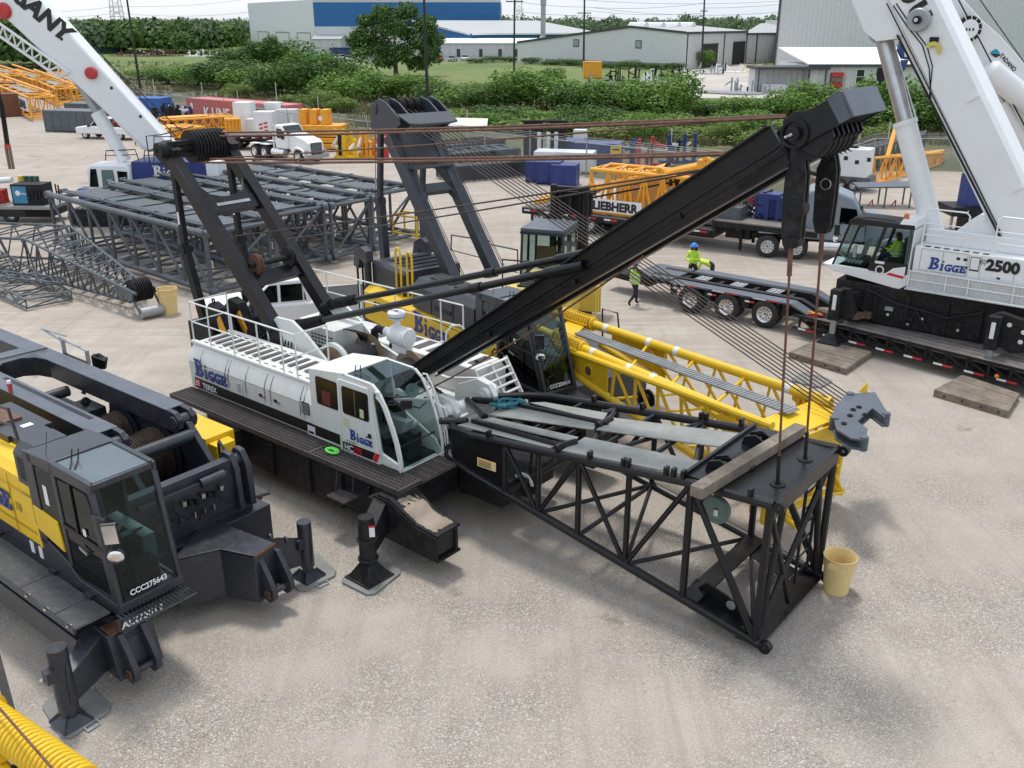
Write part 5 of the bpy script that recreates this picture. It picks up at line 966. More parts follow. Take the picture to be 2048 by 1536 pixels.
 gr=mat('misty roof glass',(.1,.13,.145),.15,var=.1,dirt=.1);g=MB(gr,DARK);g.slab([(x0+.86,y0+.09,z1+.005),(x0+.86,y1-.09,z1+.005),(x1-.03,y1-.09,z1-.015),(x1-.03,y0+.09,z1-.015)],(0,0,.02));g.obj('roof_window',cab)
 g=MB(BLACKT);
 for k in(0,.07):g.tube((x0+1.0+k,y0+.28+k,z1+.05),(x0+1.25+k,y0+.12+k*.5,z1+.03),.012,5);g.tube((x0+1.0+k,y0+.28+k,z1+.05),(x0+.96+k,y0+.33+k,z1+.2),.012,5)
 g.tube((x0+.55,y0+.1,z1+.05),(x0+.5,y0+.2,z1+.4),.006,5);g.obj('roof_wiper',cab)
 g=MB(SEATM,DARK,LINER,mat('green cab trim',(.13,.2,.17),.5,var=.3),WHITET);ym=(y0+y1)/2;g.box(x0+.75,x0+1.25,ym-.26,ym+.26,z0+.45,z0+.6);g.slab([(x0+.7,ym-.25,z0+.5),(x0+.7,ym+.25,z0+.5),(x0+.55,ym+.22,z0+1.45),(x0+.55,ym-.22,z0+1.45)],(.13,0,0));g.obj('seat',cab,bevel=.03)
 g.v,g.f,g.mi=[],[],[];g.box(x0+.7,x2-.35,y0+.12,y0+.3,z0+.05,z0+.75,1);g.box(x0+.7,x2-.45,y1-.32,y1-.1,z0+.05,z0+.8,3);g.box(x2-.5,x2-.2,ym-.1,ym+.3,z0+.05,z0+.5,1)
 rs=random.Random(int(x0*100)+3)
 for k in range(16):a=V((rs.uniform(x0+.9,x2-.3),rs.uniform(y0+.2,y1-.2),z0+rs.uniform(.15,.95)));g.slab([a,a+V((rs.uniform(.03,.16),0,0)),a+V((rs.uniform(.03,.16),rs.uniform(.04,.22),.03)),a+V((0,rs.uniform(.04,.2),0))],(0,0,rs.uniform(.02,.1)),rs.choice((1,1,2,3,3,4)))
 for k in range(4):a=V((x2-.4,ym-.2+k*.12,z0+.1));g.tube(a,a+V((-.15,.02,.55)),.014,5,m=1)
 g.obj('controls',cab)
 if mirror:
  m=MB(CHAR,MIRROR);a=V((x1+.08,y0-.02,z1-.45));m.tube(a,a+V((.28,.03,.0)),.02,6);m.tube(a+V((.28,.03,.05)),a+V((.3,.05,-.75)),.016,6);nrm=V((.72,-.62,-.18)).normalized();sd=V((0,0,1)).cross(nrm).normalized();u=nrm.cross(sd)
  c_=a+V((.36,.02,-.22));m.slab([c_+sd*i*.11+u*j*.2 for i,j in((-1,-.9),(1,-.9),(1,1),(-1,1))],nrm*-.05,0);m.slab([c_+nrm*.004+sd*i*.1+u*j*.185 for i,j in((-1,-.9),(1,-.9),(1,1),(-1,1))],nrm*.003,1)
  c_=a+V((.37,.04,-.6));m.tube(c_-nrm*.05,c_,.13,16);m.lathe(c_,nrm,[(0,.12),(.02,.1),(.03,.06),(.035,.0)],16,m=1);m.obj('mirror',cab)
 return cab
def build_k1():
 k=Fr(-7.15,15.45,-38.2)
 t=thing('crawler_crane','yellow and charcoal crane in the left foreground with lowered gantry and two brown rope drums','crane',k)
 PL=ribbed('perforated walkway',(.075,.08,.085),0,.045,.6,.6,dirt=.4)
 mb=MB(CHAR,RUST);mb.box(-3.5,1.6,-1.6,1.9,.45,1.25);
 top=[k.Z(x,y,1.3)for x,y in((345,1120),(400,1050),(430,1040),(548,1085),(508,1112),(440,1098))];n=len(top)
 mb.slab(top,(0,0,-.05));bot=[V((p.x,p.y,.32))for p in top]
 for i in(0,5,4,3):pass
 mb.add(top+bot,[(i,(i+1)%n,n+(i+1)%n,n+i)for i in range(n)]);e=top[3];f_=top[4]
 mb.slab([e,f_,f_-V((0,0,.06)),e-V((0,0,.06))],(.02,.02,0),1)
 mb.obj('carbody',t,bevel=.012)
 def lug(px,py,y_,h,nm='pin_lug'):
  q=k.Z(px,py,.55);m=MB(CHAR,RUST)
  for s in(-.28,.1):m.prism([(q.x-.5,q.z+.55),(q.x-.15,q.z+.6),(q.x+.05,q.z+.3),(q.x+.17,q.z+.08),(q.x+.18,q.z-.1),(q.x+.05,q.z-.22),(q.x-.1,q.z-.2),(q.x-.25,q.z-.05),(q.x-.5,q.z-.1)],'y',q.y+s,q.y+s+.1)
  m.tube((q.x+.03,q.y-.3,q.z-.04),(q.x+.03,q.y+.23,q.z-.04),.06,14,m=0);m.ring((q.x+.03,q.y-.31,q.z-.04),(0,1,0),.055,.085,.02,14,1);m.box(q.x-.55,q.x-.2,q.y-.25,q.y+.2,q.z-.05,q.z+.5);return m.obj(nm,t,bevel=.02)
 lug(560,1170,0,0);lug(290,1325,0,0)
 mb=MB(CHAR,RUST);mb.hexa([(1.3,-2.2,.35),(3.1,-2.25,.4),(3.1,-1.5,.4),(1.3,-1.0,.35)],[(1.3,-2.2,1.2),(2.9,-2.25,1.15),(2.9,-1.5,1.15),(1.3,-1.0,1.2)]);mb.box(2.6,2.95,-2.2,-1.55,1.15,1.18,1);mb.box(-3.4,2.4,-2.5,-2.25,.55,1.0);mb.obj('stub_axle',t,bevel=.02)
 def jack(b,h,axy,r=.15):
  m=MB(CHAR);a=V((*axy,.85));m.hexa([(a.x-.1,a.y-.2,.45),(b.x-.02,b.y-.12,.35),(b.x+.02,b.y+.12,.35),(a.x+.1,a.y+.2,.45)],[(a.x-.1,a.y-.2,1.2),(b.x-.02,b.y-.12,.85),(b.x+.02,b.y+.12,.85),(a.x+.1,a.y+.2,1.2)]);ar=m.obj('jack_arm',t,bevel=.01)
  m=MB(CHAR,STEEL);m.tube((b.x,b.y,.3),(b.x,b.y,h),r,18);m.tube((b.x,b.y,.12),(b.x,b.y,.3),r*.8,14);m.box(b.x-.06,b.x+.1,b.y-r-.1,b.y-r+.04,h-.5,h-.3);m.tube((b.x-.05,b.y-r-.05,h-.45),(b.x-.1,b.y-r-.12,h-.5),.03,6,m=1);m.pipe([(b.x+r,b.y+.03,h-.25),(b.x+r+.05,b.y,.8),(b.x+r,b.y,.4)],.014,5);m.obj('jack_cylinder',t)
  m=MB(CHAR);m.hexa([(b.x-.24,b.y-.24,.06),(b.x+.24,b.y-.24,.06),(b.x+.24,b.y+.24,.06),(b.x-.24,b.y+.24,.06)],[(b.x-.1,b.y-.1,.2),(b.x+.1,b.y-.1,.2),(b.x+.1,b.y+.1,.2),(b.x-.1,b.y+.1,.2)])
  for s in((1,1),(1,-1),(-1,1),(-1,-1)):m.beam((b.x+s[0]*.22,b.y+s[1]*.22,.07),(b.x+s[0]*.1,b.y+s[1]*.1,.22),.02,.06)
  m.obj('jack_foot',t)
 j1=k.Z(143,1440,.08);j2=k.Z(617,1150,.08);jack(j1,1.42,(2.45,-2.05));jack(j2,k.Y(605,1042,j2.y).z,(2.55,1.05),.135)
 m=MB(CHAR);
 for px,py in((538,1075),(570,1080)):q=k.Z(px,py,1.2);m.ring((q.x,q.y,q.z),(.3,1,0),.03,.07,.04,12)
 m.obj('jack_arm_eye',t)
 mb=MB(CHAR);mb.box(-7.5,1.4,-1.95,1.65,1.25,1.5);mb.box(1.4,2.9,-1.95,-.9,1.3,1.5);mb.obj('rotating_bed',t,bevel=.01)
 mb=MB(PL,CHAR,STEEL);
 for a,b in((-7.5,-1.0),(-.98,.98),(1.0,2.12),(2.14,2.75)):mb.box(a,b,-2.62,-2.06,1.42,1.45)
 mb.box(-7.5,2.75,-2.35,-2.33,1.45,1.455);mb.box(-7.5,2.75,-2.66,-2.62,1.36,1.455,1)
 for x in(-1.0,.99,2.13):mb.box(x-.1,x+.1,-2.1,-2.0,1.46,1.52,1)
 for x in(1.3,1.9,2.6):mb.ring((x,-2.64,1.44),(0,0,1),.025,.045,.015,10,2)
 mb.obj('side_walkway',t)
 mb=MB(CHAR,WHITET);
 for i in range(17):y=-2.05+i*.068;mb.tube((2.95,y,1.47),(3.38,y,1.47),.012,5)
 for x in(2.95,3.17,3.38):mb.tube((x,-2.07,1.46),(x,-.93,1.46),.016,6)
 mb.slab([(3.0,-2.1,1.2),(3.0,-.95,1.2),(2.98,-.95,1.42),(2.98,-2.1,1.42)],(.02,0,0));mb.text('AL275013',(3.03,-2.05,1.24),(0,1,0),(0,0,1),.17,1,bold=.03);mb.obj('front_step',t)
 mb=MB(YEL);mb.prism([(-2.0,1.78),(-2.02,2.55),(-1.98,2.95),(-1.85,3.08),(-1.0,3.08),(-1.0,1.78)],'x',-7.5,.62);mb.obj('engine_house',t,bevel=.02,sharp=12)
 mb=MB(YEL,mat('panel gap',(.2,.2,.19),.8),WHITET,CHAR,BLACKT,REDT)
 mb.slab([(.66,-2.03,2.62),(.66,-2.03,2.18),(1.5,-2.03,2.02),(1.42,-2.03,2.55)],(0,.06,0));mb.slab([(.66,-2.03,2.2),(.7,-2.03,1.8),(.62,-2.03,1.8),(.6,-2.03,2.2)],(0,.05,0));mb.obj('cab_side_panel',t,bevel=.015)
 mb=MB(mat('yellow panel gap',(.4,.25,.01),.7),WHITET,CHAR,REDT)
 for x in(-.15,-2.3):mb.box(x,x+.012,-2.028,-2.018,1.8,2.95)
 mb.box(-7.5,.6,-2.03,-2.015,2.02,2.035);mb.box(-7.5,.6,-2.03,-2.0,2.72,2.735);mb.box(-.02,.16,-2.03,-2.02,2.3,2.45);
 mb.box(-7.5,2.9,-1.99,-1.96,1.46,1.78,2)
 for x,w_ in((.15,.12),(.45,.12),(.8,.1),(.95,.12),(1.1,.22)):mb.box(x,x+w_,-2.0,-1.99,1.52,1.74,1)
 mb.box(1.1,1.32,-2.003,-2.0,1.69,1.74,3);mb.obj('panel_trim',t)
 mb=MB(BLUET);o=k.Y(0,1015,-2.04);bigge(mb,(-1.98,-2.035,2.2),(1,0,0),(0,0,1),.62);mb.obj('company_lettering',t)
 cab=charcoal_cab(t,.72,2.68,2.98,-2.02,-.92,1.52,3.6,'CCC275643')
 mb=MB(CHAR,DARK);mb.prism([(-2.0,2.9),(-2.0,3.45),(-1.85,3.62),(-1.3,3.62),(-1.2,3.5),(-1.2,2.9)],'x',.25,.72)
 for i in range(7):
  for j in range(3):mb.box(.36+j*.08,.41+j*.08,-2.012,-1.995,3.0+i*.06,3.03+i*.06,1)
 mb.obj('aircon_unit',t,bevel=.02)
 mb=MB(CHAR,RUST,WHITET);mb.box(-2.6,-1.0,-1.55,-.75,1.5,3.2);mb.box(-1.0,-.1,-1.5,-.9,2.9,3.2);mb.box(-2.5,-1.6,-1.5,-1.0,3.2,3.24,1);mb.box(-1.3,-1.15,-1.2,-1.0,3.2,3.21,2);mb.obj('machinery_box',t,bevel=.02)
 mb=MB(CHAR);a=[k.Z(x,y,z)for x,y,z in((25,825,3.1),(22,800,3.4),(55,810,3.4),(65,850,3.1))];mb.pipe([(-1.5,-1.6,3.15),(-1.5,-1.6,3.75),(-.85,-1.5,3.75),(-.7,-1.5,3.15)],.03,7);mb.pipe([(-1.5,-1.6,3.45),(-.75,-1.5,3.45)],.02,6);mb.obj('guard_rail',t)
 gm=CHARL;zg=3.0
 for y0,y1,nm in((-.34,.08,0),(1.12,1.5,1)):
  mb=MB(CHAR,CHARL);mb.box(-8.5,-.35,y0,y1,zg-.42,zg-.006);mb.box(-8.5,-.3,y0-.02,y1+.02,zg-.006,zg+.02,1)  # paler top plate: sky reflection put into the colour of the charcoal beam
  for s in(y0-.01,y1-.1):mb.prism([(-.5,zg-.42),(-.5,zg+.02),(-.05,zg-.0),(.08,zg-.12),(.08,zg-.3),(-.05,zg-.42)],'y',s,s+.11)
  mb.tube((-.08,y0-.05,zg-.2),(-.08,y1+.05,zg-.2),.13,16)
  if nm==0:
   for q in(.03,.08):mb.box(-4.5,-1.0,y1-q-.06,y1-q-.03,zg+.02,zg+.04)
  mb.obj('gantry_beam',t,bevel=.015)
 mb=MB(CHAR,CHARL);mb.box(-6.2,-5.5,.08,1.12,zg-.42,zg-.006);mb.box(-6.2,-5.5,.08,1.12,zg-.006,zg+.018,1);mb.tube((-5.75,-.3,zg+.05),(-5.6,1.45,zg+.05),.02,6)  # crossbeam top likewise coloured paler for the sky reflection
 for sg,yy in((1,.08),(-1,1.12)):mb.prism([(-5.5,yy),(-4.9,yy),(-5.3,yy+sg*.12),(-5.5,yy+sg*.35)],'z',zg-.42,zg+.018)
 mb.obj('gantry_crossbeam',t,bevel=.01)
 mb=MB(CHAR);mb.box(-3.6,-2.9,-.1,1.2,2.3,2.4);mb.box(-4.8,-3.0,0,1.15,1.5,2.2);mb.tube((-4.2,0,2.45),(-4.2,1.1,2.45),.12,12);mb.box(-2.9,-2.84,-.1,1.2,1.6,2.4);mb.obj('centre_deck',t)
 mb=MB(WHITE2,BLACKD);mb.beam((-3.4,.3,2.45),(-3.4,.3,2.62),.04,.04);mb.beam((-3.4,.5,2.45),(-3.4,.5,2.62),.04,.04);mb.beam((-3.4,.28,2.62),(-3.4,.52,2.62),.05,.05);mb.lathe((-3.2,.95,2.5),(1,0,0),[(0,.03),(0,.1),(.05,.1),(.05,.03)],12,1);mb.obj('camera_bracket',t)
 for y in(-.15,1.32):mb=MB(CHAR);mb.prism([(-3.0,1.5),(-2.8,2.5),(-.4,2.45),(-.1,2.75),(.1,2.8),(.3,2.6),(1.35,1.5)],'y',y-.06,y+.06);mb.obj('side_plate',t,bevel=.01)
 drum(t,-2.2,-.05,1.2,1.98,.47);drum(t,-.85,-.05,1.2,1.9,.55)
 mb=MB(CHAR);mb.tube((.18,-.2,2.55),(.18,1.35,2.55),.13,18);mb.tube((.75,-.2,1.75),(.75,1.35,1.75),.1,14);mb.obj('cross_tube',t)
 mb=MB(CHAR,BLACKD,STEEL);x=1.45;mb.box(x-.06,x,-.85,1.25,1.45,2.35);mb.box(x-.2,x,-.85,1.25,2.35,2.42);mb.box(x,x+.1,-.7,1.1,2.18,2.26);mb.tube((x+.1,.5,2.25),(x+.1,1.0,2.25),.09,12)
 rs=random.Random(8)
 for i in range(14):a=V((x+.06,rs.uniform(-.6,1.0),rs.uniform(1.7,2.15)));mb.pipe([a,a+V((.1,rs.uniform(-.15,.15),-.1)),a+V((.06,rs.uniform(-.4,.3),-.35))],.014,5,m=1)
 for i in range(7):a=V((x+.03,.1+i*.13,1.95-.04*(i%3)));mb.box(a.x,a.x+.09,a.y,a.y+.07,a.z,a.z+.09,1 if i%3 else 2)
 for i in range(3):mb.tube((x+.05,.35+i*.2,1.6),(x+.05,.35+i*.2,1.72),.022,8,m=2)
 mb.obj('valve_panel',t)
 mb=MB(CHAR);
 for y in(1.3,1.55):mb.prism([(1.1,1.4),(1.05,2.3),(1.2,2.52),(1.4,2.5),(1.55,2.25),(1.6,1.4)],'y',y-.06,y+.06)
 mb.tube((1.3,1.2,2.3),(1.3,1.65,2.3),.12,14);mb.obj('boom_foot_lug',t,bevel=.015)
 mb=MB(YEL,BLACKD);a=k.Z(400,862,1.95);mb.box(-2.6,-.6,2.05,2.75,1.45,1.95);mb.slab([(-.62,2.1,1.5),(-.62,2.6,1.5),(-.3,2.55,1.5),(-.3,2.1,1.5)],(0,0,.35));mb.prism([(-.4,1.5),(.3,1.2),(.75,.95),(.7,.75),(.3,.7),(-.5,1.0)],'y',1.75,1.85)
 for i in range(4):mb.pipe([(-.6,2.05,1.7+i*.03),(-.3,1.85,1.6),(-.1,1.8,1.3+i*.05)],.02,5,m=1)
 mb.obj('tool_box',t,bevel=.02)
 mb=MB(PL,CHAR,RED);P=[k.Z(x,y,1.0)for x,y in((447,1010),(540,985),(475,950),(432,985))];mb.slab(P,(0,0,-.05));mb.pipe([P[1],P[0]],.022,6,m=1);q=k.Z(462,1002,1.0);e=k.Z(438,960,1.0);hv=V((0,0,1.15));ev=(e-q)*.55
 mb.pipe([q,q+hv*.9,q+hv+ev*.2,q+hv+ev*.8,q+hv*.9+ev,q+ev],.03,7,m=1);mb.tube(q+hv*.35,q+hv*.35+ev,.02,6,m=1);mb.tube(q+hv*.68,q+hv*.68+ev,.02,6,m=1)
 mb.obj('access_platform',t)
 mb=MB(mat('faded red bumper',(.42,.08,.08),.5,var=.15));P=[k.Z(x,y,.85)for x,y in((445,1020),(465,1030),(495,1025),(515,1008),(522,992))];mb.pipe(P,.05,6);mb.slab([p for p in P]+[p+V((-.1,.1,0))for p in reversed(P)],(0,0,.06));mb.obj('red_bumper',t)
 mb=MB(BLACKD,GALV);P=[k.Z(200,735,2.6)];q=P[0];mb.slab([q+V((-.12,-.05,0)),q+V((.1,.1,-.02)),q+V((.16,.14,.22)),q+V((-.02,.05,.34)),q+V((-.14,-.04,.3))],(.05,-.08,0));mb.slab([q+V((-.14,-.04,.3)),q+V((.16,.14,.22)),q+V((.3,-.02,.2)),q+V((.05,-.15,.28))],(0,0,.03));mb.tube(q,q-V((0,.5,.5)),.05,6);mb.obj('floodlight',t)
 mb=MB(GALV,BLACKD);b0,b1=k.Z(130,708,2.95),k.Z(178,728,2.95);mb.beam(b0,b1,.05,.05,1);
 for b in(b0,b1):mb.box(b.x-.04,b.x+.04,b.y-.03,b.y+.03,b.z,b.z+.32);
 up1=[k.Y(x,y,b0.y+.0)for x,y in((83,657),(120,688))];up2=[k.Y(x,y,b1.y)for x,y in((118,675),(172,705))]
 mb.tube(b0+V((0,0,.3)),up1[0],.022,6);mb.tube(up1[0],k.Y(132,672,b0.y),.02,6);mb.tube(b1+V((0,0,.3)),up2[0],.022,6);mb.tube(k.Y(112,676,b1.y),k.Y(160,694,b1.y),.018,6);mb.obj('folded_handrail',t)
 return t,k,j1,j2
K1T,K1,j1_,j2_=build_k1()
o=MB(mat('red bottle',(.5,.06,.08),.4),WHITET);p=K1.Z(22,785,3.03);o.lathe((0,0,0),(0,0,1),[(0,.0),(0,.04),(.2,.05),(.2,.04)],14);o.lathe((0,0,.2),(0,0,1),[(0,.045),(.06,.04),(.07,0)],14,1);o=o.obj('thermos_flask',loc=K1.w(*p));tag(o,'red flask with a white cap standing on the lowered gantry beam','flask')
def mat_pad(fr,pts,label,group='outrigger mats on the gravel',th=.05,m=MAT,rope_at=None):
 P=[fr.w(*fr.Z(x,y,th))for x,y in pts];c=sum(P,V((0,0,0)))/len(P);c.z=0;t=thing('outrigger_mat',label,'outrigger mat',loc=c,group=group);mb=MB(m)
 Q=[V((p.x-c.x,p.y-c.y,.003))for p in P];n=len(Q);R=[]
 for i,p in enumerate(Q):a,b=Q[i-1],Q[(i+1)%n];R+=[lerp(p,a,.12),lerp(p,b,.12)]
 mb.slab(R,(0,0,th));mb.obj('plate',t,bevel=.008)
 if rope_at is not None:
  a,b=lerp(Q[rope_at],Q[(rope_at+1)%n],.35),lerp(Q[rope_at],Q[(rope_at+1)%n],.6);d=(a+b)*.5;d.z=0;d.normalize();m2=MB(mat('rope handle',(.3,.36,.38),.8));m2.pipe([a+V((0,0,.03)),a+d*.1+V((0,0,.02)),b+d*.1+V((0,0,.02)),b+V((0,0,.03))],.015,6);m2.obj('rope_handle',t)
 return t
mat_pad(C,[(676,1160),(742,1192),(808,1140),(752,1117)],'grey mat under the front jack of the white crane')
mat_pad(K1,[(78,1405),(180,1372),(228,1415),(128,1482)],'dark mat with a rope handle under the leftmost jack',rope_at=2)
mat_pad(K1,[(556,1140),(632,1103),(678,1146),(602,1184)],'grey mat between the two foreground cranes',rope_at=2)
def build_coil():
 k=K1;t=thing('boom_section','yellow boom part with a big yellow coil spring in the bottom left corner','boom section',k);zc=1.45;a=k.Z(-30,1430,zc);b=k.Z(165,1570,zc);d=(b-a);L_=d.length;d.normalize();_,s,u=frame_of(d)
 mb=MB(YEL);R=.215;pitch=.088;n=int(L_/pitch*14);mb.pipe([a+d*(pitch*i/14)+s*(R*math.cos(i*2*math.pi/14))+u*(R*math.sin(i*2*math.pi/14))for i in range(n)],.036,8);mb.obj('coil_spring',t,sharp=80)
 mb=MB(YEL);mb.tube(a-d*1.0,b+d*.5,.16,14);mb.tube(a-d*.1,a,.3,18);mb.obj('spring_tube',t)
 q=-s if s.y>0 else s;q=V((q.x,q.y,0)).normalized();mb=MB(YEL,BLACKD,RUST,STEEL);c0=k.Z(15,1505,1.2);mb.slab([c0+V((-.6,-.2,0)),c0+V((.05,.1,0)),c0+V((.15,-.05,0)),c0+V((.1,-.3,0)),c0+V((-.5,-.5,0))],(0,0,.05));mb.tube(c0+V((-.4,-.1,-.1)),c0+V((1.6,-.15,-.15)),.09,10);mb.tube(c0+V((.0,-.1,-.05)),c0+V((.2,-.6,-1)),.08,10);mb.tube(c0+V((-.4,.12,.05)),c0+V((.4,.12,.02)),.07,10);mb.tube(c0+V((.35,-.1,.0)),c0+V((.35,.2,.0)),.06,8,m=1);mb.obj('bracket',t)
 mb=MB(RUST);mb.tube(k.Z(-5,1412,1.86),k.Z(125,1560,1.86),.017,6);mb.obj('wire_rope',t)
 mb=MB(BLACKD);mb.beam(k.Z(-10,1305,1.2),k.Z(22,1425,.8),.12,.1);mb.obj('black_strut',t)
build_coil()
def build_k2():
 k=Fr(.6,24.5,-53);yc=.35
 t=thing('crawler_crane','yellow and charcoal crane with raised slate gantry and yellow boom foot, behind the white crane','crane',k)
 mb=MB(CHAR,BLACKD);mb.box(-4.0,2.4,-1.4,2.1,.4,1.1);mb.box(-6.3,2.6,-1.95,2.6,1.1,1.3);mb.lathe((0,yc,.9),(0,0,1),[(0,.9),(0,1.0),(.25,1.0),(.25,.9)],24);mb.obj('carbody',t)
 mb=MB(BLACKD);
 for(x,y)in((1.9,.6),(1.4,1.9)):
  mb.hexa([(x-.3,y-.3,.12),(x+.3,y-.3,.12),(x+.3,y+.3,.12),(x-.3,y+.3,.12)],[(x-.12,y-.12,.4),(x+.12,y-.12,.4),(x+.12,y+.12,.4),(x-.12,y+.12,.4)]);mb.tube((x,y,.4),(x,y,1.2),.15,12)
 q=k.Z(1180,790,.55);mb.prism([(q.x-.5,.3),(q.x-.5,1.0),(q.x-.1,1.05),(q.x+.35,.75),(q.x+.45,.35)],'y',q.y-.35,q.y+.35);mb.tube((q.x,q.y-.4,.65),(q.x,q.y+.4,.65),.25,14);mb.obj('jack',t)
 mb=MB(YEL);mb.prism([(-2.0,1.25),(-2.0,2.15),(-1.8,2.3),(-1.0,2.3),(-1.0,1.25)],'x',-6.1,.1);mb.slab([(.1,-2.03,2.2),(.1,-2.03,1.5),(1.0,-2.03,1.5),(1.0,-2.03,2.3)],(0,.06,0));mb.obj('engine_house',t,bevel=.03)
 mb=MB(CHAR,DARK);mb.prism([(-1.95,2.3),(-1.93,2.95),(-1.7,3.15),(-.9,3.15),(-.9,2.3)],'x',-3.2,-.1);mb.prism([(-1.6,2.0),(-1.6,2.95),(-1.5,3.05),(.4,3.05),(.4,2.0)],'x',-6.2,-4.2)
 for i in range(4):mb.box(-5.9+i*.4,-5.65+i*.4,-1.2,.2,3.05,3.08,1);mb.box(-2.9+i*.6,-2.5+i*.6,-1.5,-1.0,3.15,3.18,1)
 for x in(-2.2,-1.1):mb.box(x,x+.012,-1.962,-1.94,2.3,2.95,1)
 mb.box(-3.2,.1,-2.012,-1.99,2.18,2.2,1);mb.box(-2.0,-1.2,-1.97,-1.94,2.5,2.62,1);mb.obj('hood',t,bevel=.02)
 mb=MB(CHAR,GALV);mb.box(-3,2.9,-1.98,-1.9,1.0,1.3);mb.box(-.3,2.7,-2.6,-2.02,1.0,1.05,0);mb.slab([(-.2,-2.02,1.3),(-.2,-2.02,1.52),(.9,-2.02,1.52),(1.3,-2.02,1.3)],(0,.05,0),0);mb.obj('side_skirt',t)
 mb=MB(BLACKT);mb.text('KOBELCO',(-5.45,-2.01,1.78),(1,0,0),(0,0,1),.26,bold=.035);mb.obj('maker_lettering',t)
 mb=MB(BLUET);bigge(mb,(-3.05,-2.01,1.62),(1,0,0),(0,0,1),.62);mb.obj('company_lettering',t)
 mb=MB(WHITET,CHAR);mb.slab([(2.98,-2.1,1.0),(2.98,-1.0,1.0),(2.98,-1.0,1.35),(2.98,-2.1,1.35)],(.03,0,0),1);mb.text('KOBELCO',(3.02,-2.05,1.08),(0,1,0),(0,0,1),.22,bold=.03);mb.box(3.0,3.6,-2.1,-.95,1.36,1.4,1);mb.obj('front_step',t)
 charcoal_cab(t,.2,2.35,2.98,-2.02,-1.0,1.45,3.5,'CCC250414')
 mb=MB(BLACKD)
 for x in(.1,1.5):mb.pipe([(x,-2.5,1.05),(x,-2.55,1.3),(x,-2.5,2.35),(x+.1,-2.5,2.45),(x+.45,-2.5,2.42),(x+.5,-2.5,2.3),(x+.5,-2.55,1.05)],.024,6)
 mb.obj('grab_rails',t)
 mb=MB(YEL)
 for x in(-4.6,-3.95):mb.pipe([(x,-1.65,2.3),(x,-1.65,3.6),(x+.08,-1.65,3.75),(x+.2,-1.65,3.75),(x+.28,-1.65,3.6),(x+.28,-1.65,2.3)],.035,8)
 mb.obj('ladder_hoop',t)
 for y in(-1.7,.5):
  mb=MB(CHAR,BLACKD);x=-6.6;mb.prism([(x-.45,2.75),(x-.3,3.25),(x+.1,3.45),(x+.45,3.35),(x+.5,3.0),(x+.25,2.95),(x,3.05),(x-.15,2.7)],'y',y-.12,y+.12);mb.tube((x+.3,y,1.2),(x+.3,y,3.0),.12,12);mb.tube((x-.3,y-.05,1.3),(x-.3,y-.05,2.75),.04,6,m=1);mb.tube((x-.15,y+.05,1.3),(x-.15,y+.05,2.75),.04,6,m=1);mb.obj('counterweight_cylinder',t,bevel=.01)
 fa,ga=V((-3.3,0,2.75)),V((-6.75,0,6.7));d=(ga-fa).normalized();u=V((d.z,0,-d.x))if d.z>0 else None;u=V((-d.z,0,d.x))*-1
 GM=mat('slate gantry paint',(.027,.033,.044),.38,var=.15,dirt=.1)
 ya,yb=-.4,1.1
 mb=MB(GM)
 for y in(ya,yb):mb.beam(fa+V((0,y,0)),ga+V((0,y,0)),.36,.36,up=u)
 mb.obj('gantry_leg_frame',t,bevel=.02)
 mb=MB(GM);
 def Q(s,y):return lerp(fa,ga,s)+V((0,y,0))+u*.14
 mb.slab([Q(.78,ya+.1),Q(1.0,ya+.1),Q(1.0,yb-.1),Q(.78,yb-.1)],u*-.28)
 for y0,y1,sg in((ya+.18,ya+.42,1),(yb-.18,yb-.42,-1)):mb.slab([Q(.66,y0),Q(.8,y0),Q(.8,y1)],u*-.28)
 mb.slab([Q(.58,ya+.1),Q(.64,ya+.1),Q(.64,yb-.1),Q(.58,yb-.1)],u*-.2)
 for y0,y1 in((ya+.18,ya+.42),(yb-.18,yb-.42)):mb.slab([Q(.54,y0),Q(.64,y0),Q(.64,y1)],u*-.26);
 p=lerp(fa,ga,.74)+u*.25;mb.beam(p+V((0,ya,0)),p+V((0,yb,0)),.12,.05,up=u);mb.obj('gantry_crossbeam',t,bevel=.01)
 prof=[k.Y(x,y,ya-.22)for x,y in((741,262),(741,208),(756,197),(772,206),(797,236),(800,250),(782,266))]
 mb=MB(GM,STEEL)
 for y in(ya-.22,ya+.2,yb-.2,yb+.15):mb.prism([(p.x,p.z)for p in prof],'y',y,y+.06)
 pc=prof[1]+V((.25,0,-.12));mb.ring((pc.x,ya-.25,pc.z),(0,1,0),.1,.17,.05,16);mb.tube((pc.x,ya-.26,pc.z),(pc.x,yb+.3,pc.z),.1,14);mb.tube((prof[0].x+.03,ya-.24,prof[0].z+.05),(prof[0].x+.03,ya-.22,prof[0].z+.05),.05,10,m=1)
 P=[k.Z(x,y,prof[4].z+.02)for x,y in((790,247),(798,232),(848,216),(863,240),(848,251))];mb.slab([(prof[4].x-.15,ya-.2,prof[4].z+.1),(prof[4].x+.45,ya-.1,prof[4].z-.12),(prof[4].x+.55,ya+.25,prof[4].z-.15),(prof[4].x+.55,yb-.25,prof[4].z-.15),(prof[4].x+.45,yb+.1,prof[4].z-.12),(prof[4].x-.15,yb+.2,prof[4].z+.1)],(.02,0,-.06));mb.obj('gantry_head',t,bevel=.012)
 mb=MB(BLACKD)
 for i in range(6):y=ya+i*.27;mb.lathe((pc.x+.15,y,pc.z-.02),(0,1,0),[(0,.08),(0,.3),(.03,.3),(.06,.25),(.09,.3),(.12,.3),(.12,.08)],20)
 mb.obj('gantry_sheaves',t)
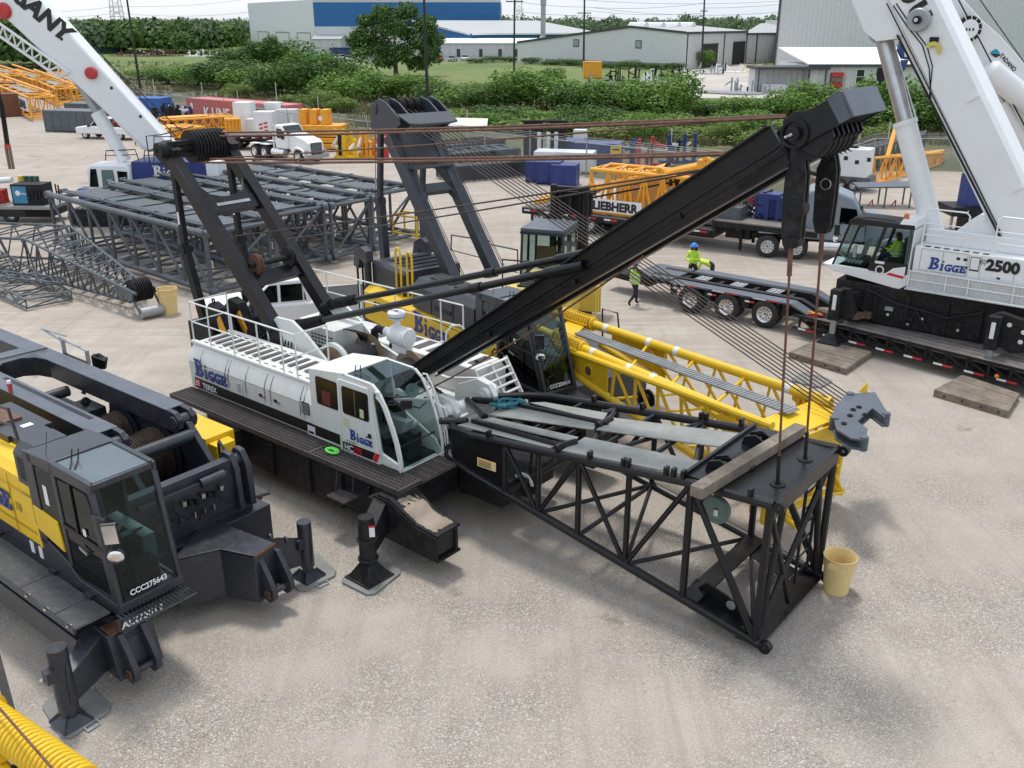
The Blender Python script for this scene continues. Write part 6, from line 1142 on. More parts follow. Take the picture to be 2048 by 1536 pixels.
 for y in(ya-.1,yb):mb=MB(GM,WHITET);mb.beam((pc.x+.15,y,pc.z-.2),(-7.45,y,4.6),.13,.2,up=(1,0,0));mb.beam((-7.45,y,4.7),(-7.3,y,2.6),.22,.3,up=(1,0,0));mb.box(-7.5,-7.4,y-.13,y-.12,5.0,5.3,1);mb.tube((-7.45,y-.14,4.6),(-7.45,y+.14,4.6),.15,12);mb.tube((pc.x,y-.14,pc.z-.6),(-7.5,y-.14,4.4),.012,5);mb.obj('gantry_back_strut',t)
 for y in(ya,yb):
  for o_ in(.2,.28):mb=MB(ROPE);mb.tube(lerp(fa,ga,.9)+u*o_*1.0+V((0,y+.1,0)),fa+u*(.1+o_)+V((.1,y+.1,0)),.012,5);mb.obj('guide_rope',t)
 zt=2.42;ends={}
 A0,A1=k.Z(1150,690,zt),k.Z(1570,872,2.3);B0,B1=k.Z(1170,643,zt),k.Z(1662,805,2.3)
 mb=MB(YEL,WHITET,STEEL)
 for a,b in((A0,A1),(B0,B1)):
  a2=a-(b-a).normalized()*1.5;mb.tube(a2,b,.12,14)
  for s in(.1,.3,.42,.85):p=lerp(a,b,s);dd=(b-a).normalized();mb.tube(p,p+dd*.14,.124,14,m=1)
 N0=[k.Y(1108,690,-.85),k.Y(1552,855,-.95)]
 mb.obj('upper_chords',t)
 for a,b in((A0,A1),(B0,B1)):
  dd=(b-a).normalized();sp=MB(YEL,BLACKD);s0=a-dd*.75;R=.17;sp.pipe([s0+dd*(i*.0105)+V((0,R*math.cos(i*.785),R*math.sin(i*.785)))for i in range(100)],.026,6)
  for q in range(6):an=q*1.047;sp.tube(s0+V((0,.21*math.cos(an),.21*math.sin(an))),s0+dd*1.05+V((0,.21*math.cos(an),.21*math.sin(an))),.014,5)
  sp.tube(s0-dd*1.4,s0,.095,12,m=1);sp.lathe(s0,dd,[(0,.09),(0,.23),(.04,.23),(.04,.09)],14);sp.lathe(s0+dd*1.05,dd,[(0,.09),(0,.19),(.04,.19),(.06,.09)],14);sp.obj('backstop_spring',t)
 ylo,yhi=-.95,1.55
 n0,n1=k.Y(1110,690,-.8),k.Y(1545,852,ylo)
 l0,l1=k.Y(1110,722,-.75),k.Y(1597,1052,ylo);f0,f1=V((l0.x-.3,1.1,l0.z)),k.Y(1685,985,1.5)
 mb=MB(YEL)
 mb.tube(n0,n1,.085,10);mb.tube(l0,l1,.095,10);mb.tube(f0,f1,.095,10);mb.obj('lower_chords',t)
 mb=MB(YEL,WHITET)
 for i in range(7):
  s0,s1=.28+i*.103,.28+(i+1)*.103;p,q=lerp(n0,n1,s0),lerp(l0,l1,s0+.03);mb.tube(lerp(l0,l1,s0),lerp(n0,n1,s0+.05),.04,7);mb.tube(lerp(n0,n1,s0+.05),lerp(l0,l1,s1),.04,7)
  mb.tube(lerp(n0,n1,s0),lerp(A0,A1,s0+.03),.035,7);mb.tube(lerp(A0,A1,s0+.03),lerp(n0,n1,s1),.035,7)
  mb.tube(lerp(B0,B1,s0),lerp(f0,f1,s1),.04,7);mb.tube(lerp(f0,f1,s0),lerp(B0,B1,s1),.035,7);mb.tube(lerp(l0,l1,s0),lerp(f0,f1,s1),.035,7)
 for i in range(3):mb.tube(lerp(A0,A1,.3+i*.2)-V((0,0,.08)),lerp(B0,B1,.3+i*.2)-V((0,0,.08)),.04,7)
 mb.obj('boom_lacing',t)
 mb=MB(YEL,RUST);p=[n0,lerp(n0,n1,.29),lerp(l0,l1,.26),l0];mb.slab(p,(0,.04,0));hc=lerp(lerp(n0,l0,.5),lerp(n0,l0,.5)+(n1-n0)*.19,1);hc=lerp(lerp(n0,n1,.18),lerp(l0,l1,.18),.5);mb.tube(hc+V((0,-.006,0)),hc+V((0,.06,0)),.13,16,m=1);mb.ring(hc+V((0,-.02,0)),(0,1,0),.12,.16,.03,18);mb.box(hc.x-.55,hc.x-.52,hc.y-.01,hc.y,hc.z-.1,hc.z+.12,1);mb.slab([V((q.x,1.2,q.z))for q in p],(0,.04,0));mb.slab([lerp(n0,B0,.0)+V((-.3,.1,.05)),lerp(n0,n1,.05),B0+V((0,.1,-.1)),B0+V((-.7,.1,-.1))],(0,0,.04));mb.obj('boom_side_plate',t,bevel=.008)
 WK=ribbed('silver walkway grating',(.34,.35,.35),0,.05,.5,.9,dirt=.3)
 mb=MB(WK,GALV);w0,w1=lerp(A0,B0,.5),lerp(A1,B1,.5)-(A1-A0)*.06;h=V((0,.2,0));mb.slab([w0-h,w1-h,w1+h,w0+h],(0,0,.03));
 for i in range(70):p=lerp(w0,w1,i/70);mb.box(p.x,p.x+.025,p.y-.2,p.y+.2,p.z+.03,p.z+.045,1)
 mb.obj('walkway',t)
 e0,e1=A1,B1;mb=MB(YEL,WHITET);ex=max(A1.x,B1.x)
 for y in(ylo,yhi):mb.prism([(ex-1.5,2.35),(ex-.2,2.2),(ex+.1,1.85),(ex+.05,1.4),(ex-.3,1.55),(ex-1.5,2.05)],'y',y-.05,y+.05)
 mb.slab([(ex-.9,ylo,2.2),(ex-.1,ylo,2.1),(ex-.1,yhi,2.1),(ex-.9,yhi,2.2)],(0,0,.05));mb.slab([(ex-.05,ylo,2.1),(ex+.02,ylo,1.5),(ex+.02,yhi,1.5),(ex-.05,yhi,2.1)],(.04,0,0))
 for y in(ylo,yhi):mb.tube((ex-.1,y,1.6),(ex-.15,y,.35),.06,9);mb.tube((ex-.5,y,1.9),(ex-.45,y,.45),.05,9);mb.tube((ex-.15,y*.4,.4),(ex-.1,y,1.6),.05,8)
 mb.tube((ex-.15,ylo,.35),(ex-.15,yhi,.35),.07,9);mb.tube((ex-.12,ylo,.95),(ex-.12,yhi,.95),.04,8)
 for y in(ylo,yhi):mb.lathe((ex,y-.08,1.55),(0,1,0),[(0,.04),(0,.13),(.16,.13),(.16,.04)],14)
 mb.obj('boom_end_frame',t,bevel=.006)
 zq=2.3;P=[k.Z(x,y,zq)for x,y in((1665,832),(1667,820),(1695,788),(1712,790),(1750,788),(1757,800),(1775,830),(1768,838),(1744,820),(1714,846),(1735,862),(1730,884),(1700,880),(1672,862))]
 mb=MB(CHARL,BLACKD,YEL);mb.slab(P,(0,0,.05));mb.slab([p-V((0,0,.2))for p in P],(0,0,.05))
 for px,py in((1700,832),(1688,848),(1718,815),(1730,830),(1706,820)):q=k.Z(px,py,zq+.05);mb.ring(q,(0,0,1),.03,.06,.03,10,1)
 for px,py in((1668,840),(1700,792),(1772,832),(1728,880)):q=k.Z(px,py,zq);mb.tube(q-V((0,0,.22)),q+V((0,0,.08)),.09,12,m=0)
 q=k.Z(1725,785,zq);mb.slab([q+V((-.1,0,0)),q+V((.08,.05,0)),q+V((.02,.1,.25))],(.03,-.03,0),2);mb.obj('equaliser_plate',t,bevel=.008)
 for i in range(8):
  y=ya-.05+i*.2;a=V((pc.x+.35,y,pc.z+.05-.02*i));b=k.Z(1665+i*5.5,828-i*5.0,zq+.0);mb=MB(ROPE);mb.tube(a,b,.015,6);mb.obj('pendant_rope',t)
 mb=MB(BLACKD);q=k.Z(1285,800,1.5);mb.lathe(q,(.2,1,.1),[(0,.05),(0,.22),(.04,.22),(.04,.1),(.18,.1),(.18,.22),(.22,.22),(.22,.05)],18);mb.ring(q+V((0,-.1,.1)),(.3,1,.2),.24,.26,.02,18);mb.obj('cable_reel',t)
 return t,k
K2T,K2=build_k2()
# shared builders: wheels, trailers, people
_WH={}
def wheel(parent,p,ax,r=.5,w=.28,dual=False,rim=ALU,name='wheel'):
 key=(round(r,3),round(w,3),dual,rim.name)
 if key not in _WH:
  mb=MB(RUBBER);W=w*2.1 if dual else w
  for o in((0,w*1.1)if dual else(0,)):mb.lathe((0,0,o),(0,0,1),[(0,r*.58),(0,r*.9),(w*.12,r*.985),(w*.3,r),(w*.36,r*.975),(w*.64,r*.975),(w*.7,r),(w*.88,r*.985),(w,r*.9),(w,r*.58)],24)
  o1=mb.obj('tyre',sharp=50);mb=MB(rim,DARK,STEEL)
  mb.lathe((0,0,0),(0,0,1),[(W*.1,r*.05),(-.02,r*.16),(.02,r*.2),(w*.25,r*.26),(w*.3,r*.46),(.03,r*.55),(.0,r*.6),(W*.5,r*.6)],24)
  for i in range(10):a=i*.6283;mb.tube((r*.36*math.cos(a),r*.36*math.sin(a),w*.24),(r*.36*math.cos(a),r*.36*math.sin(a),w*.27),r*.055,8,m=1);mb.tube((r*.23*math.cos(a),r*.23*math.sin(a),w*.1),(r*.23*math.cos(a),r*.23*math.sin(a),w*.23),r*.025,6,m=2)
  o2=mb.obj('rim',sharp=50);_WH[key]=(o1.data,o2.data);bpy.data.objects.remove(o1);bpy.data.objects.remove(o2)
 e=bpy.data.objects.new(name,None);COL.objects.link(e);e.parent=parent;e.location=p;e.empty_display_size=.1
 e.rotation_euler=(-V(ax)).to_track_quat('Z','Y').to_euler()
 for n,d in zip(('tyre','rim'),_WH[key]):o=bpy.data.objects.new(n,d);COL.objects.link(o);o.parent=e
 return e
TAPE=[mat('white reflective tape',(.75,.75,.75),.3,var=.05,dirt=.15),mat('red reflective tape',(.55,.02,.03),.35,var=.05,dirt=.15)]
def tape(parent,a,b,n,h=.07,out=(0,-1,0)):
 a,b=V(a),V(b);d=(b-a).normalized();L_=(b-a).length;mb=MB(*TAPE);o=V(out)*.006;
 for i in range(n):
  for k in(0,1):p=a+d*(L_*(i+.12+.32*k)/n);q=p+d*(L_*.3/n);mb.slab([p,q,q+V((0,0,h)),p+V((0,0,h))],o,k)
 return mb.obj('reflective_tape',parent)
SKIN=[mat('brown skin',(.16,.085,.055),.55,var=.08,dirt=.02),mat('tan skin',(.36,.2,.14),.55,var=.08,dirt=.02)]
HIVIS=mat('hi vis yellow cloth',(.55,.78,.06),.7,var=.12,dirt=.08);NAVY=mat('dark navy trousers',(.018,.022,.04),.8,var=.3,dirt=.12);BOOT=mat('dark work boot',(.03,.022,.018),.7);HAT=mat('blue hard hat',(.02,.22,.62),.3,var=.05,dirt=.05);VEST=mat('lime safety vest',(.5,.72,.12),.7,var=.1,dirt=.08);SILV=mat('silver band',(.6,.62,.62),.35,var=.05);HAIR=mat('black hair',(.012,.01,.01),.7)
def person(label,loc,rz,J,zones,skin=0,hat=None,vest=False,cap=False,hair=False,group=None):
 """J: joints of one skeleton; one skinned body mesh; zones(v) -> material index (0 skin 1 top 2 trousers 3 boots)"""
 t=thing('person',label,'person',loc=loc,rz=rz,group=group)
 names=list(J);P=[V(J[n][:3])for n in names];R=[J[n][3]for n in names];ix={n:i for i,n in enumerate(names)}
 E_=[('pelvis','belly'),('belly','chest'),('chest','neck'),('neck','jaw'),('jaw','crown')]
 for s in 'lr':E_+=[('pelvis',s+'hip'),(s+'hip',s+'knee'),(s+'knee',s+'ankle'),(s+'ankle',s+'toe'),('chest',s+'shoulder'),(s+'shoulder',s+'elbow'),(s+'elbow',s+'wrist'),(s+'wrist',s+'palm')]
 es=[(ix[a],ix[b])for a,b in E_]
 for s in 'lr':
  w_,pm=V(J[s+'wrist'][:3]),V(J[s+'palm'][:3]);d=(pm-w_).normalized();_,sd,u=frame_of(d,(.3,.2,1))
  for k in range(5):
   base=ix[s+'palm']if k else ix[s+'wrist'];o=P[base]
   if k:q=o+d*(.03+.004*(2-abs(k-2.5)))+sd*(.018*(k-2.5));e=q+d*(.03+.006*(2-abs(k-2.5)))-u*.018
   else:q=o+d*.035+sd*.045;e=q+d*.03+sd*.012
   i0=len(P);P+=[q,e];R+=[.011,.008];es+=[(base,i0),(i0,i0+1)]
 me=bpy.data.meshes.new('body');me.from_pydata([tuple(p)for p in P],es,[]);o=bpy.data.objects.new('body',me);COL.objects.link(o)
 sk=o.modifiers.new('skin','SKIN');sk.use_smooth_shade=True
 for v,r in zip(me.skin_vertices[0].data,R):v.radius=(r,r)
 me.skin_vertices[0].data[ix['pelvis']].use_root=True
 ss=o.modifiers.new('sub','SUBSURF');ss.levels=ss.render_levels=1
 bpy.context.view_layer.update();m2=bpy.data.meshes.new_from_object(o.evaluated_get(bpy.context.evaluated_depsgraph_get()));bpy.data.objects.remove(o);bpy.data.meshes.remove(me)
 for m in(SKIN[skin],HIVIS,NAVY,BOOT):m2.materials.append(m)
 for p in m2.polygons:p.material_index=zones(p.center);p.use_smooth=True
 b=bpy.data.objects.new('body',m2);COL.objects.link(b);b.parent=t
 hd,up=V(J['crown'][:3]),(V(J['crown'][:3])-V(J['neck'][:3])).normalized();fw=V(J['face'])if False else V((1,0,0));c_=V(J['jaw'][:3])*.45+hd*.55
 f=MB(SKIN[skin],BLACKT);f.tube(c_+fw*.085-up*.01,c_+fw*.115-up*.035,.012,6,r2=.016);
 for s in(-1,1):f.tube(c_+fw*.085+V((0,s*.032,0))+up*.012,c_+fw*.098+V((0,s*.032,0))+up*.012,.009,6,m=1);f.lathe(c_+V((0,s*.08,0)),(0,s,0),[(0,.03),(.02,.028),(.025,.01)],8)
 f.beam(c_+fw*.088-up*.062+V((0,-.022,0)),c_+fw*.088-up*.062+V((0,.022,0)),.006,.008,1);f.obj('face',t)
 if hat:h=MB(HAT);h.lathe(hd-up*.045,up,[(0,.165),(.012,.17),(.02,.128),(.07,.118),(.11,.085),(.13,.03),(.132,0)],18);h.tube(hd-up*.035+fw*.1,hd-up*.045+fw*.2,.07,10,r2=.05);h.obj('hard_hat',t)
 if cap:h=MB(HAIR);h.lathe(hd-up*.06,up,[(0,.112),(.05,.108),(.09,.07),(.1,0)],16);h.slab([hd-up*.05+fw*.08+V((0,-.07,0)),hd-up*.06+fw*.2+V((0,-.05,0)),hd-up*.06+fw*.2+V((0,.05,0)),hd-up*.05+fw*.08+V((0,.07,0))],up*.012);h.obj('cap',t)
 if hair:
  h=MB(HAIR)
  for k in range(9):a=1.9+k*.3;h.pipe([hd+V((.09*math.cos(a),.09*math.sin(a),-.03)),hd+V((.12*math.cos(a),.12*math.sin(a),-.14)),hd+V((.13*math.cos(a),.14*math.sin(a),-.3))],.028,5)
  h.obj('hair',t)
 if vest:
  ch,bl=V(J['chest'][:3]),V(J['pelvis'][:3]);d=(ch-bl).normalized();v=MB(VEST,SILV);n=16
  rings=[]
  for q,rx,ry in((-.06,.175,.205),(.12,.165,.195),(.3,.17,.215),(.42,.15,.2),(.5,.09,.12)):rings.append([bl+d*q+V((rx*math.cos(i*2*math.pi/n),ry*math.sin(i*2*math.pi/n),0))for i in range(n)])
  v.add([p for r_ in rings for p in r_],[(j*n+i,j*n+(i+1)%n,(j+1)*n+(i+1)%n,(j+1)*n+i)for j in range(4)for i in range(n)])
  for q in(.06,.2):r_=[bl+d*q+V((.178*math.cos(i*2*math.pi/n),.21*math.sin(i*2*math.pi/n),0))for i in range(n)];v.pipe(r_,.022,4,m=1,closed=True)
  v.obj('safety_vest',t,sharp=60)
 return t
def stand(lean=0,**kw):
 J=dict(pelvis=(0,0,.95,.14),belly=(0,0,1.1,.135),chest=(0,0,1.32,.155),neck=(.01,0,1.5,.06),jaw=(.03,0,1.6,.075),crown=(.03,0,1.72,.095))
 for s,y in(('l',.1),('r',-.1)):
  J.update({s+'hip':(0,y,.9,.105),s+'knee':(.02,y*1.1,.5,.07),s+'ankle':(-.02,y*1.1,.09,.05),s+'toe':(.13,y*1.2,.04,.042),s+'shoulder':(0,y*1.85,1.42,.075),s+'elbow':(-.02,y*2.5,1.14,.05),s+'wrist':(.1,y*2.5,.93,.034),s+'palm':(.13,y*2.5,.87,.036)})
 J.update(kw);return J
 # white telescopic crane on the lowbed trailer
W=Fr(10.67,29.15,-38.5)
def build_lowbed():
 p0=G(1588,628,.8);p1=G(2048,740,.8);f=fr2((p0.x,p0.y,0),(p1.x,p1.y,0));L_=14;wd=3.0
 t=thing('lowbed_trailer','black lowbed trailer with red and white tape under the white telescopic crane','trailer',f)
 mb=MB(DECKW,BLACKD);mb.box(.5,L_,.05,wd-.05,.68,.74);mb.hexa([(-.3,.3,.55),(.5,.05,.66),(.5,wd-.05,.66),(-.3,wd-.3,.55)],[(-.3,.3,.62),(.5,.05,.74),(.5,wd-.05,.74),(-.3,wd-.3,.62)])
 for i in range(9):y=.2+i*.32;mb.box(.5,L_,y,y+.02,.74,.744,1)
 mb.obj('deck',t)
 mb=MB(BLACKD)
 for y in(0,wd-.06):mb.box(0,L_,y,y+.06,.72,.8);mb.box(0,L_,y,y+.06,.3,.38)
 mb.box(.2,L_,.5,wd-.5,.36,.66)
 for i in range(22):
  x=.2+i*.62;mb.box(x,x+.07,-.005,.05,.38,.72);mb.beam((x+.05,.03,.7),(x+.6,.03,.4),.05,.06)
 mb.obj('frame',t);tape(t,(.1,-.005,.31),(L_,-.005,.31),15,.065)
 mb=MB(mat('amber lamp',(.7,.25,.02),.3));mb.lathe((6.7,-.01,.42),(0,-1,0),[(0,.07),(.04,.05),(.05,0)],10);mb.obj('side_lamp',t)
 for y in(.8,2.2):mb=MB(BLACKD);mb.box(-1.6,.3,y-.12,y+.12,.55,.75);mb.obj('gooseneck_arm',t)
 return t,f
LB,LBF=build_lowbed()
def build_white():
 k=W;t=thing('telescopic_crane','white crane with jacks on timber mats and a huge boom leaving the top','crane',k)
 mb=MB(BLACKD);mb.box(-.4,6.2,.75,3.4,.78,2.05);mb.box(-.2,6.2,1.0,3.2,2.05,2.2)
 for x in(.9,1.9,3.1,4.1):mb.box(x,x+.12,.68,.75,.8,1.9)
 mb.obj('carbody',t,bevel=.02)
 mb=MB(BLACKD,ALU,GALV)
 for x,z in((1.45,1.2),(2.1,1.0),(2.5,1.25),(3.6,1.1)):mb.tube((x,.55,z),(x,.75,z),.05,8,m=1);mb.box(x-.15,x+.1,.66,.75,z+.1,z+.22,2 if x<2 else 0)
 mb.pipe([(.6,.66,1.9),(1.6,.6,1.6),(2.6,.6,1.5),(3.2,.6,1.4),(4.2,.66,1.75)],.04,6);mb.pipe([(2.2,.6,1.6),(2.5,.55,1.2),(2.75,.6,.9)],.035,6);mb.obj('hoses',t)
 for x,lab in((.05,0),(4.75,1)):
  y=-.35;mb=MB(BLACKD,WHITET);mb.box(x-.17,x+.17,y-.17,y+.17,1.0,2.0);mb.prism([(x-.1,2.0),(x+.1,2.05),(x+.9,1.9),(x+.9,1.0),(x+.5,.9),(x+.1,1.1)],'y',y+.2,y+.5)if lab else mb.prism([(x,2.0),(x+.3,2.0),(x+.6,1.3),(x+.5,1.1),(x+.1,1.0)],'y',y+.15,y+.4);mb.beam((x+.1,y+.2,1.6),(x+.4,.9,1.5),.25,.5);mb.slab([(x-.06,y-.175,1.35),(x+.06,y-.175,1.35),(x+.06,y-.175,1.85),(x-.06,y-.175,1.85)],(0,-.01,0),1)
  if lab:
   for q in((.35,1.75),(.75,1.6),(.72,1.3)):mb.tube((x+q[0],y+.19,q[1]),(x+q[0],y+.2,q[1]),.07,10,m=1)
  mb.obj('jack_housing',t,bevel=.015);mb=MB(GALV);mb.tube((x,y,.42),(x,y,1.0),.1,14);mb.obj('jack_rod',t)
  mb=MB(BLACKD);mb.hexa([(x-.34,y-.34,.25),(x+.34,y-.34,.25),(x+.34,y+.34,.25),(x-.34,y+.34,.25)],[(x-.13,y-.13,.52),(x+.13,y-.13,.52),(x+.13,y+.13,.52),(x-.13,y+.13,.52)]);mb.box(x-.36,x+.36,y-.36,y+.36,.225,.26);mb.obj('jack_foot',t,bevel=.01)
 CHK=ribbed('checker plate',(.62,.63,.62),0,.08,.35,.7,dirt=.3)
 y=.8;mb=MB(WHITE2);mb.box(1.9,6.2,y,3.2,2.62,3.48);mb.box(1.9,6.2,1.0,3.2,2.2,2.62);mb.obj('house',t,bevel=.025)
 mb=MB(CHK,WHITE2);mb.box(1.88,5.3,y-.16,y-.12,2.2,2.7)
 for x in(1.9,3.0,3.65,4.9):mb.tube((x,y-.2,2.2),(x,y-.2,2.75),.02,5,m=1)
 for z in(2.45,2.72):mb.tube((1.9,y-.2,z),(5.2,y-.2,z),.016,5,m=1)
 mb.box(1.88,5.3,y-.45,y-.12,2.17,2.2);mb.obj('step_plate',t)
 gap=mat('panel gap',(.2,.2,.19),.8);mb=MB(gap,DARK,WHITET,BLACKT)
 for x in(2.1,2.75,3.45,3.5,3.85,4.8):mb.box(x,x+.012,y-.008,y+.01,2.75,3.42)
 for z in(2.75,3.42):mb.box(2.1,3.45,y-.008,y+.01,z,z+.01)
 for i in range(7):mb.box(2.15+i*.28,2.32+i*.28,y+.05,y+.22,3.482,3.488,1)
 for x in(3.15,3.35,3.75):mb.box(x,x+.1,y-.012,y,3.22,3.3,3)
 mb.box(3.55,3.82,y-.01,y,2.95,3.38,3);mb.box(3.57,3.8,y-.02,y-.01,3.0,3.36,2)
 mb.box(4.2,4.7,y-.01,y,2.8,2.88,2);mb.box(4.35,4.45,y-.014,y-.01,2.81,2.87,3);mb.obj('panel_trim',t)
 mb=MB(BLUET);bigge(mb,(2.38,y-.015,2.82),(1,0,.02),(.12,0,1),.38);mb.obj('company_lettering',t)
 mb=MB(BLACKT);mb.text('2500',(4.0,y-.015,3.05),(1,0,0),(0,0,1),.46,bold=.05);mb.text('CC',(3.88,y-.015,3.35),(0,0,-1),(1,0,0),.13,bold=.02);mb.obj('number_lettering',t)
 mb=MB(WHITE2)
 for x0,x1 in((2.05,3.3),(4.1,5.6)):mb.pipe([(x0,y+.1,3.48),(x0,y+.1,4.55),(x0+.1,y+.1,4.65),(x1-.1,y+.1,4.65),(x1,y+.1,4.55),(x1,y+.1,3.48)],.026,7);[mb.tube((x0,y+.1,z),(x1,y+.1,z),.02,6)for z in(3.85,4.2)]
 mb.obj('handrail',t)
 mb=MB(WHITE2);mb.hexa([(2.4,1.6,3.48),(6.5,1.6,3.48),(6.5,3.1,3.48),(2.4,3.1,3.48)],[(3.2,1.7,4.35),(6.5,1.7,4.4),(6.5,3.0,4.4),(3.2,3.0,4.35)]);mb.box(2.0,6.5,1.45,1.6,3.48,3.95);mb.obj('boom_pedestal',t,bevel=.03)
 x0,x1,y0,y1,z0,z1=-.55,1.82,.78,2.0,2.45,4.05
 mb=MB(WHITE2,BLACKT);mb.prism([(-.95,2.5),(-.6,2.3),(1.6,2.02),(1.85,2.2),(1.85,2.5)],'y',y0-.02,y1+.05);mb.box(x1-.1,x1,y0,y1,z0,z1-.1);mb.box(-.1,x1,y0+.05,y1-.05,z1-.06,z1)
 mb.hexa([(1.3,y0,z1-.02),(x1,y0,z1-.02),(x1,y1,z1-.02),(1.3,y1,z1-.02)],[(1.4,y0+.05,z1+.2),(x1,y0+.05,z1+.2),(x1,y1-.05,z1+.2),(1.4,y1-.05,z1+.2)])
 for yy in(y0,y1-.05):
  mb.slab([(-.2,yy,4.05),(1.8,yy,4.1),(1.8,yy,3.95),(-.2,yy,3.9)],(0,.05,0),1);mb.slab([(-.65,yy,2.5),(-.58,yy,2.5),(-.12,yy,4.05),(-.22,yy,4.05)],(0,.05,0),1);mb.slab([(.52,yy,2.5),(.62,yy,2.5),(.98,yy,3.95),(.86,yy,3.95)],(0,.05,0),1);mb.slab([(1.7,yy,2.5),(1.8,yy,2.5),(1.82,yy,3.95),(1.72,yy,3.95)],(0,.05,0),1)
 cab=mb.obj('cab',t,bevel=.015)
 mb=MB(BLACKT,WHITE2,REDT,WHITET);mb.slab([(.58,y0-.02,2.42),(.62,y0-.02,2.85),(1.76,y0-.02,2.85),(1.74,y0-.02,2.42)],(0,.018,0));mb.slab([(1.05,y0-.026,2.4),(1.35,y0-.026,2.68),(1.72,y0-.026,2.78),(1.72,y0-.026,2.3)],(0,.006,0),1);mb.slab([(1.15,y0-.03,2.44),(1.25,y0-.03,2.52),(1.7,y0-.03,2.47),(1.7,y0-.03,2.38)],(0,.004,0),2);mb.tube((.93,y0-.03,2.56),(.93,y0-.02,2.56),.14,16,m=3);mb.tube((.93,y0-.034,2.56),(.93,y0-.03,2.56),.1,14,m=0);mb.box(.75,1.05,y0-.03,y0-.02,2.76,2.84,3);mb.obj('cab_door',cab)
 g=MB(GLASS);g.poly([(-.56,y0+.02,2.52),(.52,y0+.02,2.52),(.86,y0+.02,3.9),(-.14,y0+.02,3.9)]);g.obj('side_window',cab)
 g=MB(GLASS,DARK);g.poly([(.66,y0+.01,2.86),(1.7,y0+.01,2.86),(1.72,y0+.01,3.9),(.98,y0+.01,3.9)]);g.obj('door_window',cab)
 g=MB(GLASS);g.poly([(-.6,y0+.05,2.5),(-.6,y1-.05,2.5),(-.16,y1-.05,4.02),(-.16,y0+.05,4.02)]);g.obj('windscreen',cab)
 mb=MB(DARK,GALV);mb.box(-.15,1.3,y0+.02,y1,4.06,4.1);mb.pipe([(-.1,y0,4.1),(.4,y0,4.18),(1.2,y0+.05,4.16)],.02,5);mb.obj('roof_guard',cab)
 mb=MB(mat('amber beacon',(.6,.16,.03),.25));mb.lathe((1.45,y0+.2,4.25),(0,0,1),[(0,.09),(.12,.08),(.16,.04),(.17,0)],12);mb.obj('beacon',cab)
 mb=MB(SEATM,DARK,LINER,WHITE2);mb.box(1.0,1.5,y0+.35,y0+.85,2.6,2.95,1);mb.box(1.45,1.6,y0+.35,y0+.85,2.9,3.6,1);mb.box(-.3,.3,y0+.25,y1-.2,2.5,2.75,1);mb.slab([(.1,y0+.4,2.75),(.1,y1-.3,2.75),(.25,y1-.3,3.4),(.25,y0+.4,3.4)],(.06,0,0),2);mb.box(-.1,0,y0+.3,y0+.4,2.6,3.2,3);mb.box(-.5,.5,y0+.1,y1-.1,2.46,2.5,3)
 for i in range(5):mb.tube((-.3+i*.12,y0+.2,2.6),(-.2+i*.12,y0+.2,2.72),.05,8,m=2)
 mb.box(1.62,1.7,y0+.1,y1-.1,2.5,3.9,2);mb.obj('seat',cab,bevel=.02)
 mb=MB(BLACKT,MIRROR);a=V((-.45,y0-.05,3.5));mb.pipe([a,a+V((-.15,-.12,.3)),a+V((.1,-.1,.45))],.018,5);mb.slab([a+V((-.2,-.1,0)),a+V((-.02,-.12,0)),a+V((-.02,-.12,.35)),a+V((-.2,-.1,.35))],(0,.03,0));mb.tube(a+V((-.15,-.15,-.1)),a+V((-.1,-.1,-.1)),.1,10,m=1);mb.obj('mirror',cab)
 e0=k.Y(1970,450,1.6);e1=k.Y(1800,95,1.6);d=(e1-e0).normalized();n=V((-d.z,0,d.x));n=n if n.x>0 else-n;d=V((d.x,0,d.z));hgt=1.52;ya,yb=1.55,3.0
 def sec(p,h,y0_,y1_,b=.32):return[p+n*b+V((0,y0_,0)),p+n*.06+V((0,y0_+.25,0)),p+V((0,(y0_+y1_)/2,0)),p+n*.06+V((0,y1_-.25,0)),p+n*b+V((0,y1_,0)),p+n*(h-.12)+V((0,y1_,0)),p+n*h+V((0,y1_-.12,0)),p+n*h+V((0,y0_+.12,0)),p+n*(h-.12)+V((0,y0_,0))]
 def loft(mb,A,B,m=0):k_=len(A);mb.add(A+B,[(i,(i+1)%k_,k_+(i+1)%k_,k_+i)for i in range(k_)]+[tuple(range(k_-1,-1,-1)),tuple(range(k_,2*k_))],m)
 P0=V((e0.x,0,e0.z))-d*1.6;P1=V((e1.x,0,e1.z))+d*9;mb=MB(WHITE2,BLACKD,GALV);loft(mb,sec(P0,hgt,ya,yb),sec(P1,hgt,ya,yb))
 for s in(2.2,5.2):p=P0+d*s+n*(hgt-.5);mb.beam(p+V((0,ya-.03,0)),p+n*.35+V((0,ya-.03,0)),.06,.06)
 boom=mb.obj('boom',t,sharp=28)
 mb=MB(WHITE2);c1=V((e1.x,0,e1.z))+d*.3;Lp=[c1-n*.02,c1-n*.55+d*.25,c1-n*.75+d*.7,c1-n*.6+d*4,c1+n*.4+d*4,c1+n*.4]
 for y in(ya+.1,yb-.25):mb.slab([p+V((0,y,0))for p in Lp],(0,.15,0))
 mb.slab([p+V((0,ya+.12,0))for p in(c1-n*.6+d*.75,c1+n*.3+d*.3,c1+n*.3+d*4,c1-n*.6+d*4)],(0,yb-ya-.3,0));mb.obj('cylinder_bracket',t,bevel=.02)
 mb=MB(BLACKD);
 mb.tube(P0+d*1+n*.25+V((0,ya-.02,0)),P0+d*8+n*.1+V((0,ya-.02,0)),.035,6);mb.tube(P0+d*1.2+n*.32+V((0,ya-.03,0)),P0+d*9+n*.22+V((0,ya-.03,0)),.02,6);q=e1+n*.45+V((0,-.06,0))
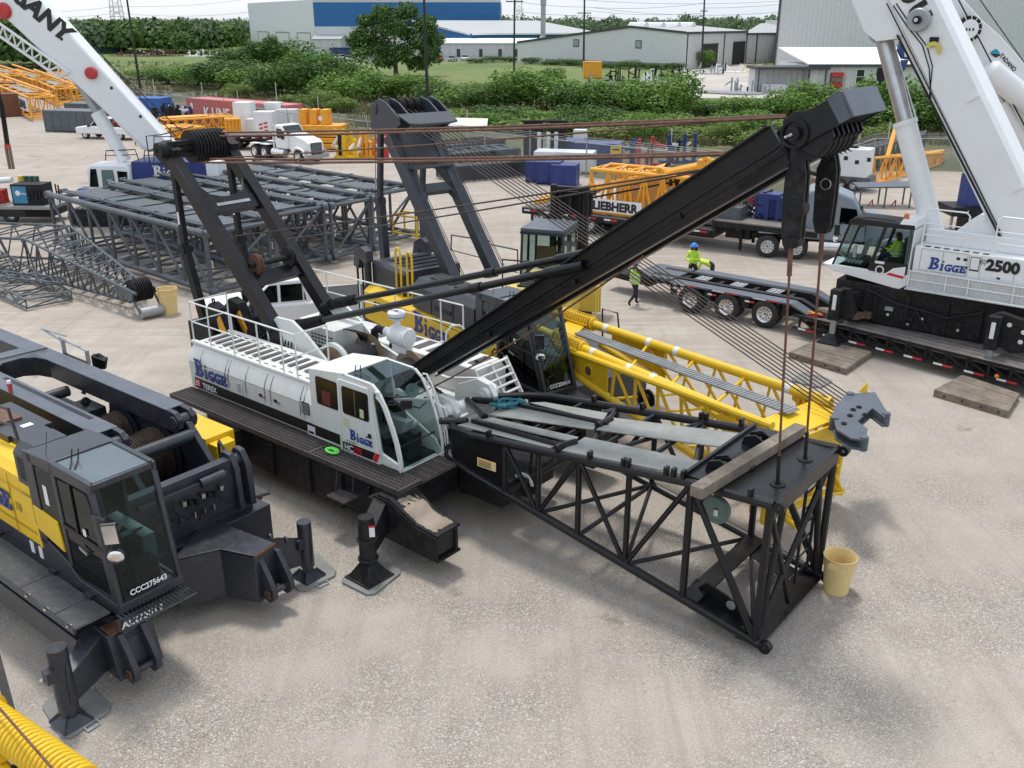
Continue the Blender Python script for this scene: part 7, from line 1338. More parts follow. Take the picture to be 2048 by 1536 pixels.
 mb.pipe([q+d*1.2-n*.1,q+d*.4,q-d*.3+n*.15,q-d*1.0+n*.05,q-d*1.9-n*.3],.018,5);mb.pipe([q+d*1.2,q+d*.4+n*.1,q-d*.4+n*.25,q-d*1.0+n*.15,q-d*1.8-n*.3],.018,5);mb.obj('boom_hoses',t)
 a=k.Y(1840,40,ya-.05);mb=MB(GALV,BLACKD,STEEL);mb.lathe(a,(0,-1,0),[(0,.05),(0,.3),(.05,.34),(.1,.26),(.16,.26),(.2,.34),(.24,.3),(.24,.1)],22);mb.tube(a-V((0,.24,0)),a-V((0,.36,0)),.12,12,m=1);mb.tube(a-V((0,.36,0)),a-V((0,.42,0)),.06,8,m=2);b=a-d*.75+n*.1;mb.box(b.x-.12,b.x+.12,ya-.1,ya,b.z-.12,b.z+.1,1);mb.obj('hose_reel',t)
 a=k.Y(1866,100,ya-.06);mb=MB(mat('yellow lifting eye',(.6,.55,.1),.5));mb.lathe(a,(0,-1,0),[(0,.12),(0,.24),(.05,.24),(.05,.12),(0,.12)],14,a0=20,a1=210);mb.obj('lifting_eye',t)
 q=P0+d*9.15;mb=MB(BLACKT);a=k.Y(1815,20,ya-.012);mb.text('U',a,-d,n,.75,bold=.07);mb.text('O',a-d*-.75,-d,n,.75,bold=.07);mb.obj('boom_lettering',t)
 cb=V((2.15,2.25,3.3));ct=V((c1-n*.45+d*.5));ct=V((ct.x,2.25,ct.z));dd=(ct-cb).normalized();mb=MB(WHITE2,STEEL);Lc=(ct-cb).length;mb.tube(cb,cb+dd*(Lc*.58),.34,22);mb.lathe(cb+dd*(Lc*.57),dd,[(0,.34),(0,.38),(.14,.38),(.14,.3)],22);mb.obj('luffing_cylinder',t)
 mb=MB(STEEL);mb.tube(cb+dd*(Lc*.58),ct,.255,22);mb.obj('cylinder_rod',t);mb=MB(STEEL,GALV);mb.tube(cb+dd*(Lc*.58)+V((.33,0,.1)),ct+V((.25,0,0)),.03,6);mb.lathe(ct-V((0,.35,0)),(0,1,0),[(0,.1),(0,.32),(.7,.32),(.7,.1)],16,1);mb.obj('cylinder_guide',t)
 return t
build_white()
J=stand(pelvis=(0,0,.55,.15),belly=(-.02,0,.7,.14),chest=(-.02,0,.92,.16),neck=(0,0,1.1,.06),jaw=(.03,0,1.2,.075),crown=(.03,0,1.32,.095))
for s,y in(('l',.1),('r',-.1)):J.update({s+'hip':(.05,y,.52,.1),s+'knee':(.45,y*1.3,.52,.07),s+'ankle':(.5,y*1.3,.12,.05),s+'toe':(.63,y*1.3,.08,.042),s+'shoulder':(0,y*1.85,1.02,.075),s+'elbow':(.1,y*2.4,.76,.05),s+'wrist':(.35,y*2.0,.78,.034),s+'palm':(.42,y*1.9,.79,.036)})
person('operator in a yellow vest seated inside the white crane cab',W.w(1.2,1.35,2.42),W.a+math.pi,J,lambda c:0 if c.z>1.1 or(c.x>.3 and c.z>.7)else 1 if c.z>.6 else 2 if c.z>.15 else 3,0,hat=False,vest=True,hair=True)
def timber_mat(fr,pts,label,th=.22,n=7):
 P=[fr.w(*fr.Z(x,y,th))for x,y in pts];c=sum(P,V((0,0,0)))/4;c.z=0;t=thing('timber_mat',label,'timber mat',loc=c,group='timber mats under the jacks');Q=[V((p.x-c.x,p.y-c.y,0))for p in P];mb=MB(WOOD,DARK)
 for i in range(n):
  a,b=(i+.03)/n,(i+.97)/n;q=[lerp(Q[0],Q[3],a),lerp(Q[1],Q[2],a),lerp(Q[1],Q[2],b),lerp(Q[0],Q[3],b)];h=th*random.uniform(.93,1);mb.slab(q,(0,0,h))
 e=(Q[1]-Q[0]).normalized();o=V((e.y,-e.x,0))
 for s in(.15,.4,.65,.88):p=lerp(Q[0],Q[1],s)+V((0,0,th*.5));mb.tube(p-o*.05,p+o*.006,.035,8,m=1)
 mb.obj('planks',t,bevel=.008);return t
timber_mat(W,[(1578,703),(1692,737),(1744,702),(1640,676)],'timber mat under the left jack of the white telescopic crane')
timber_mat(W,[(1868,779),(2017,822),(2040,786),(1926,748)],'timber mat under the right jack of the white telescopic crane')
mat_pad(W,[(1580,760),(1640,775),(1668,760),(1610,742)],'pale mat lying alone on the gravel behind the yellow boom')
mb=MB(WOOD);rs=random.Random(6)
for i in range(6):
 p=LBF.w(1.1+rs.uniform(-.5,.9),1.1+rs.uniform(-.5,.7),.74+.2*(i//3));m=MB(mat('dark oak block',(.12,.085,.05),.85,var=.35));m.box(-.55,.55,-.12,.12,0,.2);o=m.obj('timber_block',loc=p,rot=(0,0,rs.uniform(0,3)),bevel=.01);tag(o,'dark timber block heaped on the nose of the lowbed trailer','timber','timber blocks on the lowbed')
p=LBF.w(.55,.5,.74);mb=MB(RED,ORG)
for k in range(5):mb.pipe([(rs.uniform(-.3,.3),rs.uniform(-.25,.25),.03+.02*k)for j in range(6)],.025,5,m=1 if k==4 else 0)
tag(mb.obj('chain_heap',loc=p),'heap of red chain and binders on the lowbed nose','chain')
# three axle dolly
def build_dolly():
 a,b=G(1378,626),G(1526,656);f=fr2(a,b);t=thing('trailer_dolly','black three axle gooseneck dolly with polished wheels beside the workers','trailer',f);r=.5;sp=(b-a).length/2;wd=2.5
 for i in range(3):
  wheel(t,(i*sp,-.02,r),(0,-1,0),r,.27,True);wheel(t,(i*sp,wd+.02,r),(0,1,0),r,.27,True)
 mb=MB(BLACKD,CHARL,GALV)
 for y in(.0,wd-.55):
  mb.box(-.9,2*sp+.9,y,y+.55,.98,1.04,1);mb.slab([(2*sp+.9,y,.98),(2*sp+1.9,y,.55),(2*sp+1.9,y+.55,.55),(2*sp+.9,y+.55,.98)],(0,0,.06),1)
 for y in(.65,wd-.9):mb.box(-2.0,2*sp+1.0,y,y+.25,.72,1.06);mb.slab([(2*sp+1.0,y,.72),(2*sp+1.0,y,1.06),(2*sp+2.1,y,.6),(2*sp+2.1,y,.4)],(0,.25,0))
 for i in range(4):x=-.9+i*sp*.95;mb.box(x,x+.15,.1,wd-.1,.7,.98)
 for i in range(3):x=-.55+i*sp*.98+.15;mb.box(x,x+.5,.9,wd-.9,1.0,1.03,2);[mb.tube((x+.08+q*.17,1.0+w_*.2,1.03),(x+.08+q*.17,1.0+w_*.2,1.036),.05,8,m=0)for q in range(3)for w_ in range(3)]
 for x in(-.75,sp*.5-.1,sp*1.5-.1,2*sp+.65):mb.slab([(x,-.05,.98),(x+.25,-.05,.98),(x+.25,-.1,.62),(x,-.1,.62)],(0,-.02,0))
 mb.box(-2.6,-1.0,.3,wd-.3,.95,1.05,1);mb.hexa([(-4.2,.9,.55),(-2.0,.5,.55),(-2.0,2.0,.55),(-4.2,1.6,.55)],[(-4.2,.9,.75),(-2.0,.5,.85),(-2.0,2.0,.85),(-4.2,1.6,.75)]);mb.obj('frame',t,bevel=.01)
 for x in(-.72,sp*.5-.05,sp*1.5-.05):tape(t,(x,-.125,.86),(x+.55,-.125,.86),1,.06)
 tape(t,(-.9,-.01,.99),(2*sp+.9,-.01,.99),3,.04);return t,f,sp
DOL,DF,dsp=build_dolly()
Jw=stand(lknee=(.2,.1,.52,.07),lankle=(.22,.1,.1,.05),ltoe=(.36,.11,.05,.042),rknee=(-.02,-.1,.5,.07),rankle=(-.34,-.1,.22,.05),rtoe=(-.28,-.11,.08,.042),lelbow=(-.12,.24,1.15,.05),lwrist=(.02,.25,.95,.034),lpalm=(.06,.25,.89,.036),relbow=(.2,-.25,1.22,.05),rwrist=(.42,-.2,1.15,.034),rpalm=(.49,-.18,1.14,.036))
zs=lambda c:0 if c.z>1.5 or abs(c.y)>.235 and c.z<.98 else 1 if c.z>.96 else 2 if c.z>.13 else 3
def zdark(c):return 0 if c.z>1.5 else 2 if c.z>.13 else 3
person('worker in blue hard hat and lime vest walking past the dolly',G(1267,612),math.radians(35),Jw,zdark,0,hat=True,vest=True)
J2=stand(lelbow=(.12,.26,1.16,.05),lwrist=(.3,.05,1.18,.034),lpalm=(.33,-.02,1.19,.036),relbow=(.1,-.26,1.14,.05),rwrist=(.3,-.05,1.12,.034),rpalm=(.33,.02,1.12,.036))
p2=G(1383,573);person('worker in blue hard hat and yellow shirt standing with folded arms by the dolly',p2,math.radians(-120),J2,zs,0,hat=True,hair=True)
Jb=dict(pelvis=(0,0,.9,.14),belly=(.14,0,.98,.135),chest=(.36,0,1.06,.15),neck=(.53,0,1.1,.06),jaw=(.62,0,1.08,.075),crown=(.74,0,1.1,.095))
for s,y in(('l',.1),('r',-.1)):Jb.update({s+'hip':(-.02,y,.86,.105),s+'knee':(-.02,y*1.2,.48,.07),s+'ankle':(-.12,y*1.2,.09,.05),s+'toe':(.03,y*1.2,.04,.042),s+'shoulder':(.42,y*1.85,1.06,.075),s+'elbow':(.5,y*2.2,.8,.05),s+'wrist':(.62,y*1.6,.62,.034),s+'palm':(.66,y*1.5,.57,.036)})
person('worker in black cap and yellow shirt bending over beside the standing worker',p2+V((.75,-.1,0)),math.radians(165),Jb,lambda c:0 if c.x>.52 else 1 if c.x>.1 and c.z>.6 else 2 if c.z>.13 else 3,0,cap=True)
# second white crane at the right edge, hook blocks
def build_tadano():
 Y=47;A=lambda x,y:AT(x,y,Y);o=V((A(1990,300).x,Y,0));t=thing('telescopic_crane','white telescopic crane with a black and white boom drum behind the first white boom','crane',loc=o);L=lambda x,y,dy=0:A(x,y)-o+V((0,dy,0))
 mb=MB(WHITE2);q=[L(1893,-40),L(1965,40),L(2000,70),L(2150,240),L(2095,300),L(2000,170),L(1960,130),L(1880,-20)];mb.slab(q,(0,1.5,0));mb.obj('boom',t,bevel=.06)
 mb=MB(WHITE2);a,b=L(1975,140,-.2),L(2120,260,-.2);mb.tube(a,b,.55,18);mb.lathe(a,(a-b),[(0,.55),(.25,.4),(.3,.0)],18);mb.obj('boom_sleeve',t)
 mb=MB(BLACKD,WHITE2,BLACKT);c=L(1932,58,-.25);mb.lathe(c,(0,-1,0),[(-.1,.1),(-.1,.58),(0,.6),(.12,.58)],24);mb.lathe(c,(0,-1,0),[(.12,.58),(.12,.42)],24);mb.lathe(c,(0,-1,0),[(.125,.43),(.15,.4),(.16,0)],24,m=1)
 for i in range(12):g=i*.5236;mb.beam(c+V((.42*math.cos(g),-.14,.42*math.sin(g))),c+V((.68*math.cos(g),-.14,.68*math.sin(g))),.03,.03,1)
 for x in(-.2,-.05,.12):mb.box(c.x+x,c.x+x+.08,c.y-.17,c.y-.155,c.z-.08,c.z+.04,2)
 mb.obj('hose_drum',t)
 mb=MB(BLACKT,mat('teal logo',(.0,.3,.42),.4));xd=(L(2048,160)-L(1990,98));xd.y=0;xd.normalize();yd=V((-xd.z,0,xd.x));e=L(1998,112,-.02);mb.text('TADANO',e,xd,yd,.26,bold=.03);e2=L(1980,104,-.02);mb.slab([e2,e2+xd*.22,e2+xd*.4+yd*.28,e2+xd*.1+yd*.28],(0,-.01,0),1);mb.slab([e2-yd*.06+xd*.05,e2+xd*.4-yd*.0,e2+xd*.5+yd*.24,e2+xd*.42+yd*.24],(0,-.012,0));mb.obj('maker_lettering',t)
 mb=MB(WHITE2,STEEL,GALV);a,m_,b=L(1972,145,.3),L(2010,205,.3),L(2075,330,.3);mb.tube(a,m_,.16,14,m=1);mb.tube(m_,b,.27,16);mb.tube(a-V((0,.3,0)),a+V((0,.3,0)),.25,12,m=2);mb.obj('luffing_cylinder',t)
 mb=MB(BLACKD);mb.tube(L(1940,-20,-.3),L(2060,150,-.3),.025,5);mb.tube(L(1905,-10,-.35),L(2060,285,-.35),.035,5);mb.tube(L(1935,80,-.1),L(1960,150,-.1),.03,5);mb.obj('hoist_ropes',t)
 mb=MB(BLUE,BLACKD,GALV,WHITET)
 b0=L(1905,405,.0);bz=b0.z;mb.box(b0.x-.2,b0.x+4.5,-.6,1.2,bz-.6,bz-.15,1);mb.box(b0.x+.5,b0.x+1.4,-.3,.6,bz-.15,bz+1.4);mb.box(b0.x+.2,b0.x+1.1,-.2,.5,bz+1.9,bz+2.7);mb.box(b0.x+2.8,b0.x+4.5,.3,1.6,bz+.6,bz+2.4);mb.tube((b0.x+1.9,0,0),(b0.x+1.9,0,bz+1.8),.1,10,m=2);mb.tube((b0.x+.1,0,0),(b0.x+.1,0,bz-.2),.08,8,m=2);mb.box(b0.x+.55,b0.x+.6,-.62,-.6,bz-.45,bz-.3,3);mb.obj('carrier',t,bevel=.02)
 mb=MB(BLACKD);[mb.box(b0.x+x,b0.x+x+.9,-.7,.1,0,.9)for x in(.4,2.4,3.8)];mb.obj('outrigger_box',t,bevel=.03)
build_tadano()
def hook(px,py,Y,sc,label,kind):
 p=AT(px,py,Y);t=thing('hook_block',label,'hook block',loc=p);mb=MB(BLUE,WHITET,BLACKD)
 if kind:mb.slab([(-.35*sc,0,.9*sc),(.15*sc,0,1.0*sc),(.45*sc,0,.3*sc),(.3*sc,0,-.05*sc),(-.1*sc,0,0),(-.4*sc,0,.45*sc)],(0,.3*sc,0));mb.slab([(-.15*sc,-.01,.7*sc),(.05*sc,-.01,.72*sc),(.28*sc,-.01,.25*sc),(.15*sc,-.01,.1*sc),(-.02*sc,-.01,.12*sc)],(0,-.01,0),1);mb.slab([(-.1*sc,0,-.05*sc),(.25*sc,0,-.05*sc),(.1*sc,0,-.6*sc),(-.15*sc,0,-.4*sc)],(0,.25*sc,0));mb.pipe([(0,.1,-.6*sc),(.02*sc,.1,-1.0*sc),(.2*sc,.1,-1.2*sc),(.3*sc,.1,-1.0*sc)],.07*sc,6,m=2)
 else:mb.slab([(-.4*sc,0,.8*sc),(.4*sc,0,.8*sc),(.45*sc,0,.2*sc),(.25*sc,0,-.5*sc),(-.25*sc,0,-.5*sc),(-.45*sc,0,.2*sc)],(0,.5*sc,0),2);mb.tube((0,.2,-.5*sc),(0,.2,-.9*sc),.12*sc,8,m=2)
 mb.obj('block',t,bevel=.02);mb=MB(ROPE);top=AT(px+6*(1 if kind else 1),-60,Y)-p
 for s in(-.1,.1):mb.tube((s*sc,.1,.8*sc),(top.x+s*sc,.1,top.z),.02,5)
 mb.obj('wire_rope',t)
hook(1809,118,70,1.3,'blue hook block hanging beside the silver cylinder rod',1);hook(1764,152,72,.75,'small dark hook block hanging before the annex window wall',0)
# lattice sections on the ground
LP_=ribbed('grey deck plate',(.075,.09,.105),1,.3,.6,.2,dirt=.3)
def boom_sections():
 a=G(410,468,2.55);b=G(98,389,2.55);f=fr2((a.x,a.y,0),(b.x,b.y,0));L_=math.hypot(a.x-b.x,a.y-b.y);first=None
 tips=[(410,468),(532,434),(660,412),(735,392),(862,377)]
 labs=['nearest grey boom section of the side by side row, before the yellow bucket','grey boom section second in the row behind the gantry legs','grey boom section third in the row behind the black gantry','farthest grey boom section in the row beside the yellow frame']
 for i in range(4):
  q=f.loc(G(*tips[i],2.55));q2=f.loc(G(*tips[i+1],2.55));wd=-(abs(q2.y-q.y)-.35);x0=q.x
  t=thing('boom_section',labs[i],'boom section',loc=f.w(x0,q.y,0),rz=f.a,group='grey lattice boom sections')
  z0,z1=.3,2.55;A=[(0,0,z0),(0,wd,z0),(0,wd,z1),(0,0,z1)];B=[(L_,y,z)for x,y,z in A]
  mb=MB(LATT)
  for p,q_ in zip(A,B):mb.tube(p,q_,.13 if i<4 else .1,9)
  for p in A+B:mb.lathe((p[0]-.08 if p[0]==0 else p[0]+.08,p[1]-.12,p[2]),(0,1,0),[(0,.05),(0,.17),(.24,.17),(.24,.05)],12)
  mb.obj('chords',t);mb=MB(LATT);n=7
  for k in(3,1,0,2):
   k2=(k+1)%4
   for j in range(n):
    P,Q_,P2=lerp(A[k],B[k],j/n),lerp(A[k2],B[k2],(j+.5)/n),lerp(A[k],B[k],(j+1)/n)
    if k in(3,1):mb.tube(P,lerp(A[k2],B[k2],j/n),.075,7);mb.tube(P2,lerp(A[k2],B[k2],j/n),.065,7)
    else:mb.tube(P,Q_,.06,6);mb.tube(Q_,P2,.06,6)
  mb.tube(A[0],A[1],.09,7);mb.tube(A[2],A[3],.09,7);mb.tube(A[0],A[3],.09,8);mb.tube(A[1],A[2],.09,8);mb.tube(B[0],B[3],.08,7);mb.tube(B[1],B[2],.08,7);mb.tube(A[0],A[2],.05,6);mb.obj('lacing',t)
  mb=MB(LP_,DECKG)
  for x in range(4):mb.box(.6+x*L_*.24,.6+x*L_*.24+L_*.22,wd*.74,wd*.28,z1+.02,z1+.05);
  mb.box(L_*.3,L_*.42,wd*.85,wd*.76,z1+.02,z1+.06,1);mb.obj('walkway',t)
  mb=MB(LATT)
  for y,r in((wd*.12,.05),(wd*.18,.05),(wd*.86,.05),(wd*.92,.05)):mb.tube((.3,y,z1+.18),(L_*.96,y,z1+.18),r,6);[mb.lathe((x,y-.07,z1+.18),(0,1,0),[(0,.03),(0,.1),(.14,.1),(.14,.03)],8)for x in(.3,L_*.34,L_*.66,L_*.96)]
  for x in(.5,L_*.33,L_*.66):mb.box(x,x+.1,wd,0,z1+.06,z1+.12)
  mb.obj('pendant_bars',t)
  if i<3:mb=MB(WHITET,REDT);mb.box(-.1,.06,-.13,-.11,1.2,1.5);mb.obj('number_tag',t)
boom_sections()
def free_lattice(label,A,B,n,rc,rl,m=LATT,group=None,zig=1,name='boom_section',posts=False):
 o=sum([V(p)for p in A+B],V((0,0,0)))/8;o.z=0;t=thing(name,label,'boom section',loc=o,group=group);A=[V(p)-o for p in A];B=[V(p)-o for p in B]
 mb=MB(m);[mb.tube(a,b,rc,7)for a,b in zip(A,B)];mb.obj('chords',t);mb=MB(m);lattice(mb,A,B,n,rl*.9,rl,zig=zig,posts=posts);mb.obj('lacing',t);return t,o
tn,tf=G(272,588,.95),G(285,566,.95);bn,bf=G(48,478,1.75),G(140,452,1.75)
t,o=free_lattice('tapered grey jib with tip sheaves, its roller beside the yellow bucket',[G(262,604,.25),G(290,585,.25),tf,tn],[V((bn.x,bn.y,.25)),V((bf.x,bf.y,.25)),bf,bn],8,.06,.033,posts=True)
mb=MB(LATT,BLACKD,GALV);p=(tn+tf)/2-o;d=((tn+tf)/2-(bn+bf)/2);d.z=0;d.normalize();s=V((-d.y,d.x,0));
for k in range(4):mb.lathe(p+d*.15+s*(-.35+k*.17),s,[(0,.06),(0,.42),(.03,.42),(.06,.36),(.09,.42),(.12,.42),(.12,.06)],22,1)
mb.slab([p+s*.45-d*1.0-V((0,0,.2)),p+s*.45+d*.4-V((0,0,.3)),p+s*.45+d*.5,p+s*.45-d*.9+V((0,0,.1))],s*.05);mb.slab([p-s*.5-d*1.0-V((0,0,.2)),p-s*.5+d*.4-V((0,0,.3)),p-s*.5+d*.5,p-s*.5-d*.9+V((0,0,.1))],s*.05)
r=d*.75-V((0,0,p.z-.24));mb.tube(p+r-s*.4,p+r+s*.4,.2,16,m=2);
for k in(-.45,.45):mb.tube(p+s*k,p+r+s*k*.9,.045,6)
mb.obj('tip_sheaves',t)
l2=V((-5.5,1.0,0));free_lattice('straight grey jib section running out of the left edge behind the tapered jib',[V((bn.x,bn.y,.25)),V((bf.x,bf.y,.25)),bf,bn],[V((bn.x,bn.y,.25))+l2,V((bf.x,bf.y,.25))+l2,bf+l2,bn+l2],5,.06,.033)
a1,a2=G(52,606,.3),G(142,588,.3);b1,b2=G(-120,530,.3),G(-30,510,.3);h=V((0,0,.65));free_lattice('small flat grey lattice piece lying at the left edge',[a1-V((0,0,.2)),a2-V((0,0,.2)),a2+V((0,0,.1)),a1+V((0,0,.1))],[b1-V((0,0,.2)),b2-V((0,0,.2)),b2+h,b1+h],6,.045,.03)
free_lattice('loose grey lattice bundle lying on the small flat lattice piece',[G(125,570,.6),G(130,560,.6),G(132,556,.75),G(124,566,.75)],[G(-20,560,.6),G(-20,545,.6),G(-20,540,.8),G(-20,552,.8)],5,.035,.025)
def bucket(p,label,r=.29,h=.72,tilt=0):
 t=thing('bucket',label,'bucket',loc=p,group='yellow tubs on the gravel');mb=MB(YELP,mat('tub dirt',(.3,.2,.08),.8));mb.lathe((0,0,.0),(0,0,1),[(0,0),(0,r*.8),(h*.75,r*.97),(h*.75,r*1.04),(h,r*1.06),(h+.015,r*1.1),(h+.03,r*1.06),(h,r*1.0),(.12,r*.8)],28);mb.lathe((0,0,.12),(0,0,1),[(0,r*.8),(.001,0)],24,m=1)
 mb.obj('tub',t,sharp=45);mb=MB(YELP)
 for a in(-2.3,.84):d=V((math.cos(a),math.sin(a),0));s=V((-d.y,d.x,0));c=d*r*1.05+V((0,0,h*.82));mb.slab([c-s*.07,c+s*.07,c+s*.07+V((0,0,.1)),c-s*.07+V((0,0,.1))],d*.05)
 mb.obj('handle',t)
bucket(G(1671,1180),'pale yellow tub with a dirty bottom beside the black boom foot end',.285,.74);bucket(G(340,627),'bright yellow tub beside the jib roller',.34,.95)
o=G(822,478);t=thing('cage','open yellow steel frame standing beside the grey boom sections','cage',loc=o,rz=-.5);mb=MB(YEL);c_=[(-.7,-.5),(.7,-.5),(.7,.5),(-.7,.5)]
for i in range(4):a,b=c_[i],c_[(i+1)%4];mb.beam((*a,0),(*a,1.25),.07,.07);mb.beam((*a,1.22),(*b,1.22),.07,.07);mb.beam((*a,.35),(*b,.35),.07,.07)
mb.obj('frame',t)
# pickups, trucks
def pickup(label,f,tools=False):
 t=thing('pickup_truck',label,'pickup truck',f);mb=MB(WHITE2,BLACKT)
 P=[(2.9,.45),(2.95,.8),(2.85,1.05),(1.6,1.18),(1.5,1.16),(-.75,1.14),(-2.9,1.12),(-2.95,.5)]
 mb.prism(P,'y',-.98,.98);body=mb.obj('body',t,bevel=.09)
 mb=MB(WHITE2);mb.hexa([(-.75,-.92,1.1),(1.55,-.92,1.1),(1.55,.92,1.1),(-.75,.92,1.1)],[(-.55,-.72,1.88),(.55,-.74,1.9),(.55,.74,1.9),(-.55,.72,1.88)]);mb.obj('cabin',t,bevel=.06)
 g=MB(GLASSD)
 for s in(-1,1):g.slab([(-.55,s*.9,1.2),(.3,s*.9,1.2),(.28,s*.77,1.75),(-.45,s*.77,1.75)],(0,s*.012,0));g.slab([(.4,s*.9,1.2),(1.25,s*.91,1.2),(.65,s*.78,1.75),(.38,s*.77,1.75)],(0,s*.012,0))
 g.slab([(1.5,-.82,1.2),(1.5,.82,1.2),(.64,.68,1.84),(.64,-.68,1.84)],(.02,0,.015));g.slab([(-.75,-.75,1.2),(-.75,.75,1.2),(-.6,.64,1.78),(-.6,-.64,1.78)],(-.015,0,0));g.obj('window',t)
 mb=MB(DARK,BLACKD,RUST,RED);mb.box(-2.8,-.85,-.8,.8,1.125,1.14);
 if tools:
  rs=random.Random(1)
  for i in range(26):x,y=rs.uniform(-2.7,-.9),rs.uniform(-.7,.7);mb.box(x,x+rs.uniform(.1,.5),y,y+rs.uniform(.08,.3),1.14,1.14+rs.uniform(.1,.55),rs.choice((0,1,1,2,3)))
 mb.obj('cargo_bed',t);mb=MB(BLACKT,ORG,RED,STEEL);mb.box(2.9,2.99,-.8,.8,.55,.95,3);mb.box(-3.02,-2.93,-.95,.95,.45,.6,3)
 for s in(-1,1):mb.box(2.75,2.97,s*.82-.13,s*.82+.13,.78,.98,1);mb.box(-2.98,-2.9,s*.88-.08,s*.88+.08,.75,1.08,2);mb.box(1.2,1.35,s*1.0-.02,s*1.22+.02,1.12,1.3,0)
 mb.obj('lamps',t)
 for x in(1.95,-1.85):
  for s in(-1,1):wheel(t,(x,s*.96,.4),(0,s,0),.4,.25)
 return t
pa,pb=G(618,592,1.2),G(385,612,1.2);fp=fr2((pa.x*.42+pb.x*.58,pa.y*.42+pb.y*.58,0),(pb.x,pb.y,0));fp.o=V((pa.x*.78+pb.x*.22,pa.y*.78+pb.y*.22+.5,0));pickup('white pickup truck parked behind the white crane',fp)
pickup('white pickup truck with a bed full of tools under the white boom',Fr(*G(221,277).xy,163),True)
Jp=stand();person('person in dark trousers standing behind the pickup full of tools',G(274,291),1.6,Jp,lambda c:0 if c.z>1.5 else 2 if c.z>.13 else 3,1,cap=True)
def tractor(label,f,col,sleeper=False,face=1):
 t=thing('truck',label,'truck',f);x0=0
 mb=MB(BLACKD,GALV);mb.box(-3.6,3.4,-.45,-.25,.75,1.0);mb.box(-3.6,3.4,.25,.45,.75,1.0);mb.box(-3.2,-1.0,-.6,.6,1.0,1.12);mb.obj('chassis',t)
 mb=MB(col,BLACKT);mb.prism([(1.2,1.0),(1.2,2.05),(1.45,2.15),(3.2,1.75),(3.5,1.5),(3.55,.9),(3.0,.75),(1.4,.75)],'y',-.75,.75)
 for s in(-1,1):mb.lathe((2.5,s*.95-.25*s,.55),(0,s,0),[(0,.6),(.3,.62),(.32,.55)],14,a0=-90,a1=90)if False else mb.prism([(1.75,.55),(1.85,1.05),(2.3,1.25),(2.9,1.15),(3.3,.9),(3.4,.6),(3.2,.55),(3.0,.95),(2.3,1.05),(1.9,.55)],'y',s*.7,s*1.05)
 mb.obj('bonnet',t,bevel=.08)
 mb=MB(GALV,BLACKT,ORG);mb.box(3.53,3.6,-.5,.5,.85,1.55,1);[mb.box(3.6,3.61,-.45+i*.1,-.42+i*.1,.88,1.52)for i in range(10)];mb.box(3.5,3.72,-1.05,1.05,.4,.7);[mb.box(3.3,3.5,s*.9-.12,s*.9+.12,.85,1.0)for s in(-1,1)];mb.obj('grille',t)
 mb=MB(col);
 if sleeper:mb.prism([(-1.5,.95),(-1.5,2.9),(-1.2,3.15),(-.2,3.15),(.6,2.85),(1.15,2.0),(1.25,.95)],'y',-1.0,1.0)
 else:mb.prism([(-.2,.95),(-.2,2.6),(0,2.72),(.6,2.7),(1.2,2.0),(1.25,.95)],'y',-.95,.95)
 mb.obj('cab',t,bevel=.1);g=MB(GLASSD,BLACKT)
 yy=1.0 if sleeper else .95
 g.slab([(.66,-.8,2.62),(.66,.8,2.62),(1.17,.8,2.02),(1.17,-.8,2.02)],(.02,0,.03));[g.slab([(.1,s*yy,1.75),(.95,s*yy,1.7),(.75,s*yy,2.4),(.1,s*yy,2.45)],(0,s*.015,0))for s in(-1,1)];g.obj('window',t)
 mb=MB(ALU);[mb.tube((-.35 if not sleeper else-1.7,s*.95,.8),(-.35 if not sleeper else-1.7,s*.95,3.3 if sleeper else 3.0),.075,10)for s in(-1,1)];[mb.tube((-.6,s*.85,.65),(.9,s*.85,.65),.28,14)for s in(-1,1)];mb.obj('exhaust_and_tanks',t)
 mb=MB(BLACKT,col);[mb.box(1.0,1.12,s*1.15-.1,s*1.15+.1,1.7,2.2)for s in(-1,1)];[mb.box(-3.3+i*1.25,-2.4+i*1.25,s*.8-.25,s*.8+.25,1.12,1.16,1)for s in(-1,1)for i in(0,1)];mb.obj('mirrors_and_fenders',t)
 for s in(-1,1):wheel(t,(2.5,s*1.02,.52),(0,s,0),.52,.3);wheel(t,(-1.6,s*1.05,.52),(0,s,0),.52,.28,True);wheel(t,(-2.85,s*1.05,.52),(0,s,0),.52,.28,True)
 return t
GREYT=mat('grey truck paint',(.2,.24,.28),.35,var=.08,dirt=.12)
ta,tb=G(525,316),G(596,326);ft=fr2(ta,tb);ft.o=V((ta.x*.35+tb.x*.65,ta.y*.35+tb.y*.65+1.0,0));tractor('white truck facing right in front of the red container',ft,WHITE2)
a,b=G(1530,515),G(1602,520);f2=fr2(a,b);f2.o=f2.w(2.9,1.0,0);tractor('grey sleeper truck behind the white crane cab, pulling the loaded trailer',f2,GREYT,True)
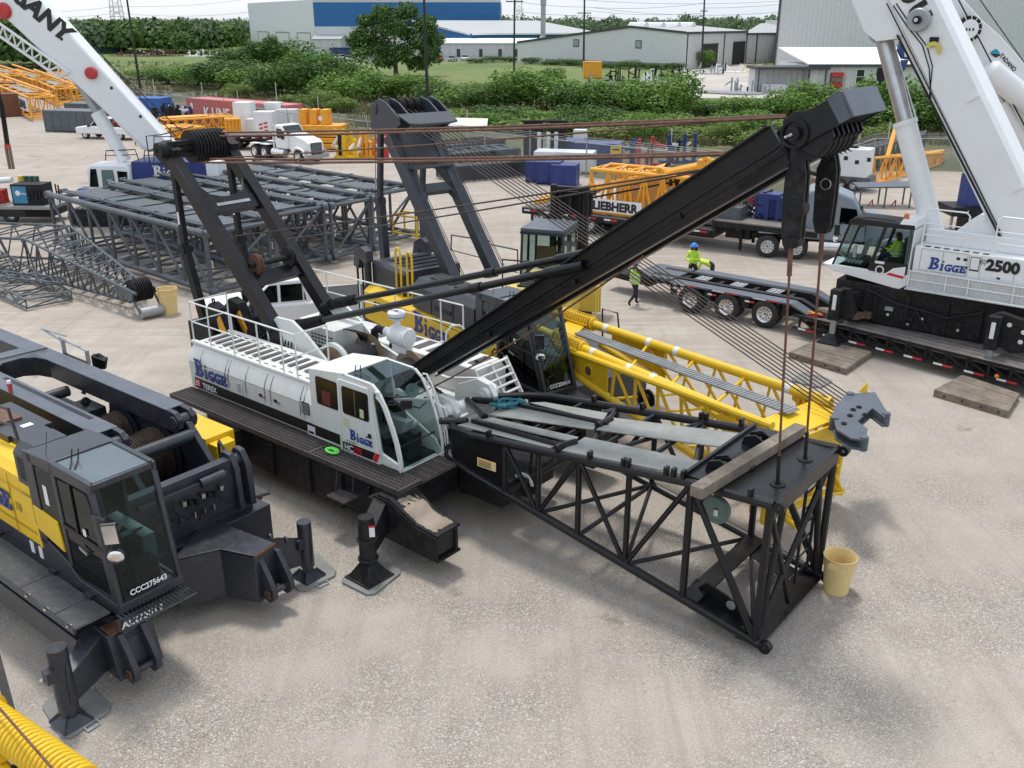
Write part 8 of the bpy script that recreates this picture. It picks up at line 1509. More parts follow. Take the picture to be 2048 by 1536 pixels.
def flatbed(label,f,x0,x1,zz=1.1,wd=2.5,axles=(),neck=None):
 t=thing('flatbed_trailer',label,'trailer',f);mb=MB(DECKW,BLACKD);mb.box(x0,x1,0,wd,zz-.06,zz);[mb.box(x0,x1,.1+i*.3,.12+i*.3,zz,zz+.004,1)for i in range(8)]
 if neck:mb.box(x1,neck,0,wd,zz+.4,zz+.46)
 mb.obj('deck',t);mb=MB(BLACKD);[mb.box(x0,x1,y,y+.1,zz-.35,zz-.06)for y in(0,wd-.1)];mb.box(x0+1,x1-.3,.8,wd-.8,zz-.6,zz-.06)
 if neck:mb.box(x1-.1,x1+.1,0,wd,zz-.35,zz+.4);[mb.box(x1,neck,y,y+.1,zz+.15,zz+.4)for y in(0,wd-.1)];[mb.beam((x1+1.2,y,.1),(x1+1.2,y,zz+.2),.12,.12)for y in(.4,wd-.4)];mb.box(x1+.4,x1+1.6,.5,wd-.5,.6,zz+.2)
 mb.obj('frame',t);tape(t,(x0,-.005,zz-.2),(x1,-.005,zz-.2),9,.08)
 for x in axles:wheel(t,(x,.02,.5),(0,-1,0),.5,.27,True);wheel(t,(x,wd-.02,.5),(0,1,0),.5,.27,True)
 return t
wa,wb=G(1076,455),G(1190,472);c1=G(1050,432,.8);fT=fr2((wa.x,wa.y,0),(a.x,a.y,0));Lt=(V((a.x,a.y,0))-fT.o).length
flatbed('long flatbed trailer carrying the orange yellow lattice section',fT,-1.0,Lt*.79,1.0,2.6,(0,1.35,3.0),Lt+2.2)
def carried(fr,label,x0,x1,y0,y1,z0,z1,m=ORG,n=7,sign=None,plate=True,rc=.1,rl=.06,taper=0):
 t=thing('boom_section',label,'boom section',fr);A=[V((x0,y0,z0)),V((x0,y1,z0)),V((x0,y1,z1)),V((x0,y0,z1))];B=[V((x1,y0,z0)),V((x1,y1,z0)),V((x1,y1,z1+taper)),V((x1,y0,z1+taper))]
 mb=MB(m);[mb.tube(p,q,rc,8)for p,q in zip(A,B)];mb.obj('chords',t);mb=MB(m);lattice(mb,A,B,n,rl,rl,posts=True);mb.obj('lacing',t)
 if sign:mb=MB(WHITET,BLACKT);sx,sz,h=sign;mb.box(sx,sx+h*5.5,y0-.17,y0-.14,sz,sz+h*1.25);mb.text('LIEBHERR',(sx+h*.15,y0-.18,sz+h*.2),(1,0,0),(0,0,1),h*1.16,1,bold=.05);mb.obj('maker_sign',t)
 return t
q0=fT.Y(1185,418,.2);carried(fT,'orange yellow lattice section with a maker sign on the flatbed trailer',2.9,Lt*.72,.25,2.3,1.15,3.2,sign=(q0.x,q0.z-.05,.5),n=6)
t=thing('jib_mast','long orange yellow jib with end lugs lying over the trailer load','jib',fT);mb=MB(ORG,BLACKD,WHITE2);j0,j1=fT.Y(1070,405,.0),fT.Y(1410,330,.6);mb.tube(j0,j1,.14,10);mb.tube(j0+V((0,.6,.1)),j1+V((0,.6,.05)),.14,10);mb.tube(j0+V((.8,-.1,-.1)),j1+V((.2,-.1,-.45)),.05,6,m=1)
for s in(.35,.75,1):p=lerp(j0,j1,s);mb.box(p.x-.35,p.x+.2,p.y-.15,p.y+.75,p.z-.18,p.z+.22);mb.lathe(p+V((.1,-.2,.2)),(0,1,0),[(0,.05),(0,.2),(.25,.2),(.25,.05)],10)
mb.obj('tubes',t)
def box_thing(name,label,cat,p,rz,dims,m,extra=None,bevel=.03,group=None,trim=None):
 """a real box-like object with lid rim, ribs and skids"""
 t=thing(name,label,cat,loc=p,rz=rz,group=group);L_,w_,h=dims;mb=MB(m);mb.box(-L_/2,L_/2,-w_/2,w_/2,.08,h);mb.obj('body',t,bevel=bevel);mb=MB(trim or m);mb.box(-L_/2-.03,L_/2+.03,-w_/2-.03,w_/2+.03,h*.92,h+.03)
 k=max(2,int(L_/.8))
 for i in range(k+1):x=-L_/2+i*L_/k;mb.box(x-.04,x+.04,-w_/2-.035,w_/2+.035,0,h*.92)
 for y in(-.3,.3):mb.box(-L_/2,L_/2,y*w_-.06,y*w_+.06,0,.08)
 mb.obj('ribs',t)
 if extra:extra(t)
 return t
CREAM=mat('cream yellow paint',(.72,.55,.26),.45,dirt=.25)
def chev(t,x,y,z,s,m=(WHITET,REDT)):
 mb=MB(*m);mb.box(x,x+s,y-.012,y-.004,z,z+s*1.3)
 for i in range(3):mb.slab([(x,y-.014,z+i*s*.42),(x+s,y-.014,z+s*.25+i*s*.42),(x+s,y-.014,z+s*.45+i*s*.42),(x,y-.014,z+.2*s+i*s*.42)],(0,-.004,0),1)
 mb.obj('hazard_chevron',t)
p=fT.w(4.4,3.4,1.0);box_thing('counterweight','cream counterweight with a red chevron behind the trailer load','counterweight',p,fT.a,(2.6,1.2,1.9),CREAM,lambda t:chev(t,-.3,-.6,.9,.6))
p=fT.w(6.3,3.6,1.0);t=thing('rope_winch','orange winch with a black rope drum behind the trailer load','winch',loc=p,rz=fT.a);mb=MB(ORG,BLACKD,RED);mb.box(-1.2,-.8,-.7,.7,0,2.2);mb.box(.9,1.3,-.7,.7,0,2.1);mb.lathe((-.8,0,1.7),(1,0,0),[(0,.2),(0,.65),(.06,.65),(.06,.52),(1.6,.52),(1.6,.65),(1.66,.65),(1.66,.2)],20,1);mb.box(1.3,3.2,-.5,.5,1.0,1.9);mb.box(1.6,2.6,-.4,.6,1.9,2.2,2);mb.box(3.6,4.2,-.3,.3,.6,2.2,2);mb.obj('winch',t,bevel=.05)
for i,(px,py,dm,m,lab)in enumerate([(1435,452,(2.6,1.5,1.0),LATT,'slate grey steel box on the trailer deck'),(1540,405,(1.0,.9,1.15),BLUE,'blue bin on the trailer neck nearest the lattice'),(1565,400,(1.0,.9,1.05),BLUE,'second blue bin on the trailer neck')]):
 p=fT.loc(G(px,py+8,1.1));p.z=1.0 if i==0 else 1.47;p.y=1.2 if i==0 else 1.7;p.x=fT.Y(px,py,p.y).x;box_thing('steel_box',lab,'box',fT.w(*p),fT.a,dm,m)
p=fT.w(fT.Y(1497,405,1.5).x,1.6,1.46);mb=MB(BLACKD);rs=random.Random(3)
for i in range(26):mb.tube((rs.uniform(-1.1,1.1),rs.uniform(-.6,.6),rs.uniform(0,1.3)),(rs.uniform(-1.1,1.1),rs.uniform(-.6,.6),rs.uniform(0,1.3)),.035,5)
tag(mb.obj('frame_heap',loc=p,rot=(0,0,fT.a)),'tangle of black steel frames on the trailer deck','frame')
# forklift
def forklift():
 f=Fr(1.0,30.2,71);t=thing('forklift','large yellow forklift with a glazed cab facing away behind the black mast','forklift',f);FY=mat('pale machine yellow',(.72,.53,.1),.4,dirt=.15)
 mb=MB(FY,BLACKT);mb.prism([(-1.4,.6),(-1.5,1.7),(-1.2,1.95),(.9,1.95),(1.0,1.3),(2.6,1.3),(2.6,.6)],'y',-.95,.95);mb.text('HYSTER',(-1.2,-.96,1.5),(1,0,0),(0,0,1),.28,1,bold=.03);mb.text('HYSTER',(-1.53,.6,1.45),(0,-1,0),(0,0,1),.3,1,bold=.03);mb.obj('body',t,bevel=.08)
 mb=MB(FY,BLACKD)
 for s in(-1,1):mb.box(1.7,3.4,s*1.25-.35,s*1.25+.35,1.3,1.4);mb.box(1.6,1.7,s*1.25-.35,s*1.25+.35,.5,1.4)
 for x in(1.3,2.0):mb.tube((x,-1.55,.4),(x,-1.55,1.9),.04,6);
 mb.tube((1.3,-1.55,1.9),(2.0,-1.55,1.9),.04,6);mb.obj('fenders',t,bevel=.03)
 x0,x1,y0,y1,z0,z1=.0,1.65,-.75,.75,1.95,3.55;mb=MB(CHAR,CHARL)
 for x,y in((x0,y0),(x1,y0),(x1,y1),(x0,y1),(.75,y0),(.75,y1)):mb.tube((x,y,z0),(x*.96+.03,y*.94,z1),.05,6)
 for z in(z0+.05,z1-.05):[mb.beam(a,b,.08,.08)for a,b in(((x0,y0,z),(x1,y0,z)),((x1,y0,z),(x1,y1,z)),((x1,y1,z),(x0,y1,z)),((x0,y1,z),(x0,y0,z)))]
 mb.slab([(x0-.05,y0,z1),(x1+.05,y0,z1),(x1+.05,y1,z1),(x0-.05,y1,z1)],(0,0,.12),1);cab=mb.obj('cab',t,bevel=.02)
 g=MB(GLASS);[g.poly(q)for q in([(x0,y0,z0),(x1,y0,z0),(x1,y0,z1),(x0,y0,z1)],[(x0,y1,z0),(x1,y1,z0),(x1,y1,z1),(x0,y1,z1)],[(x0,y0,z0),(x0,y1,z0),(x0,y1,z1),(x0,y0,z1)],[(x1,y0,z0),(x1,y1,z0),(x1,y1,z1),(x1,y0,z1)])];g.obj('window',cab)
 s=MB(mat('tan seat',(.3,.17,.09),.8),DARK);s.box(.5,1.0,-.3,.3,2.2,2.4);s.box(.4,.5,-.3,.3,2.3,3.0);s.box(1.2,1.5,-.3,.3,2.0,2.6,1);s.obj('seat',cab)
 mb=MB(BLACKD);[mb.beam((3.3,y,.3),(3.3,y,4.6),.2,.28)for y in(-.6,.6)];[mb.beam((3.4,y,.3),(3.4,y,4.4),.12,.2)for y in(-.38,.38)];[mb.box(3.2,3.45,-.7,.7,z,z+.15)for z in(.6,2.4,4.4)];mb.tube((3.35,0,.5),(3.35,0,4.2),.09,8);mb.box(3.5,3.75,-.75,.75,3.5,4.2);mb.box(3.4,4.0,-.8,.5,4.2,4.35);mb.obj('mast',t,bevel=.02)
 mb=MB(CHAR);mb.pipe([(-1.4,-.9,1.95),(-1.4,-.9,2.9),(-.1,-.9,2.9)],.03,6);mb.pipe([(-1.4,-.9,2.4),(-.1,-.9,2.4)],.025,6);mb.pipe([(-1.4,-.9,2.9),(-1.4,.9,2.9),(-1.4,.9,1.95)],.03,6);[mb.box(-1.1+i*.25,-.95+i*.25,-.6,.5,1.95,2.02)for i in range(4)];mb.obj('guard_rail',t)
 for s in(-1,1):wheel(t,(2.5,s*1.1,.62),(0,s,0),.62,.4,rim=FY);wheel(t,(-.7,s*.75,.5),(0,s,0),.5,.3,rim=FY)
forklift()
mb=MB(CHAR)
for pts,y in([((902,500),(903,470),(978,482),(980,520)),2.9],[((972,540),(972,487),(1035,500),(1036,540)),2.9],[((1205,680),(1205,618),(1235,626),(1240,680)),2.2]):mb.pipe([K2.Y(x,yy,y)for x,yy in pts],.028,6)
mb.tube(K2.Y(902,500,2.9),K2.Y(980,520,2.9),.02,5);mb.tube(K2.Y(972,530,2.9),K2.Y(1035,545,2.9),.02,5);mb.obj('handrail',K2T)
# blue and white crane on the left
def sany():
 Y=49;A=lambda x,y:AT(x,y,Y);o=G(232,420);o=V((A(232,400).x,Y,0));t=thing('telescopic_crane','blue and white crane whose long white boom leaves the top left corner','crane',loc=o);L=lambda x,y,d=0:A(x,y)-o+V((0,d,0))
 mb=MB(WHITE2);up=[L(60,-12),L(332,278)];q=[L(0,24)-V((1.2,0,-1.2)),L(60,-12)-V((.9,0,-1.4)),L(340,292),L(296,306)];mb.slab(q,(0,1.3,0));mb.slab([L(138,150,.06),L(170,150,.06),L(300,300,.06),L(282,300,.06)],(0,1.15,0));boom=mb.obj('boom',t,bevel=.12)
 mb=MB(WHITE2);a,b=L(140,145,-.1),L(-30,25,-.1);a2,b2=L(118,158,.2),L(-30,55,.2);[mb.tube(p,r,.07,6)for p,r in((a,b),(a2,b2))];[mb.tube(lerp(a,b,i/9),lerp(a2,b2,(i+.5)/9),.045,5)for i in range(9)];[mb.tube(lerp(a,b,(i+1)/9),lerp(a2,b2,(i+.5)/9),.045,5)for i in range(9)];mb.slab([L(128,142,.1),L(150,125,.1),L(172,160,.1),L(140,165,.1)],(0,1.0,0));mb.obj('folded_jib',t)
 mb=MB(BLACKT,REDT,STEEL);xd=L(92,45)-L(38,0);xd.y=0;xd.normalize();yd=V((-xd.z,0,xd.x));e=L(24,2,-.02);mb.text('SANY',e+yd*.1,xd,yd,1.15,bold=.05,shear=.2);mb.obj('maker_lettering',t)
 mb=MB(RED);c=L(184,146,-.05);mb.lathe(c,(0,-1,0),[(0,.3),(.2,.28),(.25,.1),(.25,0)],16);c=L(8,22,-.05);mb.lathe(c,(0,-1,0),[(0,.4),(.15,.3),(.16,0)],12);mb.obj('red_cap',t)
 mb=MB(WHITE2,GALV);a,m_,b=L(243,325,.5),L(186,226,.5),L(138,148,.5);mb.tube(a,m_,.34,16);mb.tube(m_,b,.22,14,m=1);mb.obj('luffing_cylinder',t)
 mb=MB(DARK);[mb.tube(L(x,y,-.015),L(x,y,.0),.08,8)for x,y in((123,78),(223,176),(281,233))];mb.tube(L(170,100,1.4),L(345,285,1.0),.03,5);mb.tube(L(185,120,1.4),L(360,275,1.0),.03,5);mb.obj('boom_ropes',t)
 c0=L(192,372);c1=L(276,366);z0=c0.z+.1;mb=MB(WHITE2);x0,x1=c0.x,c1.x;zt=L(192,325).z;mb.prism([(x0,z0-.3),(x0,zt-.25),(x0+.25,zt),(x1-.2,zt),(x1,zt-.25),(x1,z0-.3)],'y',-.9,.5);cab=mb.obj('cab',t,bevel=.08)
 g=MB(GLASSD,mat('pale teal pane',(.1,.16,.16),.1));g.slab([(x0-.01,-.75,z0),(x0-.01,.4,z0),(x0+.06,.4,zt-.3),(x0+.06,-.75,zt-.3)],(-.01,0,0));g.slab([(x0+.08,-.91,z0),(x0+.55,-.91,z0),(x0+.55,-.91,zt-.2),(x0+.25,-.91,zt-.2)],(0,-.01,0));g.slab([(x0+.75,-.91,z0-.1),(x0+1.45,-.91,z0-.1),(x0+1.4,-.91,zt-.25),(x0+.8,-.91,zt-.25)],(0,-.012,0),1);g.slab([(x0+1.6,-.91,z0+.25),(x1-.15,-.91,z0+.25),(x1-.12,-.91,zt-.35),(x0+1.6,-.91,zt-.3)],(0,-.01,0));g.obj('window',cab)
 h0,h1=L(270,362),L(432,352);mb=MB(BLUE,WHITE2);mb.box(x1,h1.x-.3,-.6,1.4,h0.z-.1,L(280,320).z);mb.box(h1.x-.3,h1.x+.3,-.6,1.4,h0.z-.1,L(430,322).z,1);mb.box(x0-.9,x0-.1,-.3,.5,z0-.9,z0-.2);mb.obj('engine_house',t,bevel=.06)
 mb=MB(WHITET);e=L(317,349,-.8);bigge(mb,(e.x,-.62,e.z),(1,0,0),(0,0,1),.55);mb.obj('company_lettering',t)
 mb=MB(BLACKD);zz=L(212,322).z
 for xa,xb in((208,274),(285,315)):p,q=L(xa,322,.2),L(xb,320,.2);mb.pipe([p,p+V((.1,0,.5)),q+V((-.1,0,.5)),q],.03,5);mb.tube(p+V((0,0,.25)),q+V((0,0,.25)),.02,5)
 mb.pipe([L(312,320,-.3),L(312,272,-.3),L(352,272,-.3)],.03,5);mb.obj('guard_rail',t)
 mb=MB(BLACKD,mat('dusty track pad',(.2,.19,.18),.8));bx=L(150,430).x
 for y in(-.8,2.2):n=40;P=[(bx+.45+.45*math.cos(math.pi/2+math.pi*i/10),.5+.45*math.sin(math.pi/2+math.pi*i/10))for i in range(11)]+[(bx+6.3+.45*math.cos(-math.pi/2+math.pi*i/10),.5+.45*math.sin(-math.pi/2+math.pi*i/10))for i in range(11)];mb.prism(P,'y',y,y+.7);[mb.box(bx+.3+i*.28,bx+.5+i*.28,y-.02,y+.72,.93,.99,1)for i in range(22)];[mb.slab([(bx+.45+.48*math.cos(g),y-.02,.5+.48*math.sin(g)),(bx+.45+.48*math.cos(g+.25),y-.02,.5+.48*math.sin(g+.25)),(bx+.45+.42*math.cos(g+.25),y-.02,.5+.42*math.sin(g+.25)),(bx+.45+.42*math.cos(g),y-.02,.5+.42*math.sin(g))],(0,.74,0),1)for g in[1.6+.32*j for j in range(10)]]
 mb.obj('crawler_track',t);mb=MB(BLACKD);mb.box(bx+.6,bx+6,-.1,2.2,.5,1.6);mb.box(x0-.3,h1.x,-.5,1.4,1.5,min(h0.z-.1,z0-.3)+.01);mb.obj('carbody',t)
sany()
o=G(85,440);t=thing('welding_truck','welding truck bed with a blue welder, gas bottles and red hose at the left edge','truck',loc=o,rz=-.05);mb=MB(BLACKD,DECKG);mb.box(-3.6,1.2,-1.0,1.0,.75,.9,1);mb.box(-3.6,1.2,-1.0,-.9,.35,.75);mb.box(-.3,1.2,-1.0,1.0,.4,.75);mb.tube((1.15,0,.9),(1.2,0,1.9),.04,6);mb.obj('truck_bed',t)
mb=MB(BLACKD,mat('welder blue',(.03,.2,.36),.4),WHITET);mb.box(-1.1,.6,-.6,.5,.9,2.0);mb.box(-1.02,-.25,-.625,-.6,1.0,1.9,1);mb.tube((-.72,-.64,1.55),(-.72,-.63,1.55),.14,14,m=2);mb.text('Miller',(-.55,-.64,1.48),(1,0,0),(0,0,1),.13,2);[mb.box(-.2+i*.2,-.08+i*.2,-.66,-.6,1.2+.1*(i%2),1.7)for i in range(4)];mb.obj('welder',t,bevel=.03)
mb=MB(mat('green gas bottle',(.02,.09,.05),.4),YEL,WHITE2);[mb.tube((-1.2+i*.3,.7,.9),(-1.2+i*.3,.7,2.25),.13,10,m=(1 if i==0 else 0))for i in range(4)];mb.tube((-2.6,.4,2.0),(-1.5,.4,2.1),.16,10,m=2);mb.obj('gas_bottle',t)
mb=MB(RED,BLACKD);[mb.pipe([(-1.9+.1*i,-.5,.95),(-1.85+.1*i,-.7,1.7),(-1.75+.1*i,-.5,1.75),(-1.7+.1*i,-.4,1.0)],.035,5)for i in range(4)];mb.box(-2.6,-2.0,-.6,.6,.9,1.6,1);mb.obj('hose_reel',t);wheel(t,(-1.2,-.95,.42),(0,-1,0),.42,.25)
mb=MB(BLACKD);p=G(95,432);mb.tube((0,0,0),(.0,0,1.6),.04,6);mb.tube((0,0,1.2),(.4,.1,.9),.03,6);mb.tube((0,0,.9),(.5,0,.7),.03,6);tag(mb.obj('steel_stand',loc=G(120,425)),'thin black steel stand beside the welding truck','stand')
Y=62;a=AT(-12,180,Y);t=thing('chain_sling','dark chain sling with brown straps hanging at the left edge','sling',loc=a);L=lambda x,y:AT(x,y,Y)-a;mb=MB(BLACKD,RED)
for s in(0,4):mb.pipe([L(-30+s,100),L(2+s,215),L(13+s,290)],.1,5)
mb.box(L(10,292).x,L(20,292).x,-.1,.1,L(10,296).z,L(10,289).z,1);mb.obj('chain',t);mb=MB(mat('brown strap',(.16,.12,.085),.9));[mb.beam(L(12+s,295),L(20+s,338),.14,.14)for s in(0,7)];mb.obj('strap',t)
# stores along the fence
BROWN=mat('brown container paint',(.2,.07,.035),.55,dirt=.2);KRED=mat('faded red container',(.52,.17,.16),.5,dirt=.2,var=.1)
def container(label,f,L_=12.2,m=KRED,txt=None,w_=2.44,h=2.6,name='container'):
 t=thing(name,label,'container',f);mb=MB(m);mb.box(.05,L_-.05,.05,w_-.05,.12,h-.04);n=int(L_/.28)
 for i in range(n):x=.15+i*(L_-.3)/n;mb.box(x,x+.13,.0,.05,.2,h-.12);
 for i in range(8):y=.15+i*.28;mb.box(L_-.05,L_,y,y+.12,.2,h-.12)
 mb.obj('corrugated_walls',t);mb=MB(m);[mb.box(x,x+.12,y,y+.12,0,h)for x in(-.02,L_-.1)for y in(-.03,w_-.09)];[mb.box(0,L_,y,y+.1,z,z+.12)for y in(-.02,w_-.08)for z in(.06,h-.12)];mb.obj('corner_posts',t)
 if txt:mb=MB(WHITET);mb.text(txt,(2.9,-.035,.75),(1,0,0),(0,0,1),1.5,bold=.03);mb.box(.7,1.1,-.03,-.02,1.5,2.1);mb.obj('lettering',t)
ka,kb=G(378,246),G(571,266);container('long faded red container with white lettering along the fence',fr2(ka,kb),(kb-ka).length,KRED,'K LINE')
container('brown container at the left edge, lower and nearer',fr2(G(-30,236),G(49,232)),4.6,BROWN,h=2.5);container('brown container at the left edge behind the nearer one',fr2(G(-40,206),G(28,207)),5.2,BROWN,h=2.6)
container('long pale blue container before the far left wood',fr2(G(167,107),G(238,105)),13,mat('pale blue paint',(.12,.25,.38),.5));container('short pale blue container beside the far pipes',fr2(G(238,104),G(262,103)),5,MATS['pale blue paint'])
container('dark blue container beside the white factory corner',fr2(G(668,113),G(705,112)),7.5,BLUE);container('slate blue box container under the small tree',fr2(G(613,126),G(652,124)),5,mat('slate blue paint',(.12,.19,.26),.5))
def ycarry(label,p,q,wd,h,n=7,sign=None,m=ORG,grp='orange yellow lattice sections along the fence',z0=.25,rc=.12):
 f=fr2(G(*p),G(*q));L_=(G(*q)-G(*p)).length;t=carried(f,label,0,L_,0,wd,z0,z0+h,m,n,sign,rc=rc,rl=.07);t['group']=grp;return t,f,L_
ys=[((118,240),(20,196),2.6,2.2,1.0),((20,206),(-60,172),2.4,2.2,0),((160,214),(85,178),2.4,2.0,0),((112,196),(40,168),2.4,2.2,0),((60,188),(-20,160),2.2,2.4,0),((178,200),(128,172),2.2,2.0,0)]
yl=['with a maker sign, nearest of the left pile','at the left edge of the pile behind the brown container','right of the maker sign in the left pile','standing high in the middle of the left pile','rear left of the pile below the grass slope','at the right end of the left pile behind the white boom']
for(p,q,wd,h,s),l in zip(ys,yl):
 t,f,L_=ycarry('orange yellow lattice section '+l,p,q,wd,h,6)
 if s:mb=MB(WHITET,BLACKT);mb.box(.8,7.0,wd+.13,wd+.16,.9,2.3);mb.text('LIEBHERR',(6.9,wd+.17,1.15),(-1,0,0),(0,0,1),1.15,1,bold=.05);mb.obj('maker_sign',t)
 mb=MB(ORG,DECKG);mb.tube((L_*.1,-.3,h+.4),(L_*.8,wd*.6,h+1.3),.16,7);mb.box(L_*.2,L_*.6,wd*.25,wd*.7,h+.3,h+.35,1);mb.obj('loose_tube',t)
for i,(px,py,dm,l)in enumerate([(158,262,(5.5,2.6,2.0),'dark slate steel stack left of the white pickup'),(196,238,(6,2.6,1.7),'dark slate steel stack behind the nearer stack'),(262,226,(6,2.4,1.8),'dark grey steel stack under the white boom'),(210,254,(4,2.2,1.6),'black ribbed steel stack beside the white pickup')]):
 box_thing('steel_stack',l,'steel stack',G(px,py),-.25,dm,LATT if i!=3 else BLACKD,bevel=.02)
box_thing('covered_crate','crate under a bright blue tarpaulin left of the red container','crate',G(303,236),-.2,(4,2.4,2.2),mat('blue tarpaulin',(.03,.12,.4),.6))
def frames(label,p,m,n,s,seed,name='machine_stock',cat='stock'):
 rs=random.Random(seed);t=thing(name,label,cat,loc=p,rz=-.3);mb=MB(m,WHITE2,BLACKD)
 for i in range(n):x,y=rs.uniform(-s,s),rs.uniform(-s*.5,s*.5);h=rs.uniform(.8,2.3);mb.box(x-.12,x+.12,y-.1,y+.1,0,h,rs.choice((0,0,0,2)));mb.beam((x,y,h*.8),(x+rs.uniform(-1.2,1.2),y+rs.uniform(-.5,.5),h*rs.uniform(.3,1)),.14,.2,rs.choice((0,0,1)))
 mb.box(-s,s,-s*.5,s*.5,0,.2,0);mb.obj('frame_bars',t)
frames('blue steel frames heaped left of the red container',G(360,244),BLUE,16,2.6,1);frames('black and white machine parts heap behind the white pickup',G(318,255),BLACKD,18,2.4,2)
for i,(p,q,wd,h,l)in enumerate([((338,268),(478,258),2.6,1.0,'long low orange yellow section before the red container'),((318,284),(412,275),3.2,.7,'flat orange yellow section nearest the white boom foot')]):t,f,L_=ycarry(l,p,q,wd,h,8);mb=MB(ORG,DECKG);mb.box(.3,L_*.6,.3,wd-.3,h+.38,h+.44);mb.box(L_*.6,L_*.9,.3,wd-.3,h+.2,h+.26,1);mb.obj('top_plate',t)
ycarry('short upright orange yellow section beside the white counterweights',(455,282),(484,281),1.4,1.6,4)
flatbed('flatbed trailer behind the white truck carrying white counterweights',Fr(*G(392,300).xy,-4),1,9.5,1.2,2.5,(2.0,3.4))
for i,(px,py,dm)in enumerate([(494,272,(1.4,1.5,2.6)),(518,276,(1.6,1.3,1.4)),(535,280,(1.5,1.4,2.1)),(552,266,(1.2,1.4,2.4)),(578,268,(1.7,1.4,1.9))]):box_thing('counterweight',['tallest white counterweight left of the chevron block','low white counterweight between the taller blocks','white counterweight with a red chevron','white counterweight standing behind the chevron block','white counterweight just behind the white truck cab'][i],'counterweight',G(px,py)+V((0,0,.15)),-.1,(dm[0]*1.1,dm[1],dm[2]*1.12),WHITE2,(lambda t:chev(t,-.4,-.7,.5,.8))if i==2 else None,.06)
o=G(650,296);t=thing('counterweight_stack','stack of round edged yellow counterweight slabs right of the white truck','counterweight',loc=o,rz=-.15)
for i in range(4):mb=MB(ORG);s=2.1-.08*i;mb.prism([(-s,-.8),(-s*.8,-1.1),(s*.8,-1.1),(s,-.8),(s,.8),(s*.8,1.1),(-s*.8,1.1),(-s,.8)],'z',.05+i*.5,.48+i*.5);mb.obj('slab',t,bevel=.05)
mb=MB(ORG,WHITET);[mb.box(-1.9+i*.95,-1.3+i*.95,-.6,.6,2.0,3.2)for i in range(3)];mb.tube((0,-.63,2.5),(0,-.6,2.5),.2,10,m=1);mb.obj('upright',t,bevel=.04)
frames('yellow tool cage beside the counterweight stack',G(697,316),YEL,8,1.0,5,'tool_cage','cage');frames('orange engine on a wooden pallet',G(735,315),ORG,7,.8,6,'engine','engine')
for i,(px,py)in enumerate([(766,318),(775,300),(800,302),(826,300)]):p=G(px,py);mb=MB(RED,WHITET);mb.lathe((0,0,0),(0,0,1),[(0,0),(0,.5),(.8,.5),(.85,.52),(.9,.5),(1.7,.45),(1.75,0)],14);mb.lathe((0,0,.95),(0,0,1),[(0,.505),(.25,.5)],14,1);tag(mb.obj('barrel',loc=p),'red barrel with a white band behind the slate gantry','barrel','red barrels behind the slate gantry')
o=G(922,306);t=thing('canopy','open shed with a cream ribbed roof and yellow posts by the fence','canopy',loc=o);mb=MB(ribbed('cream roof sheet',(.62,.6,.52),0,.5,.5,.5));mb.slab([(-2.2,-1.6,2.3),(2.2,-1.6,2.2),(2.2,1.8,2.5),(-2.2,1.8,2.6)],(0,0,.08));mb.obj('roof',t);mb=MB(CREAM);[mb.box(x-.06,x+.06,y-.06,y+.06,0,2.35)for x in(-2,0,2)for y in(-1.5,1.6)];mb.obj('post',t);mb=MB(GALV,WOOD);[mb.box(-1.8+i,-1.1+i,-.6,.6,.1,.5+.25*(i%2),i%2)for i in range(4)];mb.obj('stored_pipes',t)
for i,(p,q,wd)in enumerate([((885,340),(1040,325),2.6),((905,366),(1062,352),2.4),((880,322),(1010,305),2.6)]):
 t,f,L_=ycarry(['dark grey lattice section lying mid stack behind the pendant ropes','nearest dark grey lattice section with side plates behind the pendant ropes','rear dark grey lattice section near the cream canopy'][i],p,q,wd,.9,7,None,LATT,'dark lattice sections behind the slate gantry',.15,.1);mb=MB(CHAR);mb.box(.2,L_-.2,-.1,-.05,.15,1.0);mb.obj('side_plate',t)
o=G(1088,322);t=thing('rack','black curtain rack with white rams behind the blue boxes','rack',loc=o);mb=MB(BLACKD,WHITE2);mb.box(-1.6,-.1,0,.15,.3,3.0);mb.box(.4,1.7,0,.15,.3,2.9);mb.box(-1.7,1.8,-.05,.2,2.9,3.05);[mb.tube((x,-.3,0),(x,-.3,2.2),.16,8,m=1)for x in(-.4,.3,.9)];mb.obj('panel',t)
for i,(px,py,dm,m,l)in enumerate([(1078,362,(1.5,1.5,1.35),BLUE,'leftmost of three blue weights on the sand'),(1100,366,(1.5,1.5,1.45),BLUE,'middle of three blue weights on the sand'),(1130,370,(1.6,1.5,1.35),BLUE,'rightmost of three blue weights on the sand'),(1138,318,(2.2,1.8,1.5),BLUE,'blue lidded box behind the white tank block'),(1196,328,(3.4,2,1.6),BLUE,'wide blue lidded box at the fence'),(1130,342,(4.2,1.8,1.4),WHITE2,'long white tank block behind the blue weights'),(1160,296,(1.0,.9,1.5),WHITE2,'small white block between the blue boxes')]):box_thing('counterweight',l,'counterweight',G(px,py),-.22,dm,m)
for i,(px,py)in enumerate([(1265,330),(1285,334),(1330,326),(1355,326),(1380,325),(1305,330)]):frames(['blue bracket post left of the red one','red hydraulic post among the blue brackets','tall blue bracket post at the fence','blue bracket post beside the tall one','rightmost blue bracket post at the fence','red cap unit beside the blue brackets'][i],G(px,py),RED if i in(1,5)else BLUE,3,.5,20+i,'bracket_post','bracket')
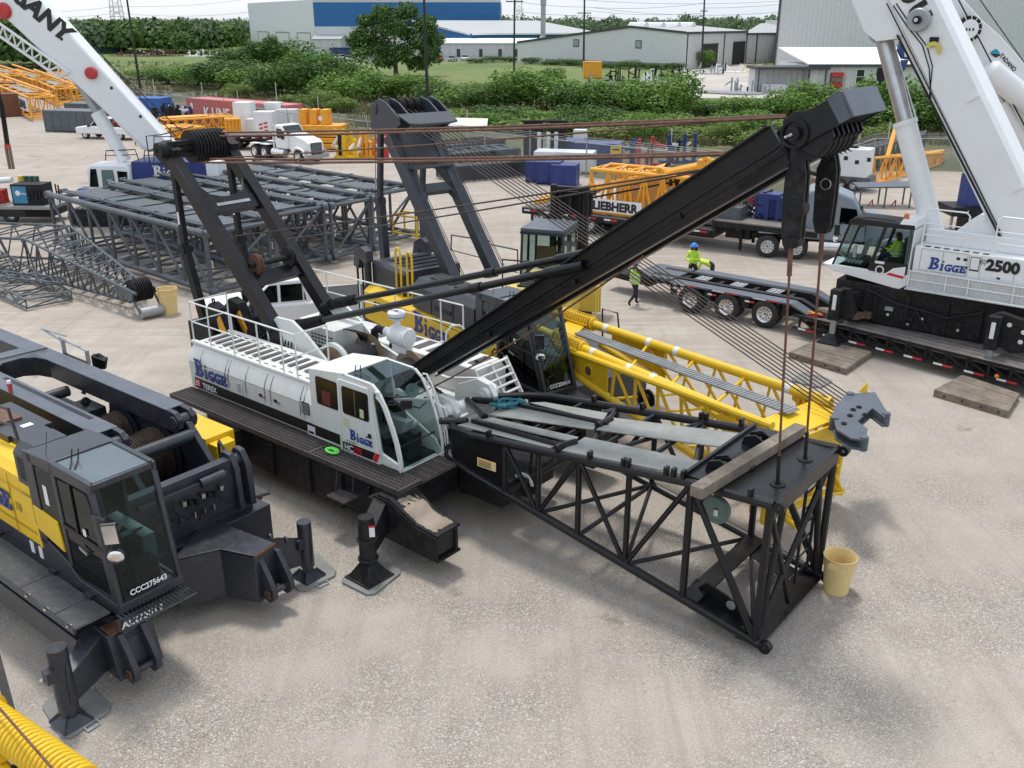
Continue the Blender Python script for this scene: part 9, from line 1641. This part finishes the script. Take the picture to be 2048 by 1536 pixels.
o=G(1695,378);t=thing('generator','white generator set with louvres on a grey trailer','generator',loc=o,rz=-.55);mb=MB(WHITE2,DARK,BLACKD);mb.box(-1.2,1.2,-.8,.8,.9,2.6);[mb.box(-1.0+i*.7,-.75+i*.7,-.81,-.8,1.7+.2*(i%2),1.95+.2*(i%2),1)for i in range(4)];[mb.box(-1.21,-1.2,-.5,.4,1.3+i*.12,1.35+i*.12,1)for i in range(5)];mb.box(-.4,.3,-.3,.3,2.6,2.7,2);mb.obj('enclosure',t,bevel=.04);mb=MB(LATT,TAPE[1]);mb.box(-1.4,1.5,-.85,.85,.45,.9);mb.box(-2.2,-1.4,-.1,.1,.5,.65);mb.obj('trailer_frame',t);[wheel(t,(x,s*.9,.38),(0,s,0),.38,.22)for x in(-.3,.5)for s in(-1,1)];mb=MB(DARK);mb.beam((-.6,.1,2.65),(.6,.1,3.0),.4,.05);mb.obj('panel',t)
o=G(1632,392);mb=MB(BROWN,WHITE2);mb.lathe((0,0,0),(0,0,1),[(0,0),(0,.42),(.5,.44),(1.1,.42),(1.15,.36),(1.15,0)],18);mb.tube((-.15,0,1.15),(-.15,0,1.28),.1,8,m=1);tag(mb.obj('drum',loc=o),'brown drum standing between the two hoist links','drum')
free_lattice('orange yellow lattice jib on the right, with an orange triangle',[G(1740,372),G(1762,358),G(1762,358)+V((0,0,1.5)),G(1740,372)+V((0,0,1.8))],[G(1880,328),G(1884,322),G(1884,322)+V((0,0,.8)),G(1880,328)+V((0,0,.8))],7,.09,.055,ORG)
mb=MB(ORG);p0,p1=G(1850,338),G(1882,327);mb.slab([p0,p1,p1+V((0,0,.95)),p0+V((0,0,1.1))],(.2,.8,0));m2=MB(ORG);m2.beam(G(1768,362)+V((0,0,1.6)),G(1776,356)+V((0,0,3.2)),.25,.3);tag(m2.obj('jib_strut'),'short orange yellow strut standing up from the right hand jib','strut');tag(mb.obj('jib_head_plate'),'solid orange yellow end plates of the right hand jib','plate')
free_lattice('dark grey lattice bundle behind the orange jib on the right',[G(1690,356),G(1700,344),G(1700,344)+V((0,0,1.6)),G(1690,356)+V((0,0,1.6))],[G(1840,316),G(1845,308),G(1845,308)+V((0,0,1.8)),G(1840,316)+V((0,0,1.8))],14,.1,.07,CHAR)
o=G(1762,412);t=thing('stand','low grey canopy stand behind the truck exhaust','stand',loc=o,rz=-.1);mb=MB(CHARL,RED);mb.slab([(-1.6,-.7,1.1),(1.6,-.7,1.2),(1.6,.8,1.25),(-1.6,.8,1.15)],(0,0,.08));[mb.tube((x,y,0),(x,y,1.15),.05,6)for x in(-1.4,0,1.4)for y in(-.6,.7)];[mb.pipe([(x,-.2,.05),(x+.2,-.3,.4),(x+.3,0,.05)],.04,5,m=1)for x in(-.8,.5)];mb.obj('roof_and_legs',t)
for i,(px,py,n,m,l)in enumerate([(1245,162,9,BLACKD,'black cantilever pipe rack left of the yard'),(1300,156,10,BLACKD,'taller black cantilever pipe rack'),(1350,152,9,BLACKD,'black pipe rack nearest the grey warehouse'),(1210,172,8,GALV,'pale scrap heap at the edge of the bank'),(1320,172,9,WHITE2,'white crates and pipes in the service yard'),(1415,148,8,GALV,'silver pipes stacked before the warehouse'),(1460,145,7,WHITE2,'white scaffold rack before the dark door'),(1510,144,7,CREAM,'cream scaffold rack at the warehouse bay'),(1500,186,9,GALV,'grey machine parts in the service yard'),(1380,176,4,mat('green bin',(.02,.12,.09),.5),'green bin at the edge of the service yard')]):frames(l,G(px,py),m,n,3.2 if i!=9 else 1.0,40+i,'pipe_rack' if i<3 else 'yard_stock','rack')
o=G(1184,156);box_thing('storage_box','orange storage box in the field beside the pole','box',o,0,(3.4,2.4,3.0),ORG)
f=fr2(G(1375,186),G(1470,190));mb=MB(GALV);[mb.tube(f.w(0,i*.5,.2),f.w(9+i%3,i*.5,.2),.16,6)for i in range(7)];tag(mb.obj('pipe_row'),'row of long grey pipes lying in the service yard','pipes')
o=G(1566,186);t=thing('lean_to','grey flat roofed lean to beside the tall hall','shed',loc=o);mb=MB(TRIM,BG2);mb.box(-4.5,6.5,-1,6,3.4,3.8);[mb.box(x,x+.2,-.8,-.6,0,3.4)for x in(-4.2,5.9)];mb.box(-4,6,2,6,0,3.4,1);mb.box(-3,.5,-.5,1.5,0,1.3,1);mb.obj('roof_and_walls',t)
frames('rusty pipes heap at the edge of the far left field',G(285,112),RUST,26,9,61,'pipe_heap','pipes');frames('curved brown pipe bends heap at the far left field',G(325,112),RUST,16,6,62,'pipe_heap','pipes');frames('small white machine at the far left field',G(405,113),WHITE2,12,5,63,'machine','machine')
def car(m):
 t=thing('parked_car','','car');mb=MB(m);mb.prism([(-2.2,.35),(-2.25,.85),(-1.5,.95),(1.0,.95),(2.1,.8),(2.2,.35)],'y',-.85,.85);mb.obj('body',t,bevel=.06);mb=MB(GLASSD,m);mb.hexa([(-1.6,-.78,.95),(1.0,-.78,.95),(1.0,.78,.95),(-1.6,.78,.95)],[(-1.1,-.62,1.48),(.3,-.62,1.48),(.3,.62,1.48),(-1.1,.62,1.48)]);mb.box(-1.05,.25,-.6,.6,1.48,1.51,1);mb.obj('cabin',t)
 for x in(-1.4,1.4):
  for s in(-1,1):w_=MB(RUBBER);w_.tube((x,s*.7,.32),(x,s*.88,.32),.32,10);w_.obj('wheel',t)
 return t
CARS=[('white',WHITE2),('silver',GALV),('dark',BLACKT),('red',RED)];proto={}
for i,(px,py,c_,rz)in enumerate([(868,113,0,.2),(888,112,0,.1),(905,113,2,0),(925,113,0,.1),(812,122,0,1.4),(835,124,1,1.5),(858,124,2,1.4),(880,122,3,1.5),(905,123,1,1.4),(930,121,0,1.5),(685,120,0,.3),(700,122,0,.2),(640,118,0,.2)]):
 n,m=CARS[c_];o=copy_tree(proto[c_])if c_ in proto else car(m)
 proto.setdefault(c_,o);o.location=G(px,py);o.rotation_euler=(0,0,rz);tag(o,n+' car parked before the factory buildings','car',n+' cars parked before the factory')
